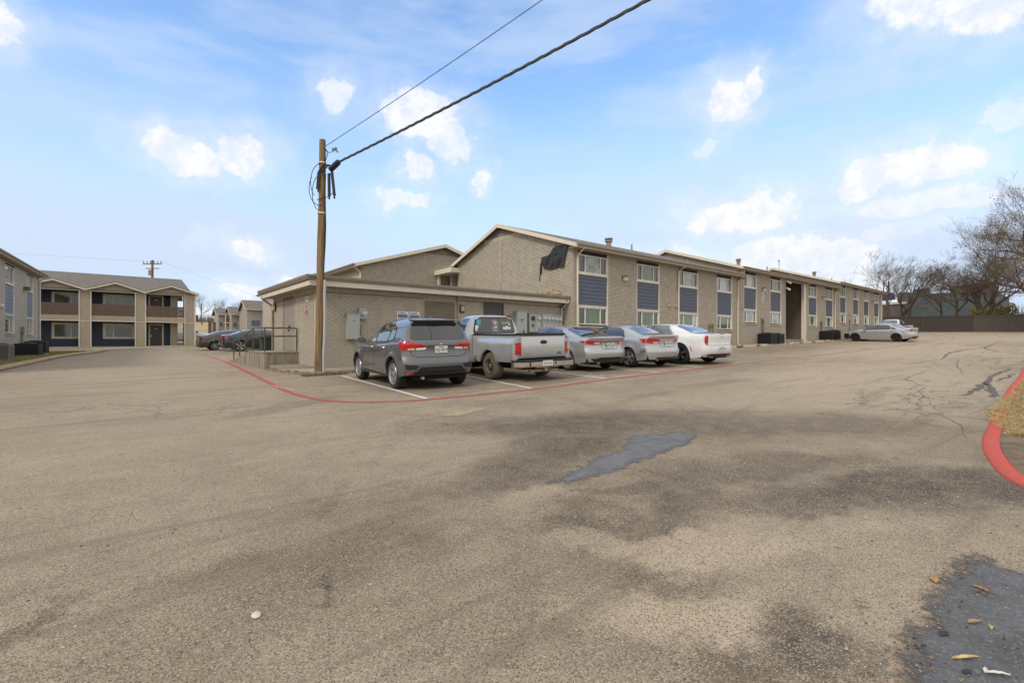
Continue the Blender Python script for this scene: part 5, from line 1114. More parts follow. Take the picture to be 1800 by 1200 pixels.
# ---------------------------------------------------------------- bare winter trees
mBark = M('grey_brown_bark', (.10,.075,.058), .95, var=.3, vs_=6, bump=.6, bs=20); mTwig = M('brown_twig', (.145,.11,.086), .95, var=.25, vs_=2); mVine = M('olive_vine_leaf', (.13,.11,.025), .9, col2=(.24,.18,.05), vs_=3)
def tree(label, x, y, h, seed, lean=(0,0), spread=1., r0=.2, zb=None, levels=5, forks=1, kids=(6,6,5,4), wind=(0,0,0), vines=0, group=None, cat='tree'):
    r = random.Random(seed); z = gz(x, y) if zb is None else zb; t = thing('bare_tree', label, cat, (x, y, z), group=group); T = MB(); C = MB(); W = Vector(wind); lv = MB()
    def grow(p, d, L_, rad, lev):
        n = 5 if lev < 2 else 4 if lev < 4 else 3; pts = [p]; q = p.copy(); dd = d.copy()
        for k in range(n):
            j = .22 if lev else .10
            dd = (dd+Vector((r.gauss(0,j), r.gauss(0,j), r.gauss(0,j*.7)+.035*lev))+W*.06*lev).normalized(); q = q+dd*(L_/n); pts.append(q.copy())
        rs = [max(.005, rad*(1-.62*k/n)) for k in range(n+1)]
        (T if lev < 2 else C).tube(pts, rs, 7 if lev == 0 else 5 if lev < 3 else 3, cap=False)
        if vines and 1 <= lev <= 3 and r.random() < vines:
            for k in range(26):
                c = pts[r.randrange(1, n+1)]+Vector((r.gauss(0,.3), r.gauss(0,.3), r.gauss(0,.25))); s = r.uniform(.05,.13); a = Vector((r.gauss(0,1), r.gauss(0,1), r.gauss(0,1))).normalized()*s; b = a.orthogonal().normalized()*s
                lv.add([c-a, c+b*.6, c+a, c-b*.6], [(0,1,2,3)])
        if lev >= levels: return
        K = kids[min(lev, len(kids)-1)]
        for i in range(K):
            f = (.38 if lev == 0 else .22)+(.98-(.38 if lev == 0 else .22))*(i+.6*r.random())/K; f = min(f, 1.)
            i0 = min(int(f*n), n-1); pp = pts[i0].lerp(pts[i0+1], f*n-i0); dl = (pts[i0+1]-pts[i0]).normalized()
            a = r.uniform(0, 6.283); o = dl.orthogonal().normalized(); o = Matrix.Rotation(a, 3, dl) @ o
            ang = r.uniform(.45, 1.0)*(1.05 if lev == 0 else .9)*spread
            nd = (dl*math.cos(ang)+o*math.sin(ang)); nd.z = nd.z*.9+(.12 if lev < 3 else .02); nd.normalize()
            grow(pp, nd, L_*(r.uniform(.50,.74) if lev else r.uniform(.55,.8))*(1.15-.45*f), max(.006, rs[min(i0+1,n)]*r.uniform(.45,.68)), lev+1)
    for k in range(forks):
        a = k*2.4+seed; d = Vector((lean[0]+(.35*math.cos(a) if forks > 1 else 0), lean[1]+(.35*math.sin(a) if forks > 1 else 0), 1)).normalized()
        grow(Vector((x+.12*k, y+.1*k, z-.1)), d, h*.58*r.uniform(.9,1.05), r0*(1 if k == 0 else .8), 0)
    T.build('trunk', mBark, t, smooth=60); C.build('crown', mTwig, t)
    if lv.v: lv.build('foliage', mVine, t)
    return t
tree('bare tree with leaning forked trunks just right of the long building end', 84, 19.0, 11.8, 5, lean=(0,-.35), spread=1.0, r0=.30, forks=2, zb=1.6, wind=(0,-.5,.2), kids=(7,6,5,4,3))
tree('slim bare tree in front of the brown block building roof', 88, 25.5, 9.5, 8, spread=.95, r0=.18, zb=1.6, kids=(6,5,4,4,2))
tree('slender bare tree before the blue warehouse wall, left of a closer pair', 83, 13.1, 10.5, 21, lean=(0,.12), r0=.17, zb=1.6, kids=(7,6,5,4,3), wind=(0,-.5,0))
tree('slender bare tree before the blue warehouse wall, right of a closer pair', 82, 11.8, 10.0, 33, lean=(0,-.1), r0=.19, zb=1.6, kids=(7,6,5,4,3))
tree('thick trunked bare tree at the right end of the warehouse', 80, 8.6, 10.5, 47, lean=(0,.1), spread=1.05, r0=.42, forks=2, zb=1.5, kids=(8,6,5,4,3))
tree('big dense bare tree filling the right picture edge, hung with olive vines', 83, 3.4, 20.5, 57, lean=(0,.10), spread=1.1, r0=.42, zb=1.4, forks=2, kids=(11,7,5,5,3), vines=.22)
tree('bare tree leaning in from beyond the right picture edge', 70, .2, 15.5, 63, lean=(0,.18), spread=1.1, r0=.3, zb=.9, kids=(9,6,5,5,3), vines=.10)
for i, (x, y, h, s) in enumerate(((92,42,12.5,71),(90,34,11,73))): tree(['bare tree top showing over the middle of the long roof','bare tree top showing over the far end of the long roof'][i], x, y, h, s, r0=.2, zb=.8, kids=(7,5,4,4,2))
for i, (x, y, h, s) in enumerate(((19.5,165,11,81),(26,180,9,83),(33,190,10,85))): tree(['thin distant bare tree left of the far blocks','small distant bare tree beside the far blocks, lowest of three','distant bare tree almost hidden by the far blocks'][i], x, y, h, s, levels=4, r0=.18, kids=(8,6,5,4))
m = MB(); r = random.Random(6)
for k in range(5200):
    y = 3.2+r.random()*6.4; top = 3.4+.5*math.sin(y*2.1)+.4*math.sin(y*5.3); c = Vector((77.5+r.uniform(-1.,1.5), y, 1.2+r.random()**.7*(top-1.2+.3))); s = r.uniform(.05,.14); a = Vector((r.gauss(0,1), r.gauss(0,1), r.gauss(0,1))).normalized()*s; b = a.orthogonal().normalized()*s
    m.add([c-a, c+b*.6, c+a, c-b*.6], [(0,1,2,3)])
for k in range(260):
    y = 3.2+r.random()*6.4; p = Vector((77.5+r.uniform(-1,1.5), y, 1.)); d = Vector((r.gauss(0,.5), r.gauss(0,.5), 2.4+r.random())); m.tube([p, p+d*.6+Vector((0,r.gauss(0,.2),0)), p+d], [.02,.014,.008], 3, cap=False)
tag(m.build('undergrowth', mVine), kind='stuff')
m = MB()
for k in range(5000):
    x = r.uniform(-40, 70); y = 205+r.uniform(-8, 8); z = gz(x, y); h = r.uniform(1, 4.5)*(.7+.3*math.sin(x*.3)); w = r.uniform(.03,.12); l = r.gauss(0,.5)
    m.add([(x-w,y,z),(x+w,y,z),(x+l,y,z+h),(x+l*.4+w*4,y+.2,z+h*.7)], [(0,1,2),(0,1,3)])
tag(m.build('far_woods', M('grey_winter_wood', (.19,.17,.15), .95, var=.3, vs_=.2)), kind='stuff')
bn = thing('trash_bin', 'dark green wheeled bin behind the annex downspout', 'bin', (5.9, 25.6, gz(5.9,25.6))); z = gz(5.9,25.6)
# ---------------------------------------------------------------- cars: one body surface, everything else laid on it
def fillet(pts, r):
    out = []; n = len(pts)
    for i in range(n):
        p, a, b = Vector(pts[i]), Vector(pts[i-1]), Vector(pts[(i+1) % n]); da, db = a-p, b-p
        k = min(r, da.length*.45, db.length*.45); q0, q1 = p+da.normalized()*k, p+db.normalized()*k
        for t in (0, .33, .67, 1): out.append(tuple(q0*(1-t)**2+p*2*t*(1-t)+q1*t*t))
    return out
class Car:
    def __init__(s, name, label, cat, pos, ang, P, mPaint, group=None):
        s.P = P; s.paint = mPaint; f = Vector((math.cos(R(ang)), math.sin(R(ang)), 0)); mid = Vector((pos[0], pos[1], 0))+f*P['wb']/2
        gx = (gz(mid.x+f.x, mid.y+f.y)-gz(mid.x-f.x, mid.y-f.y))/2; l = Vector((-f.y, f.x, 0)); gl = (gz(mid.x+l.x, mid.y+l.y)-gz(mid.x-l.x, mid.y-l.y))/2
        fx = Vector((f.x, f.y, gx)).normalized(); ly = Vector((l.x, l.y, gl)); ly = (ly-fx*ly.dot(fx)).normalized(); up = fx.cross(ly)
        s.root = thing(name, label, cat, (pos[0], pos[1], gz(*pos)+.004), 0, group); OFF[s.root.name] = Vector((0,0,0))
        s.root.rotation_euler = Matrix((fx, ly, up)).transposed().to_euler()
        s.fn = {k: pchip(P[k]) for k in ('top','belt','bot','w','rear','front')}; s.side = pchip(P.get('side', [(0,.93),(.18,.965),(.45,1.),(.75,.992),(.93,.975),(1,.955)]))
        s.make_body()
    def half(s, x, z):
        P = s.P; b = s.fn['belt'](x); w = s.fn['w'](x); y = w*s.side(max(0, min(1, (z-.2)/(b-.2))))
        for xc in P['arches']:
            d = math.hypot(x-xc, z-P['R'])-P['Ra']
            if d > -.02: y += P.get('flare', .012)*math.exp(-(d/.09)**2)
        for xc, zc, rx, rz, amp in P.get('bulge', ()):
            y += amp*math.exp(-((x-xc)/rx)**4-((z-zc)/rz)**4)
        return y
    def section(s, x, n1=10, n2=12):
        P = s.P; zb = s.fn['bot'](x)
        for xc in P['arches']:
            if abs(x-xc) < P['Ra']: zb = max(zb, P['R']+math.sqrt(P['Ra']**2-(x-xc)**2))
        b = s.fn['belt'](x); t = s.fn['top'](x); H = max(.02, t-b); out = [(s.half(x, zb)-.07, zb+.005)]
        for i in range(n1+1): z = zb+(b-zb)*i/n1; out.append((s.half(x, z), z))
        yb = out[-1][0]-P.get('ledge', .028); n = P.get('n', 3.1); z0 = b+.012; H = max(.01, t-z0); tb = P.get('tumble', .20)
        for j in range(n2+1):
            a = math.pi/2*j/n2; c, q = max(0, math.cos(a))**(2/n), math.sin(a)**(2/n); out.append((yb*c*(1-tb*min(1., H*q/.5)), z0+H*q))
        out[-1] = (0., out[-1][1]); return out
    def deform(s, x, y, z):
        P = s.P; ro, fx, w = P['ro'], P['wb']+P['fo'], s.fn['w'](min(max(x, -P['ro']+.5), P['wb']+P['fo']-.5)); k = min(1, abs(y)/w)
        LR, LF = P.get('LR', .75), P.get('LF', .6)
        if x < -ro+LR: t = ((-ro+LR-x)/LR)**1.7; x += t*(s.fn['rear'](z)+P.get('rbow', .09)*k*k+P.get('rcor', .13)*1.15*k**6)
        if x > fx-LF: t = ((x-fx+LF)/LF)**1.7; x -= t*(s.fn['front'](z)+P.get('fbow', .14)*k*k+P.get('fcor', .14)*k**8)
        return x, y, z
    def make_body(s):
        P = s.P; x0, x1 = -P['ro'], P['wb']+P['fo']; xs = set()
        n = int((x1-x0)/.065)
        for i in range(n+1): xs.add(round(x0+(x1-x0)*i/n, 4))
        for xc in P['arches']:
            xs = {x for x in xs if abs(abs(x-xc)-P['Ra']) > .03 and abs(x-xc) > P['Ra'] or abs(x-x0) < 1e-6 or abs(x-x1) < 1e-6}
            for k in range(19): xs.add(round(xc-P['Ra']*math.cos(math.pi*k/18)*.9999, 4))
            xs.add(round(xc-P['Ra']-.004, 4)); xs.add(round(xc+P['Ra']+.004, 4))
        xs = sorted(xs); M_ = MB(); secs = [s.section(x) for x in xs]; N_ = len(secs[0]); rn = 2*N_-1
        for x, sc in zip(xs, secs):
            for y, z in sc: M_.v.append(s.deform(x, y, z))
            for y, z in sc[-2::-1]: M_.v.append(s.deform(x, -y, z))
        for i in range(len(xs)-1):
            for k in range(rn-1): a = i*rn+k; M_.f.append((a, a+1, a+rn+1, a+rn))
        m = 22
        for xi in (0, len(xs)-1):
            x, sc = xs[xi], secs[xi]; b = len(M_.v)
            for y, z in sc[1:]:
                for c in range(m+1): M_.v.append(s.deform(x, y*math.cos(math.pi*c/m), z))
            for i in range(N_-2):
                for c in range(m): a = b+i*(m+1)+c; M_.f.append((a, a+1, a+m+2, a+m+1))
        bm = bmesh.new(); vs_ = [bm.verts.new(v) for v in M_.v]
        for f in M_.f:
            try: bm.faces.new([vs_[i] for i in f])
            except ValueError: pass
        bmesh.ops.remove_doubles(bm, verts=bm.verts, dist=.0006); bmesh.ops.dissolve_degenerate(bm, dist=1e-5, edges=bm.edges); bmesh.ops.recalc_face_normals(bm, faces=bm.faces)
        for f in bm.faces: f.smooth = True
        for e in bm.edges: e.smooth = not (len(e.link_faces) == 2 and e.calc_face_angle(0) > R(60))
        s.bvh = BVHTree.FromBMesh(bm); me = bpy.data.meshes.new('body'); bm.to_mesh(me); bm.free(); me.materials.append(s.paint)
        s.body = bpy.data.objects.new('body', me); COL.objects.link(s.body); s.body.parent = s.root; OFF[s.body.name] = Vector((0,0,0))
    MODES = {'L': lambda a, b: (Vector((a, 3, b)), Vector((0,-1,0))), 'R': lambda a, b: (Vector((a, -3, b)), Vector((0,1,0))), 'rear': lambda a, b: (Vector((-6, a, b)), Vector((1,0,0))),
             'front': lambda a, b: (Vector((9, a, b)), Vector((-1,0,0))), 'top': lambda a, b: (Vector((a, b, 4)), Vector((0,0,-1)))}
    def hit(s, mode, a, b):
        o, d = s.MODES[mode](a, b); h = s.bvh.ray_cast(o, d)
        if h[0] is None or (h[0]-o).dot(d) > (5.2 if mode in 'LR' else 7.5): h = s.bvh.find_nearest(o+d*(2.2 if mode in 'LR' else 5)); 
        nrm = h[1]; nrm = -nrm if nrm.dot(d) > 0 else nrm
        return h[0], nrm
    def panel(s, name, mat, pts, mode, off=.005, depth=.012, rnd=0., cell=.08, parent=None, label=None):
        if rnd: pts = fillet(pts, rnd)
        bm = bmesh.new(); f = bm.faces.new([bm.verts.new((p[0], p[1], 0)) for p in pts])
        for i, no in ((0, (1,0,0)), (1, (0,1,0))):
            lo, hi = min(p[i] for p in pts), max(p[i] for p in pts); k = 1; n = int((hi-lo)/cell)+1
            for k in range(1, n):
                q = lo+(hi-lo)*k/n; bmesh.ops.bisect_plane(bm, geom=bm.verts[:]+bm.edges[:]+bm.faces[:], plane_co=(q if i == 0 else 0, q if i == 1 else 0, 0), plane_no=no)
        nr = {}
        for v in bm.verts: p, n_ = s.hit(mode, v.co.x, v.co.y); nr[v] = (p, n_)
        for v, (p, n_) in nr.items(): v.co = p+n_*(off+(.007 if mat in (mGlassCar, mGlassCarL) else 0))
        if mat in (mGlassCar, mGlassCarL):
            inner = [v for v in bm.verts if not any(len(e.link_faces) == 1 for e in v.link_edges)]
            for _ in range(2): bmesh.ops.smooth_vert(bm, verts=inner, factor=.5, use_axis_x=True, use_axis_y=True, use_axis_z=True)
        if depth:
            be = [e for e in bm.edges if len(e.link_faces) == 1]; r_ = bmesh.ops.extrude_edge_only(bm, edges=be)
            bvs = {tuple(round(c, 6) for c in v.co): n_ for v, (p, n_) in nr.items()}
            for v in [g_ for g_ in r_['geom'] if isinstance(g_, bmesh.types.BMVert)]:
                n_ = bvs.get(tuple(round(c, 6) for c in v.co))
                if n_ is not None: v.co -= n_*(depth+off)
        bmesh.ops.recalc_face_normals(bm, faces=bm.faces); me = bpy.data.meshes.new(name); 
        for f in bm.faces: f.smooth = True
        for e in bm.edges: e.smooth = not (len(e.link_faces) == 2 and e.calc_face_angle(0) > R(45))
        bm.to_mesh(me); bm.free(); me.materials.append(mat); o = bpy.data.objects.new(name, me); COL.objects.link(o); o.parent = parent or s.root; OFF[o.name] = Vector((0,0,0))
        if label: o['label'] = label
        return o
    def both(s, name, mat, pts, **k): return [s.panel(name, mat, pts, md, **k) for md in ('L', 'R')]
    def mir(s, name, mat, pts, mode='rear', **k): return [s.panel(name, mat, [(q*p[0], p[1]) if mode in ('rear','front') else (p[0], q*p[1]) for p in pts], mode, **k) for q in (1, -1)]
    def seams(s, lines, w=.009, mat=None, modes=('L','R'), name='panel_gap'):
        for md in modes:
            m = MB()
            for ln in lines:
                q = []
                for (a, b), (c, d) in zip(ln, ln[1:]):
                    n = max(2, int(math.hypot(c-a, d-b)/.05))
                    for k in range(n): q.append((a+(c-a)*k/n, b+(d-b)*k/n))
                q.append(ln[-1]); base = len(m.v)
                for i, p in enumerate(q):
                    a, b = q[max(i-1, 0)], q[min(i+1, len(q)-1)]; dx, dy = b[0]-a[0], b[1]-a[1]; l = math.hypot(dx, dy) or 1
                    for k in (-1, 1): h, n_ = s.hit(md, p[0]-dy/l*w/2*k, p[1]+dx/l*w/2*k); m.v.append(tuple(h+n_*.0022))
                for i in range(len(q)-1): m.f.append((base+2*i, base+2*i+1, base+2*i+3, base+2*i+2))
            m.build(name, mat or mBlkTrim, s.root)
    def wheels(s, style, mRim, mBack=None):
        P = s.P; Rr = P['R']; tw = P.get('tw', .22); rr = Rr*P.get('rim', .70); T = MB()
        T.lathe([(rr*.98,-tw/2+.01),(rr+.02,-tw/2),(Rr-.035,-tw/2),(Rr-.008,-tw/2+.03),(Rr,-tw/4),(Rr-.004,-.01),(Rr-.004,.01),(Rr,tw/4),(Rr-.008,tw/2-.03),(Rr-.035,tw/2),(rr+.02,tw/2),(rr*.98,tw/2-.012)], (0,0,0), (0,1,0), 40)
        K = MB(); K.lathe([(rr*1.0,tw/2-.006),(rr*.97,tw/2+.004),(rr*.92,tw/2-.02),(rr*.90,-tw/3)], (0,0,0), (0,1,0), 40)
        o_ = tw/2-.03; F_ = lambda a, r_, y: (r_*math.cos(a), y, r_*math.sin(a))
        if style[0] == 'spoke':
            n, w0, w1, dbl = style[1:]
            for k in range(n):
                for e in ((-dbl, dbl) if dbl else (0,)):
                    a = 2*math.pi*k/n+.3; a0, a1 = a+e*.4, a+e
                    q = []
                    for aa, r_, w_, y in ((a0,.05,w0*.7,o_+.0),(a0*.5+a1*.5,rr*.55,w0,o_+.008),(a1,rr*.95,w1,o_+.012)):
                        c, sn = math.cos(aa), math.sin(aa)
                        for sg_ in (-1, 1): q += [(r_*c-sg_*w_*sn, y, r_*sn+sg_*w_*c)]
                        for sg_ in (-1, 1): q += [(r_*c-sg_*w_*1.3*sn, y-.035, r_*sn+sg_*w_*1.3*c)]
                    K.add(q, [(0,1,5,4),(4,5,9,8),(0,4,6,2),(4,8,10,6),(1,3,7,5),(5,7,11,9)])
            K.lathe([(.075,o_-.02),(.07,o_+.012),(.03,o_+.02),(0,o_+.02)], (0,0,0), (0,1,0), 16)
        else:   # pressed steel disc with round holes
            n = 8; K.lathe([(rr*.95,o_-.03),(rr*.80,o_-.05),(rr*.62,o_-.01),(rr*.36,o_-.005),(rr*.30,o_-.045),(.0,o_-.05)], (0,0,0), (0,1,0), 32); K.lathe([(.055,o_-.05),(.055,o_+.0),(.04,o_+.01),(0,o_+.01)], (0,0,0), (0,1,0), 14)
        B = MB(); B.lathe([(rr*.93,-.02),(.0,-.02)], (0,0,0), (0,1,0), 24); B.lathe([(rr*.62,.01),(rr*.62,.03),(.05,.03)], (0,0,0), (0,1,0), 24)
        H = MB()
        if style[0] != 'spoke':
            for k in range(8): a = 2*math.pi*k/8; H.lathe([(.034,o_+.0),(.0,o_+.001)], F_(a, rr*.50, .0015), (0,1,0), 10)
        else:
            for k in range(5): a = 2*math.pi*k/5; H.lathe([(.009,o_+.014),(.0,o_+.016)], F_(a, .045, .0), (0,1,0), 6)
        first = None
        for x in (0, P['wb']):
            for sg_ in (1, -1):
                w_ = bpy.data.objects.new('wheel', None); COL.objects.link(w_); w_.empty_display_size = .2; w_.parent = s.root; w_.location = (x, sg_*(s.fn['w'](x)*.985-tw/2+P.get('wo', .0)), Rr-.006); OFF[w_.name] = Vector((0,0,0))
                w_.rotation_euler = (0, R(17*x+9*sg_), 0 if sg_ > 0 else math.pi)
                if first is None:
                    first = [T.build('tyre', P.get('tyre', mTyre), w_, smooth=35), K.build('rim', mRim, w_, smooth=35), B.build('brake_disc', mBack or mUnder, w_), H.build('wheel_nut', mUnder if style[0] != 'spoke' else mBlkTrim, w_)]
                else:
                    for o in first: c = o.copy(); COL.objects.link(c); c.parent = w_
    def under(s):
        P = s.P; m = MB(); ro, fx = P['ro'], P['wb']+P['fo']; w = P['w'][len(P['w'])//2][1]
        m.box((-ro+.22, -w+.32, .22), (fx-.25, w-.32, .62)); zb = .22
        for xa, xb in ((-ro+.22, -P['Ra']-.02), (P['Ra']+.02, P['wb']-P['Ra']-.02), (P['wb']+P['Ra']+.02, fx-.25)):
            if xb > xa and (xa > P.get('ux0', -9)): m.box((xa, -w+.10, max(.24, s.fn['bot']((xa+xb)/2)+.01)), (xb, w-.10, .50))
        for xc in P['arches']:
            for sg_ in (1, -1):
                b = len(m.v)
                for k in range(15):
                    a = math.pi*(k/14*1.1-.05)
                    for yy in (w-.34, w-.05): m.v.append((xc-(P['Ra']+.012)*math.cos(a), sg_*yy, P['R']+(P['Ra']+.012)*math.sin(a)))
                for k in range(14): m.f.append((b+2*k, b+2*k+1, b+2*k+3, b+2*k+2))
        m.build('underbody', mUnder, s.root)
        m = MB(); m.tube([(-ro+.12,.42,.27),(-ro+.55,.42,.25)], .035, 10); m.build('exhaust_pipe', mGutter, s.root)
    def mirror(s, x, z, mat=None):
        for sg_ in (1, -1):
            y = s.half(x, z-.02); m = MB(); q = []
            for k in range(9):
                a = math.pi*k/8; q.append((.075*math.cos(a)*1., .085*math.sin(a)))
            ring = [(-.06,-.075),(-.06,.075),(.02,.085),(.09,.05),(.10,-.02),(.05,-.075)]
            m.v = [(x+a, sg_*(y+.02), z+b*.7) for a, b in ring]+[(x+a-.01, sg_*(y+.11), z+b+.015) for a, b in ring]+[(x+a*.9-.02, sg_*(y+.21), z+b*.85+.02) for a, b in ring]
            for j in range(2):
                for k in range(6): m.f.append((j*6+k, j*6+(k+1)%6, (j+1)*6+(k+1)%6, (j+1)*6+k))
            m.f += [tuple(range(6)), tuple(range(12,18))]; mm = m.build('side_mirror', mat or s.paint, s.root, smooth=45)
            g = MB(); g.quad((x-.064,sg_*(y+.045),z-.035),(x-.064,sg_*(y+.195),z-.03),(x-.064,sg_*(y+.195),z+.06),(x-.064,sg_*(y+.045),z+.06)); g.build('mirror_glass', mGlassCarL, mm)
    def handles(s, xs, z, mat):
        for x in xs:
            for sg_, md in ((1,'L'),(-1,'R')):
                p, n_ = s.hit(md, x, z); m = MB(); m.tube([(x-.10,p.y,z),(x-.08,p.y+sg_*.032,z+.005),(x+.08,p.y+sg_*.032,z+.005),(x+.10,p.y,z)], .014, 6); m.build('door_handle', mat, s.root, smooth=60)
    def plate(s, z, y=0, text='', tilt=0., w=.31, h=.155, mode='rear'):
        p, n_ = s.hit(mode, y, z); t = MB(); x = p.x-.03; t.box((x,y-w/2,z-h/2),(x+.012,y+w/2,z+h/2)); o = t.build('number_plate', mPlate, s.root)
        mt = Matrix.Translation((x-.003, y, z-.012)) @ Matrix(((0,0,-1,0),(-1,0,0,0),(0,1,0,0),(0,0,0,1)))
        if text: text_mesh(text, .085, 'plate_characters', mInk, o, mt)
        t = MB(); t.box((x-.002,y-.07,z+h*.24),(x-.001,y+.07,z+h*.36)); t.build('plate_header', mInkB, o); return o
    def badge(s, body, y, z, size, mat=None):
        p, n_ = s.hit('rear', y, z); mt = Matrix.Translation((p.x-.006, y, z)) @ Matrix(((0,0,-1,0),(-1,0,0,0),(0,1,0,0),(0,0,0,1))); return text_mesh(body, size, 'badge', mat or mChrome, s.root, mt)
    def fin(s, x):
        p, n_ = s.hit('top', x, 0); m = MB(); m.add([(x+.09,0,p.z),(x-.09,.022,p.z),(x-.09,-.022,p.z),(x-.06,0,p.z+.06),(x-.085,0,p.z+.062)], [(0,1,3),(0,3,2),(1,4,3),(2,3,4),(1,2,4)]); m.build('roof_antenna', s.paint, s.root)
HD = 84.5
# ----- grey SUV
pGrey = paint('metallic_grey_paint', (.13,.135,.145), .5, .34); pSilver = paint('silver_paint', (.43,.44,.455), .6, .28); pSilver2 = paint('bright_silver_paint', (.46,.47,.485), .6, .28); pWhite = paint('white_paint', (.70,.71,.73), .0, .28); pDark = paint('charcoal_blue_paint', (.035,.042,.052), .5, .3); pBrownC = paint('brown_grey_paint', (.062,.054,.048), .5, .32); pRed = paint('red_paint', (.30,.015,.012), .2, .3); pTruck = paint('dusty_silver_paint', (.46,.47,.478), .42, .32, dirt=.6)
suvP = dict(wb=2.67, ro=.80, fo=.88, R=.348, Ra=.405, arches=(0, 2.67), n=3.4, tumble=.20, ledge=.03, flare=.030, rbow=.10, rcor=.10, LR=.62, tw=.225, rim=.70,
  top=[(-.80,1.565),(-.3,1.61),(.5,1.64),(1.1,1.625),(1.45,1.55),(1.9,1.33),(2.3,1.13),(2.75,1.06),(3.2,.97),(3.55,.84)], belt=[(-.8,1.10),(.4,1.05),(1.6,1.0),(2.4,.965),(3.1,.86),(3.55,.72)],
  bot=[(-.8,.34),(-.45,.30),(.3,.26),(2.3,.26),(3.1,.27),(3.55,.33)], w=[(-.8,.865),(-.4,.885),(.3,.895),(2.2,.895),(2.9,.885),(3.3,.86),(3.55,.80)],
  rear=[(.25,.16),(.34,.07),(.45,.015),(.62,.0),(.72,.05),(.78,.075),(.95,.085),(1.03,.06),(1.10,.10),(1.2,.16),(1.45,.30),(1.57,.38)], front=[(.3,.06),(.5,.0),(.7,.02),(.85,.10),(1.,.2)])
s = Car('grey_suv', 'dark grey SUV parked nearest, nose to the annex wall', 'SUV', (5.80, 10.22), HD, suvP, pGrey); s.under(); s.wheels(('spoke',5,.015,.017,.19), mAlloy)
s.panel('rear_window', mGlassCar, [(-.575,1.49),(.575,1.49),(.685,1.15),(.60,1.125),(-.60,1.125),(-.685,1.15)], 'rear', rnd=.05)
for nm, mt, q in (('side_window', mGlassCarL, [(2.12,1.05),(1.33,1.065),(1.36,1.50),(1.52,1.475),(1.80,1.33),(2.0,1.19)]),('side_window', mGlassCar, [(1.27,1.065),(.47,1.085),(.42,1.47),(.55,1.51),(1.28,1.515)]),('side_window', mGlassCar, [(.41,1.09),(.08,1.13),(.06,1.22),(.16,1.40),(.36,1.46)])): s.both(nm, mt, q, rnd=.03)
s.both('window_pillar', mBlkTrim, [(1.34,1.06),(1.26,1.06),(1.27,1.52),(1.37,1.52)], off=.003, depth=0); s.panel('windscreen', mGlassCarL, [(2.22,-.62),(2.22,.62),(1.46,.55),(1.46,-.55)], 'top', rnd=.06)
s.mir('tail_light', mRedLens, [(.815,1.10),(.62,1.06),(.34,.985),(.33,.955),(.58,.945),(.62,.895),(.815,.895)], off=.014, cell=.04)
s.mir('reversing_light', mClrLens, [(.575,.94),(.34,.95),(.37,.905),(.575,.895)], off=.013); s.mir('indicator_light', mAmber, [(.74,.93),(.61,.94),(.61,.897),(.75,.897)], off=.018)
s.both('tail_light', mRedLens, [(-.32,1.04),(-.46,1.085),(-.60,1.10),(-.64,.90),(-.50,.895),(-.43,.97)], off=.016, cell=.04); s.panel('light_bar', mBlkTrim, [(-.335,.985),(.335,.985),(.335,.965),(-.335,.965)], 'rear', off=.004, depth=.004)
s.panel('lower_grille', mBlkTrim, [(-.60,.40),(-.50,.52),(.50,.52),(.60,.40),(.56,.30),(-.56,.30)], 'rear', rnd=.03, off=.006)
s.mir('bumper_vent', mBlkTrim, [(.83,.585),(.54,.555),(.60,.47),(.80,.465)], rnd=.015); s.mir('reflector', mRedLens, [(.81,.395),(.64,.40),(.66,.36),(.80,.355)])
s.panel('bumper_skirt', mBlkTrim, [(-.84,.345),(-.6,.35),(.6,.35),(.84,.345),(.8,.31),(-.8,.31)], 'rear', off=.003, depth=.0)
s.panel('skid_bar', mAlloyDk, [(-.42,.455),(-.36,.475),(.36,.475),(.42,.455),(.36,.44),(-.36,.44)], 'rear', off=.016)
s.plate(.90, 0, 'VSJ 4879'); s.seams([[(-.66,.77),(-.5,.735),(.5,.735),(.66,.77),(.70,.92)],[(-.70,.92),(-.66,.77)]], .014, modes=('rear',))
m = MB(); p, n_ = s.hit('rear', 0, 1.045)
for a in (90, 210, 330): c, d = math.cos(R(a)), math.sin(R(a)); e, f = -d, c; L_ = .052; m.add([(p.x-.012,0,1.045),(p.x-.014,(c*L_*.5+e*.017),1.045+(d*L_*.5+f*.017)),(p.x-.014,c*L_,1.045+d*L_),(p.x-.014,(c*L_*.5-e*.017),1.045+(d*L_*.5-f*.017))], [(0,1,2,3)])
m.build('emblem', mChrome, s.root)
m = MB(); w = .60
m.add([(x,y,z) for y in (-w, 0, w) for x, z in ((-.30,1.585),(-.60+.05*abs(y/w),1.575),(-.61+.05*abs(y/w),1.555),(-.40,1.53))], [(0,1,5,4),(1,2,6,5),(2,3,7,6),(4,5,9,8),(5,6,10,9),(6,7,11,10),(0,3,2,1),(8,9,10,11)]); m.build('roof_spoiler', pGrey, s.root, smooth=40)
m = MB(); m.beam((-.44,-.02,1.20),(-.475,-.33,1.155), .018, .022); m.lathe([(.03,0),(.03,.03),(0,.03)], (-.46,-.02,1.19), (-1,0,.3), 10); m.build('rear_wiper', mBlkTrim, s.root)
s.seams([[(1.31,1.04),(1.30,.45),(1.28,.33)],[(2.26,.98),(2.24,.60),(2.14,.36),(1.3,.34),(.62,.36)],[(.42,1.06),(.40,.85),(.5,.70)]]); s.handles((.62,1.5), .93, mChrome); s.mirror(1.98, 1.07); s.fin(-.1)
s.both('sill_strip', mChrome, [(2.15,.395),(.55,.345),(.55,.335),(2.15,.383)], off=.006, depth=.006); s.both('sill_cladding', mBlkTrim, [(2.2,.33),(.48,.30),(.48,.26),(2.2,.275)], off=.004, depth=0)
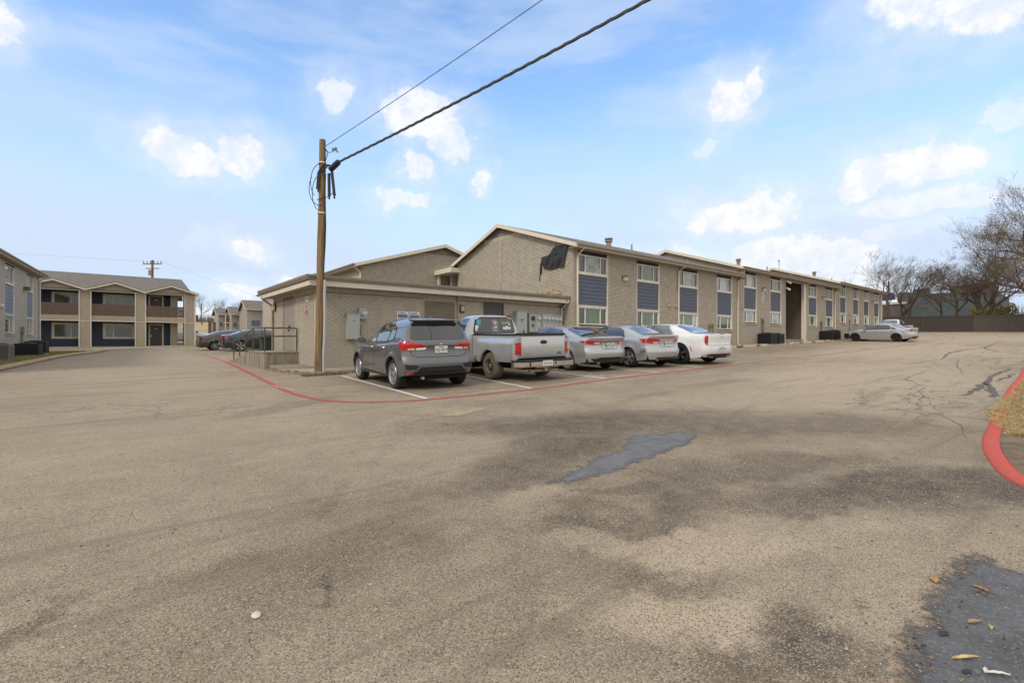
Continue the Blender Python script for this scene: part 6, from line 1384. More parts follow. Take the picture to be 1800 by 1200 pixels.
s.both('fender_vent', mChrome, [(2.42,.86),(2.27,.80),(2.30,.62),(2.32,.62),(2.31,.79),(2.42,.84)], off=.008); s.both('fender_vent_mesh', mBlkTrim, [(2.38,.82),(2.31,.79),(2.325,.68)], off=.006)
s.mir('headlight', mClrLens, [(.84,.80),(.55,.82),(.58,.70),(.84,.68)], 'front'); s.panel('grille', mBlkTrim, [(-.5,.78),(.5,.78),(.42,.45),(-.42,.45)], 'front')
# ----- sedans
def sedan(name, label, cat, pos, ang, P, mP, rim, style, feat, group=None):
    s = Car(name, label, cat, pos, ang, P, mP, group); s.under(); s.wheels(style, rim, feat.get('back'))
    s.panel('rear_window', feat.get('rg', mGlassCar), feat['rw'], 'top', rnd=.05); s.panel('windscreen', mGlassCarL, feat['ws'], 'top', rnd=.05)
    for k, q in enumerate(feat['sw']): s.both('side_window', feat.get('sg', mGlassCar), q, rnd=.025)
    if feat.get('pillar'): s.both('window_pillar', mBlkTrim, feat['pillar'], off=.007, depth=.006)
    if feat.get('dlo'): s.seams([feat['dlo']], .016, feat.get('dlom', mBlkTrim), name='window_trim')
    for q in feat.get('tl', ()): s.mir('tail_light', mRedLens, q, off=.012)
    for q in feat.get('tls', ()): s.both('tail_light', mRedLens, q, off=.010)
    for q in feat.get('rv', ()): s.mir('reversing_light', mClrLens, q, off=.016)
    for q in feat.get('blk', ()): s.panel('bumper_insert', mBlkTrim, q, 'rear', off=.006)
    for q in feat.get('chr', ()): s.panel('trim_bar', mChrome, q, 'rear', off=.010, depth=.01)
    for q in feat.get('bar', ()): s.panel('trim_bar', mBlkTrim, q, 'rear', off=.006, depth=.006)
    s.seams(feat.get('deck', []), .011, modes=('rear',)); s.seams(feat.get('door', [])); s.plate(*feat['plate']); s.mirror(*feat['mirror']); s.handles(feat['hx'], feat['hz'], feat.get('hm', mP)); s.fin(feat['fin'])
    s.mir('headlight', mClrLens, feat.get('hl', [(.80,.72),(.48,.74),(.5,.62),(.82,.60)]), 'front', off=.008); s.panel('grille', mBlkTrim, feat.get('gr', [(-.55,.56),(.55,.56),(.45,.30),(-.45,.30)]), 'front'); return s
camP = dict(wb=2.82, ro=1.06, fo=.99, R=.335, Ra=.385, arches=(0, 2.82), n=2.9, tumble=.27, ledge=.035, rbow=.12, rcor=.16, LR=.85, flare=.02,
  top=[(-1.06,1.065),(-.80,1.095),(-.52,1.105),(-.3,1.15),(.15,1.305),(.6,1.405),(1.15,1.445),(1.6,1.425),(2.0,1.32),(2.5,1.07),(2.65,1.01),(3.2,.93),(3.6,.82),(3.81,.70)], belt=[(-1.06,.99),(-.4,.985),(.6,.955),(1.8,.92),(2.6,.885),(3.3,.80),(3.81,.62)],
  bot=[(-1.06,.30),(-.6,.25),(.4,.19),(2.4,.19),(3.3,.21),(3.81,.26)], w=[(-1.06,.86),(-.5,.905),(.2,.92),(2.4,.92),(3.1,.905),(3.5,.86),(3.81,.80)],
  rear=[(.2,.16),(.3,.08),(.45,.02),(.60,.0),(.70,.05),(.80,.07),(.95,.055),(1.03,.01),(1.1,.03)], front=[(.2,.06),(.45,.0),(.6,.03),(.8,.14)])
camF = dict(rw=[(.42,-.52),(.42,.52),(-.46,.66),(-.46,-.66)], ws=[(1.72,-.56),(1.72,.56),(2.5,.70),(2.5,-.70)],
  sw=[[(2.38,.955),(1.36,.975),(1.36,1.355),(1.62,1.35),(2.0,1.215)],[(1.31,.978),(.42,.995),(.40,1.20),(.66,1.315),(1.31,1.36)],[(.36,.998),(.08,1.02),(.06,1.06),(.35,1.175)]], pillar=[(1.355,.97),(1.315,.97),(1.315,1.37),(1.355,1.37)], dlo=[(2.4,.95),(1.3,.966),(.06,1.008)],
  tl=[[(.80,.962),(.72,.965),(.36,.93),(.36,.865),(.62,.83),(.80,.86)]], tls=[[(-.50,.948),(-.89,.962),(-.89,.862),(-.70,.885)]], rv=[[(.60,.90),(.42,.90),(.42,.865),(.60,.86)]], blk=[[(-.60,.31),(-.72,.41),(-.55,.40),(-.45,.44),(.45,.44),(.55,.40),(.72,.41),(.60,.31)]], bar=[[(-.35,.93),(.35,.93),(.35,.91),(-.35,.91)]],
  deck=[[(-.36,.865),(-.33,.72),(-.28,.69),(.28,.69),(.33,.72),(.36,.865)]], door=[[(1.33,.95),(1.32,.5),(1.3,.25)],[(2.36,.9),(2.38,.6),(2.25,.28),(1.3,.24),(.52,.26)],[(.40,.98),(.36,.75),(.48,.55)]], plate=(.80,0,'NTC 6281'), mirror=(2.12,.98), hx=(.56,1.55), hz=.855, fin=.5)
s = sedan('silver_sedan', 'silver sedan with thin split tail lights, just right of the pickup', 'car', (12.05, 10.72), HD, camP, pSilver, mAlloy, ('spoke',10,.017,.030,0), camF)
m = MB(); m.add([(x,y,z) for y in (-.62,0,.62) for x, z in ((-.78,s.hit('top',-.78,y)[0].z+.001),(-1.00+.10*abs(y/.62)**2,s.hit('top',-.86,y)[0].z+.012),(-1.00+.10*abs(y/.62)**2,s.hit('top',-.86,y)[0].z-.02),(-.80,s.hit('top',-.78,y)[0].z-.02))], [(0,1,5,4),(1,2,6,5),(2,3,7,6),(4,5,9,8),(5,6,10,9),(6,7,11,10),(0,3,2,1),(8,9,10,11)]); m.build('deck_spoiler', pSilver, s.root, smooth=40)
m = MB(); p, n_ = s.hit('rear', 0, 1.0)
for k in range(24): a = 2*math.pi*k/24; b = 2*math.pi*(k+1)/24; m.beam((p.x-.008,.055*math.cos(a),1.0+.037*math.sin(a)),(p.x-.008,.055*math.cos(b),1.0+.037*math.sin(b)), .006, .008)
for k in range(16): a = 2*math.pi*k/16; b = 2*math.pi*(k+1)/16; m.beam((p.x-.008,.02*math.cos(a),1.0+.034*math.sin(a)),(p.x-.008,.02*math.cos(b),1.0+.034*math.sin(b)), .005, .007)
m.build('emblem', mChrome, s.root)
cruP = dict(wb=2.69, ro=.99, fo=.92, R=.325, Ra=.375, arches=(0, 2.69), n=2.9, tumble=.26, ledge=.03, rbow=.13, rcor=.18, LR=.8, flare=.022,
  top=[(-.99,1.085),(-.75,1.115),(-.45,1.135),(-.2,1.215),(.3,1.40),(.75,1.465),(1.25,1.475),(1.6,1.43),(2.0,1.26),(2.4,1.06),(2.55,1.01),(3.1,.92),(3.4,.83),(3.61,.70)], belt=[(-.99,1.01),(-.3,1.0),(.6,.965),(1.8,.92),(2.5,.885),(3.2,.79),(3.61,.62)],
  bot=[(-.99,.29),(-.55,.25),(.4,.2),(2.3,.2),(3.1,.21),(3.61,.26)], w=[(-.99,.83),(-.5,.885),(.2,.898),(2.3,.898),(2.9,.885),(3.3,.85),(3.61,.78)],
  rear=[(.2,.14),(.3,.06),(.45,.01),(.58,.0),(.68,.05),(.8,.06),(.95,.05),(1.06,.0),(1.12,.03)], front=[(.2,.06),(.45,.0),(.6,.03),(.8,.14)])
cruF = dict(rg=mGlassCarL, rw=[(.28,-.52),(.28,.52),(-.40,.62),(-.40,-.62)], ws=[(1.68,-.56),(1.68,.56),(2.4,.68),(2.4,-.68)], sw=[[(2.25,.955),(1.30,.975),(1.30,1.375),(1.55,1.36),(1.9,1.23)],[(1.25,.978),(.30,1.0),(.22,1.04),(.38,1.24),(.62,1.335),(1.25,1.38)]], pillar=[(1.30,.97),(1.25,.97),(1.25,1.385),(1.30,1.385)],
  tl=[[(.77,.985),(.60,.985),(.40,.95),(.38,.86),(.50,.835),(.68,.82),(.77,.835)]], tls=[[(-.44,.98),(-.82,.985),(-.81,.83),(-.60,.85)]], rv=[[(.62,.865),(.44,.87),(.46,.84),(.62,.835)]], chr=[[(-.34,.945),(.34,.945),(.34,.915),(-.34,.915)]], blk=[[(-.5,.30),(-.5,.36),(.5,.36),(.5,.30)]],
  deck=[[(-.38,.86),(-.34,.72),(-.30,.69),(.30,.69),(.34,.72),(.38,.86)]], door=[[(1.28,.95),(1.27,.5),(1.25,.26)],[(2.22,.9),(2.24,.6),(2.12,.28),(1.3,.25),(.5,.27)],[(.26,1.0),(.30,.75),(.46,.56)]], plate=(.81,0,'LFB 0193'), mirror=(2.0,.98), hx=(.5,1.48), hz=.87, fin=.2)
s = sedan('silver_sedan', 'bright silver sedan with a scraped black rear quarter, between silver and white sedans', 'car', (14.42, 10.15), HD, cruP, pSilver2, mAlloy, ('spoke',5,.030,.026,.13), cruF)
mScr = M('black_scrape', (.02,.02,.022), .8, col2=(.25,.25,.26), vs_=25, thr=(.45,.55)); mScr2 = M('grey_scrape', (.12,.12,.125), .7, col2=(.42,.43,.44), vs_=30, thr=(.4,.55))
for dx, dz in ((0,0),(.075,.01),(.15,.0)): s.panel('scrape_mark', mScr, [(-.52+dx*-1,.66+dz),(-.56+dx*-1,.66+dz),(-.57-dx,.58),(-.55-dx,.50),(-.50-dx,.49),(-.49-dx,.56)], 'L', off=.004, depth=0, rnd=.015, label='black scrape marks on the rear quarter')
s.seams([[(-.42,.50),(-.40,.58),(-.44,.66),(-.56,.69),(-.70,.66),(-.76,.60),(-.73,.52),(-.60,.47)]], .022, mScr2, modes=('L',), name='scrape_mark'); s.seams([[(-.66,.66),(-.74,.56),(-.70,.50)],[(-.40,.46),(-.62,.45)]], .016, mScr, modes=('L',), name='scrape_mark')
m = MB(); p, n_ = s.hit('top', .25, 0); m.tube([(.25,0,p.z),(.0,0,p.z+.28)], .004, 4); m.build('roof_antenna', mBlkTrim, s.root)
m = MB(); p, n_ = s.hit('rear', 0, .93); m.box((p.x-.02,-.07,.915),(p.x-.012,.07,.945)); m.box((p.x-.02,-.03,.90),(p.x-.012,.03,.96)); m.build('emblem', mChrome, s.root)
chrP = dict(wb=3.05, ro=1.10, fo=.90, R=.372, Ra=.42, arches=(0, 3.05), n=3.5, tumble=.22, ledge=.05, rbow=.09, rcor=.10, LR=.7, flare=.02, rim=.74,
  top=[(-1.10,1.085),(-.85,1.115),(-.50,1.13),(-.3,1.17),(.2,1.365),(.55,1.455),(1.1,1.485),(1.7,1.47),(2.05,1.36),(2.55,1.10),(2.7,1.065),(3.3,1.03),(3.7,.97),(3.95,.86)], belt=[(-1.10,1.03),(0,1.03),(1.0,1.025),(2.6,.985),(3.3,.94),(3.95,.80)],
  bot=[(-1.10,.28),(-.6,.24),(.5,.2),(2.5,.2),(3.6,.22),(3.95,.27)], w=[(-1.10,.89),(-.5,.935),(.2,.95),(2.5,.95),(3.3,.94),(3.7,.91),(3.95,.86)],
  rear=[(.2,.20),(.3,.11),(.42,.02),(.58,.0),(.7,.015),(.85,.02),(1.0,.0),(1.1,.01)], front=[(.2,.06),(.45,.0),(.7,.01),(.9,.05)])
chrF = dict(rg=mGlassCarL, sg=mGlassCarL, rw=[(.40,-.56),(.40,.56),(-.42,.66),(-.42,-.66)], ws=[(1.82,-.62),(1.82,.62),(2.52,.72),(2.52,-.72)], sw=[[(2.38,1.05),(1.42,1.06),(1.42,1.40),(1.74,1.39),(2.05,1.26)],[(1.36,1.06),(.35,1.07),(.48,1.19),(.72,1.385),(1.36,1.41)]], pillar=[(1.43,1.055),(1.35,1.055),(1.35,1.42),(1.43,1.42)], dlo=[(2.4,1.04),(1.4,1.05),(.30,1.058),(.46,1.21),(.70,1.40),(1.4,1.425),(1.76,1.405)],
  tl=[[(.835,1.0),(.80,1.05),(.72,1.04),(.705,.85),(.715,.72),(.77,.70),(.82,.78)]], blk=[[(-.66,.29),(-.72,.36),(-.6,.385),(.6,.385),(.72,.36),(.66,.29)]], deck=[[(-.72,1.03),(-.71,.72),(-.66,.69),(.66,.69),(.71,.72),(.72,1.03)]],
  door=[[(1.39,1.03),(1.38,.5),(1.36,.26)],[(2.44,1.0),(2.46,.6),(2.34,.28),(1.4,.25),(.56,.27)],[(.30,1.05),(.34,.75),(.52,.60)]], plate=(.56,0,'RKT 7350'), mirror=(2.15,1.07), hx=(.62,1.66), hz=.93, fin=.2)
s = sedan('white_sedan', 'large white sedan with black wheels, last of the row of five parked vehicles', 'car', (16.95, 9.72), HD, chrP, pWhite, mAlloyDk, ('spoke',5,.028,.024,.16), chrF)
K = MB()
for k in range(5): a = 2*math.pi*k/5+.3; rr = .27; K.add([(r_*math.cos(a)-w_*math.sin(a), y, r_*math.sin(a)+w_*math.cos(a)) for r_, y in ((.09,.096),(rr*.85,.107)) for w_ in (-.012,.012)], [(0,1,3,2)])
for c in [c for c in s.root.children if c.name.startswith('wheel')]: K.build('spoke_inlay', mAlloy, c)
s.panel('trunk_emblem', mChrome, [(-.13,.99),(.13,.99),(.06,.97),(-.06,.97)], 'rear', off=.012); s.panel('trunk_lip_badge', mBlkTrim, [(-.12,1.085),(.12,1.085),(.12,1.07),(-.12,1.07)], 'rear', off=.006)
s.both('fog_reflector', mRedLens, [(-.44,.66),(-.47,.66),(-.52,.50),(-.49,.48)], off=.006); s.mir('exhaust_tip', mChrome, [(.74,.33),(.52,.34),(.52,.27),(.70,.27)], off=.014)
accP = dict(camP, top=[(-1.06,1.075),(-.80,1.10),(-.52,1.115),(-.3,1.16),(.15,1.31),(.6,1.42),(1.15,1.46),(1.6,1.44),(2.0,1.33),(2.5,1.08),(2.65,1.02),(3.2,.94),(3.6,.83),(3.81,.70)], R=.335)
s = sedan('silver_sedan', 'distant silver sedan with its black front bumper exposed, before the far brick wall', 'car', (48.5, 10.15), HD+.5, accP, pSilver2, mAlloyDk, ('spoke',10,.02,.022,0), dict(camF, plate=(.80,0,'')))
s.both('bumper_insert', mBlkTrim, [(3.28,.66),(3.95,.70),(3.95,.20),(3.20,.20),(3.22,.45)], off=.012, label='black exposed front bumper'); s.panel('bumper_insert', mBlkTrim, [(-.8,.62),(.8,.62),(.8,.24),(-.8,.24)], 'front', off=.016)
sedan('red_sedan', 'red car almost hidden behind the distant silver sedan', 'car', (51.3, 10.72), HD+1, cruP, pRed, mAlloyDk, ('spoke',5,.03,.026,.13), dict(cruF, plate=(.81,0,'')))
chgP = dict(chrP, top=[(-1.10,1.10),(-.85,1.13),(-.55,1.145),(-.2,1.23),(.3,1.39),(.7,1.455),(1.2,1.475),(1.7,1.44),(2.1,1.30),(2.55,1.09),(2.7,1.04),(3.3,.98),(3.7,.91),(3.95,.80)], n=3.0, tumble=.26)
s = sedan('charcoal_sedan', 'charcoal blue sedan with silver five spoke wheels parked behind the ramp', 'car', (6.55, 37.6), -2, chgP, pDark, mAlloy, ('spoke',5,.04,.035,.12), dict(chrF, sg=mGlassCar, rg=mGlassCar, tl=[[(.80,1.0),(.50,1.02),(.48,.86),(.80,.84)]], tls=[[(-.70,1.0),(-.88,1.01),(-.88,.85),(-.74,.86)]], sw=[[(2.38,1.05),(1.42,1.06),(1.42,1.385),(1.74,1.36),(2.05,1.24)],[(1.36,1.06),(.30,1.07),(.42,1.16),(.76,1.36),(1.36,1.395)]], dlo=[(2.4,1.04),(1.4,1.05),(.30,1.058)]))
sedan('brown_sedan', 'dark brown grey sedan parked beyond the charcoal blue one', 'car', (5.55, 41.2), 0, camP, pBrownC, mAlloy, ('spoke',10,.017,.03,0), camF)
sedan('white_sedan', 'white car whose roof alone shows behind the charcoal sedan', 'car', (11.6, 55.5), 5, cruP, pWhite, mAlloy, ('spoke',5,.03,.026,.13), dict(cruF, plate=(.81,0,'')))

# ----- pickups
def pickup(name, label, pos, ang, mP, flare=True, rim=None, style=('steel',), dusty=True, zs=1.0, detail=True):
    P = dict(wb=3.05, ro=-1.18, fo=.98, R=.365, Ra=.43, arches=(3.05,), n=4.2, tumble=.20, ledge=.03, rbow=.03, rcor=.06, LR=.35, tw=.25, rim=.56 if style[0] == 'steel' else .62, ux0=0, wo=.0,
      top=[(1.18,1.745),(1.5,1.775),(1.9,1.78),(2.25,1.73),(2.6,1.50),(2.95,1.25),(3.1,1.20),(3.6,1.13),(3.9,1.06),(4.03,.98)], belt=[(1.18,1.19),(2.0,1.17),(2.9,1.10),(3.6,1.02),(4.03,.88)], bot=[(1.18,.42),(2.4,.42),(3.6,.40),(4.03,.42)],
      w=[(1.18,.95),(1.8,.97),(3.0,.98),(3.6,.96),(4.03,.90)], rear=[(.4,.0),(1.1,.0),(1.3,.02),(1.75,.07)], front=[(.4,.04),(.6,.0),(.9,.02),(1.05,.10)])
    if dusty: P['tyre'] = M('dusty_tyre_rubber', (.10,.082,.062), .95, col2=(.20,.165,.125), vs_=8)
    s = Car(name, label, 'pickup truck', pos, ang, P, mP)
    s.panel('rear_window', mGlassCar, [(-.60,1.665),(.60,1.665),(.70,1.24),(-.70,1.24)], 'rear', rnd=.07, off=.006); s.panel('window_seal', mBlkTrim, [(-.64,1.70),(.64,1.70),(.74,1.215),(-.74,1.215)], 'rear', rnd=.08, off=.003, depth=0)
    s.both('side_window', mGlassCar, [(2.72,1.21),(1.52,1.235),(1.55,1.66),(1.72,1.675),(2.22,1.62),(2.5,1.42)], rnd=.03); s.panel('windscreen', mGlassCarL, [(2.32,-.58),(2.32,.58),(2.98,.72),(2.98,-.72)], 'top', rnd=.05)
    s.seams([[(1.42,1.70),(1.40,1.1),(1.40,.50),(2.55,.48)]]); s.handles((1.62,), 1.06, mBlkTrim); s.mirror(2.42, 1.26, mBlkTrim); s.mir('headlight', mClrLens, [(.84,.92),(.5,.92),(.5,.74),(.86,.74)], 'front'); s.panel('grille', mBlkTrim, [(-.46,.94),(.46,.94),(.46,.70),(-.46,.70)], 'front')
    m = MB(); m.box((1.6,-1.0,.40),(2.5,1.0,.46)) if False else None
    # bed: side panels with bulging rear fenders
    B = MB(); xs = [-1.12+.02*0]; xs = sorted({round(-1.12+2.26*i/46, 3) for i in range(47)}|{round(.43*math.cos(math.pi*k/18)*.9999, 4) for k in range(19)}|{.434,-.434}); rows = 15; zt = 1.165
    def yb(x, z):
        b = .785 if flare else .93
        if not flare: return b+.03*math.sin(max(0, min(1, (z-.45)/.72))*math.pi)
        g_ = 1/(1+math.exp((x-.80)*16)); h_ = 1 if z < .95 else max(0, math.cos(min(1, (z-.95)/.17)*math.pi/2))**.6
        u = math.exp(-(max(0, math.hypot(x, z-.365)-.43)/.25)**2)
        return b+(.165*g_*h_*(1 if x > -.9 else .86))+.03*u*h_
    for sg_ in (1, -1):
        b0 = len(B.v)
        for x in xs:
            zb = .46 if x > .43 else .50 if x < -.43 else .365+math.sqrt(max(0, .43**2-x*x)); zb = max(zb, .46)
            B.v.append((x, sg_*(yb(x, zb)-.07), zb))
            for k in range(rows+1): z = zb+(zt-zb)*k/rows; B.v.append((x, sg_*yb(x, z), z))
            B.v.append((x, sg_*(yb(x, zt)-.02), zt+.012)); B.v.append((x, sg_*(yb(x, zt)-.07), zt+.012)); B.v.append((x, sg_*(yb(x, zt)-.075), .72))
        W_ = rows+5
        for i in range(len(xs)-1):
            for k in range(W_-1): a = b0+i*W_+k; B.f.append((a, a+1, a+W_+1, a+W_))
        for i in (0, len(xs)-1): B.f.append(tuple(b0+i*W_+k for k in range(W_)))
    B.box((-1.06,-.72,.66),(1.12,.72,.72)); B.box((1.06,-.72,.72),(1.12,.72,zt)); bed = B.build('bed', mP, s.root, smooth=40)
    T = MB(); hw = .70 if flare else .78
    T.v = [(x,y,z) for z, x in ((.60,-1.165),(.64,-1.185),(1.12,-1.185),(1.165,-1.16)) for y in (-hw, hw)]+[(x,y,z) for z, x in ((.60,-1.10),(1.165,-1.10)) for y in (-hw, hw)]
    T.f = [(0,1,3,2),(2,3,5,4),(4,5,7,6),(6,7,11,10),(0,8,9,1),(8,10,11,9),(0,2,4,6,10,8),(1,9,11,7,5,3)]; tg = T.build('tailgate', mP, s.root, smooth=30)
    m = MB(); m.box((-1.192,-.20,.985),(-1.184,.04,1.065)) if False else m.lathe([(.0,.012),(.05,.012),(.058,0)], (-1.186,0,1.0), (-1,0,0), 18)
    for i, q in enumerate(m.v): m.v[i] = (q[0], q[1]*2.0, 1.0+(q[2]-1.0)*.9)
    m.build('tailgate_handle', mBlkTrim, tg)
    m = MB()
    for sg_ in (1, -1): m.box((-1.12,sg_*.70,zt+.005),(1.14,sg_*.79,zt+.05))
    m.box((-1.19,-.70,zt+.004),(-1.10,.70,zt+.03)); m.build('bed_rail', mBlkTrim, s.root)
    m = MB()   # rear bumper
    for z0, z1, x0, mt_ in ((.36,.50,-1.32,0),):
        m.v = [(x,y,z) for z, e in ((.37,.03),(.40,.0),(.505,.0),(.52,.02)) for x, y in ((-1.12+.0,-.97),(-1.24+e,-.97),(-1.33+e,-.80),(-1.34+e,0),(-1.33+e,.80),(-1.24+e,.97),(-1.12,.97))]
        for j in range(3):
            for k in range(6): a = j*7+k; m.f.append((a, a+1, a+8, a+7))
        m.f += [(0,1,2,3,4,5,6)[::-1], tuple(21+k for k in range(7))]
    bp = m.build('rear_bumper', M('dull_chrome', (.55,.53,.50), .25, .85, var=.12, vs_=5) if dusty else mChrome, s.root, smooth=35)
    m = MB(); m.v = [(x,y,z) for z in (.523,.56) for x, y in ((-1.12,-.985),(-1.25,-.985),(-1.35,-.80),(-1.36,0),(-1.35,.80),(-1.25,.985),(-1.12,.985))]
    for k in range(6): m.f.append((k, k+1, k+8, k+7))
    m.f += [(0,1,2,3,4,5,6)[::-1], tuple(7+k for k in range(7))]; m.build('bumper_step_pad', mBlkTrim, bp)
    m = MB(); m.box((-1.362,-.16,.395),(-1.345,.16,.535)); pl = m.build('number_plate', mPlate, s.root); rot = Matrix(((0,0,-1,0),(-1,0,0,0),(0,1,0,0),(0,0,0,1)))
    if detail: text_mesh('CB 4163', .075, 'plate_characters', mInk, pl, Matrix.Translation((-1.364,0,.46)) @ rot); 
    m = MB(); m.box((-1.345,.52,.40),(-1.335,.56,.51)); m.box((-1.35,-.30,.44),(-1.34,-.26,.48)); m.build('bumper_hole', mBlkTrim, bp)
    m = MB(); m.box((-1.34,-.36,.36),(-1.30,.36,.385)); m.box((-1.3,-.05,.26),(-.4,.05,.36)); m.box((-1.2,-.45,.24),(-1.1,.45,.30)); m.lathe([(.05,0),(.05,.06),(.035,.06),(.03,0)], (-1.22,-.14,.28), (-1,0,0), 12); m.build('tow_hitch', mGutter, s.root)
    for sg_ in (1, -1):
        m = MB(); q = fillet([(.71,1.005),(.895,.98),(.925,.90),(.915,.74),(.86,.69),(.71,.69)] if flare else [(.80,1.05),(.95,1.05),(.95,.68),(.80,.68)], .05)
        m.prism([(-1.17+.10*max(0, (y-.72)/.22)**2, sg_*y, z) for y, z in q], (.10,0,0)); tl = m.build('tail_light', mRedLens, s.root, smooth=40)
        m = MB(); m.box((-1.178,sg_*.73,.755),(-1.168,sg_*.86,.795)); m.build('reversing_lens', mRedLens if flare else mClrLens, tl)
        if flare: m = MB(); m.prism([(-1.11,sg_*.68,.60),(-1.11,sg_*.87,.58),(-1.11,sg_*.90,1.02),(-1.11,sg_*.80,1.12),(-1.11,sg_*.68,1.16)], (.06,0,0)); m.build('corner_panel', mP, s.root)
    if flare:
        m = MB()
        for sg_ in (1, -1): m.box((.86,sg_*.72,.42),(1.20,sg_*.97,.60)); m.box((.86,sg_*.74,.60),(1.2,sg_*.94,.615))
        m.build('side_step', mP, s.root); 
    m = MB(); m.box((-1.05,-.55,.30),(3.7,.55,.66)); 
    for sg_ in (1, -1):
        b = len(m.v)
        for k in range(15):
            a = math.pi*k/14
            for yy in (.60, .86): m.v.append((-.44*math.cos(a), sg_*yy, .365+.44*math.sin(a)))
        for k in range(14): m.f.append((b+2*k, b+2*k+1, b+2*k+3, b+2*k+2))
    m.build('chassis', mUnder, s.root); s.under()
    for y, t_ in ((0, .03),): m = MB(); m.box((1.22,-.5,1.70),(1.26,.5,1.73)); 
    s.wheels(style, rim or mAlloy)
    return s, rot
mDusty = M('dusty_steel_rim', (.22,.18,.135), .8, .2, var=.2, vs_=10)
s, rot = pickup('silver_pickup', 'silver stepside pickup with stickers on its rear window', (8.72, 10.35), HD, pTruck, True, mDusty)
text_mesh('F-150', .085, 'badge', mChrome, s.root, Matrix.Translation((-1.188,.50,.70)) @ rot, shear=.25)
m = MB(); m.lathe([(0,.006),(.05,.006),(.056,0)], (-1.186,-.52,.715), (-1,0,0), 18)
for i, q in enumerate(m.v): m.v[i] = (q[0], -.52+(q[1]+.52)*1.5, .715+(q[2]-.715)*.65)
m.build('badge', mInkB, s.root); m = MB(); m.tube([(-1.194,-.52+.05*math.cos(k*.5)*1.5,.715+.033*math.sin(k*.5)) for k in range(14)], .003, 4); m.build('badge_rim', mChrome, s.root)
rw = [c for c in s.root.children if c.name.startswith('rear_window')][0]
def sticker(pts, mat, name='sticker'): return s.panel(name, mat, pts, 'rear', off=.0165, depth=0, cell=.05, parent=rw)
sticker([(.60,1.62),(.50,1.63),(.46,1.58),(.50,1.56),(.47,1.50),(.56,1.44),(.58,1.52),(.63,1.55)], mCyan); sticker(fillet([(.66,1.46),(.58,1.47),(.55,1.40),(.60,1.36),(.60,1.29),(.67,1.30)], .03), mClrLens)
mFade = M('white_decal', (.60,.60,.60), .6, col2=(.10,.10,.10), vs_=16, thr=(.47,.56)); mFade2 = M('pale_decal', (.30,.30,.30), .6, col2=(.05,.05,.05), vs_=22, thr=(.45,.6))
sticker(fillet([(.10,1.60),(.0,1.635),(-.10,1.58),(-.12,1.46),(-.08,1.42),(-.12,1.36),(-.13,1.26),(.13,1.26),(.10,1.36),(.09,1.46)], .03), mFade2); sticker(fillet([(.04,1.58),(-.03,1.595),(-.065,1.53),(-.02,1.49),(-.07,1.43),(-.10,1.36),(-.04,1.29),(.05,1.29),(.06,1.38),(.07,1.44),(.02,1.49)], .02), mFade)
h, n_ = s.hit('rear', -.36, 1.53); q = text_mesh('Texas', .13, 'sticker', mGreenW, rw, Matrix.Translation((h.x-.022,-.36,1.53)) @ Matrix.Rotation(.0, 4, 'X') @ rot @ Matrix.Rotation(R(8), 4, 'Z'), shear=.25)
sticker(fillet([(-.50,1.55),(-.53,1.52),(-.56,1.46),(-.53,1.44),(-.50,1.48)], .01), mInkW)
sticker([(-.28,1.40),(-.38,1.405),(-.385,1.435),(-.43,1.435),(-.49,1.405),(-.57,1.395),(-.57,1.335),(-.36,1.33),(-.35,1.305),(-.335,1.33),(-.29,1.34)], mInkW); sticker([(-.305,1.385),(-.55,1.38),(-.55,1.35),(-.30,1.36)], M('decal_lettering', (.05,.05,.05), .6, col2=(.55,.55,.55), vs_=40, thr=(.45,.5)))
s2, _ = pickup('white_pickup', 'distant white pickup behind the silver sedan at the lot end', (58.6, 12.5), 178, pWhite, False, mAlloyDk, ('spoke',5,.03,.03,.1), False, detail=False)
s3, _ = pickup('white_pickup', 'white pickup nose just showing past the balcony building corner', (4.7, 66.0), 8, pWhite, False, mAlloyDk, ('spoke',5,.03,.03,.1), False, detail=False)
# ---------------------------------------------------------------- small things
bx, by = 5.55, 24.7; z = gz(bx, by); OFF[bn.name] = Vector((bx, by, z)); bn.location = (bx, by, z)
mBin = M('dark_green_plastic', (.028,.045,.022), .5, var=.1)
m = MB(); m.add([(bx+sx*w, by+sy*w, z+h) for h, w in ((.08,.27),(1.0,.34)) for sx, sy in ((-1,-1),(1,-1),(1,1),(-1,1))], [(0,3,2,1),(4,5,6,7),(0,1,5,4),(1,2,6,5),(2,3,7,6),(3,0,4,7)]); m.build('bin_body', mBin, bn)
m = MB(); m.box((bx-.37,by-.37,z+1.0),(bx+.37,by+.37,z+1.05)); m.box((bx-.3,by+.36,z+1.0),(bx+.3,by+.43,z+1.08)); m.build('lid', mBin, bn)
for s in (-1, 1): m = MB(); m.tube([(bx+s*.25,by+.3,z+.1),(bx+s*.31,by+.3,z+.1)], .1, 12); m.build('wheel', mTyre, bn)
c = (.52, 2.55); m = MB(); m.lathe([(0,.010),(.017,.010),(.021,.007),(.023,.001)], (c[0], c[1], gz(*c)+.004), n=18)
for i, q in enumerate(m.v): m.v[i] = (c[0]+(q[0]-c[0])*.95, c[1]+(q[1]-c[1])*1.25, q[2])
tag(m.build('bottle_cap', M('off_white_plastic', (.62,.58,.50), .5), smooth=40), 'small off white plastic cap lying alone on the asphalt', 'bottle cap')
mLeafs = [M('orange_dead_leaf', (.38,.19,.055), .8, var=.3, vs_=30), M('tan_dead_leaf', (.30,.20,.11), .8, var=.3, vs_=30), M('straw_leaf', (.55,.42,.17), .8, var=.3, vs_=30), M('white_scrap', (.66,.64,.58), .7, var=.1), M('dark_wet_leaf', (.02,.018,.016), .5)]
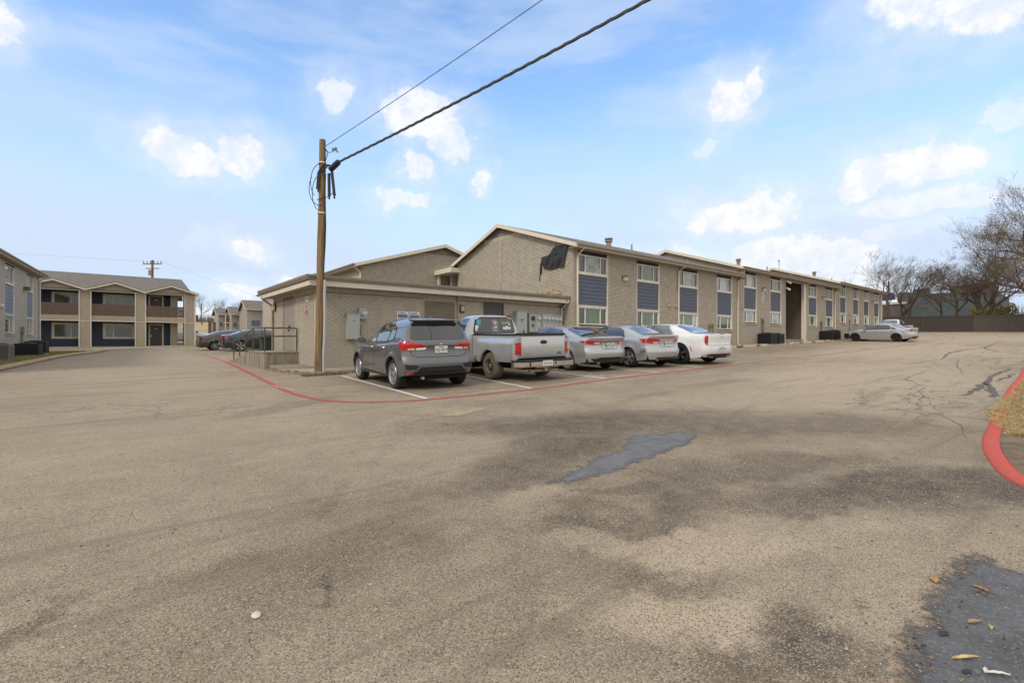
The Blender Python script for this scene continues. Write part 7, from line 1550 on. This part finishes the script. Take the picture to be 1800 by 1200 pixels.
for (x, y), L_, w, a, k, lab in [((3.35,.56),.05,.03,.4,0,'orange dead leaf at the upper left edge of the dark corner patch'),((3.41,.39),.055,.018,1.2,0,'narrow orange dead leaf on the upper middle of the dark corner patch'),((3.01,.36),.06,.022,-.5,1,'tan dead leaf in the middle of the dark corner patch'),((3.01,.31),.03,.014,.2,2,'small pale dead leaf right of the tan leaf'),
    ((2.66,.345),.085,.016,-.62,2,'long straw coloured leaf low on the dark corner patch'),((2.63,.25),.055,.016,-.9,3,'white torn scrap in the lower right corner'),((2.62,.285),.028,.010,.0,3,'smaller white torn scrap beside the corner scrap'),((2.56,.33),.035,.02,-.4,4,'curled black leaf low on the dark corner patch'),((2.80,.435),.045,.022,-.3,4,'black leaf fragment on the left part of the dark corner patch')]:
    L_ *= .72; w *= .72; m = MB(); n = 7; z = gz(x, y)+.007; r = random.Random(int(L_*1e4)+k)
    for i in range(n+1):
        t = i/n; ww = w*math.sin(math.pi*min(.97, t*.92+.06))*r.uniform(.55,1.1)
        for s in (-1, 0, 1): lx, ly = (t-.5)*L_*2, s*ww; m.v.append((x+lx*math.cos(a)-ly*math.sin(a), y+lx*math.sin(a)+ly*math.cos(a), z+abs(s)*(.006 if k != 4 else .002)*r.uniform(.4,1.3)+(.005 if k != 4 else .001)*math.sin(t*3.1)))
    for i in range(n):
        for s in range(2): q = i*3+s; m.f.append((q, q+1, q+4, q+3))
    tag(m.build('paper_scrap' if k == 3 else 'dead_leaf', mLeafs[k], smooth=70), lab, 'scrap' if k == 3 else 'leaf')
r = random.Random(9)
for mt_, n_, sz in ((mLeafs[1], 520, (.002,.007)), (mLeafs[0], 170, (.003,.010)), (mLeafs[4], 160, (.003,.009)), (mLeafs[3], 45, (.002,.005))):
    m = MB()
    for k in range(n_):
        x = r.uniform(2.2,3.95); y = r.uniform(.12,.60) if r.random() < .6 else np.interp(x, [2.2,2.6,3.0,3.4,3.95],[.47,.53,.52,.55,.40])+r.gauss(0,.035); s = r.uniform(*sz); z = gz(x,y)+.006; a = r.uniform(0,6.28); e = r.uniform(.25,.8)
        m.add([(x+s*math.cos(a),y+s*math.sin(a),z+s*.2),(x-s*e*math.sin(a),y+s*e*math.cos(a),z+s*.5),(x-s*math.cos(a),y-s*math.sin(a),z),(x+s*e*math.sin(a),y-s*e*math.cos(a),z+.001)], [(0,1,2),(0,2,3)])
    tag(m.build('litter_grit', mt_), kind='stuff')
m = MB()
for k in range(900):
    x, y = r.uniform(-1.5,6), r.uniform(.3,7); s = r.uniform(.003,.011); z = gz(x,y)+.002; a = r.uniform(0,6.28); e = r.uniform(.4,.9)
    m.add([(x+s*math.cos(a),y+s*math.sin(a),z),(x-s*e*math.sin(a),y+s*e*math.cos(a),z),(x-s*math.cos(a),y-s*math.sin(a),z),(x+s*e*math.sin(a),y-s*e*math.cos(a),z),(x,y,z+s*.7)], [(0,1,4),(1,2,4),(2,3,4),(3,0,4)])
tag(m.build('loose_grit', M('mixed_grit', (.12,.095,.075), .9, col2=(.50,.43,.34), vs_=3, thr=(.48,.52))), kind='stuff')
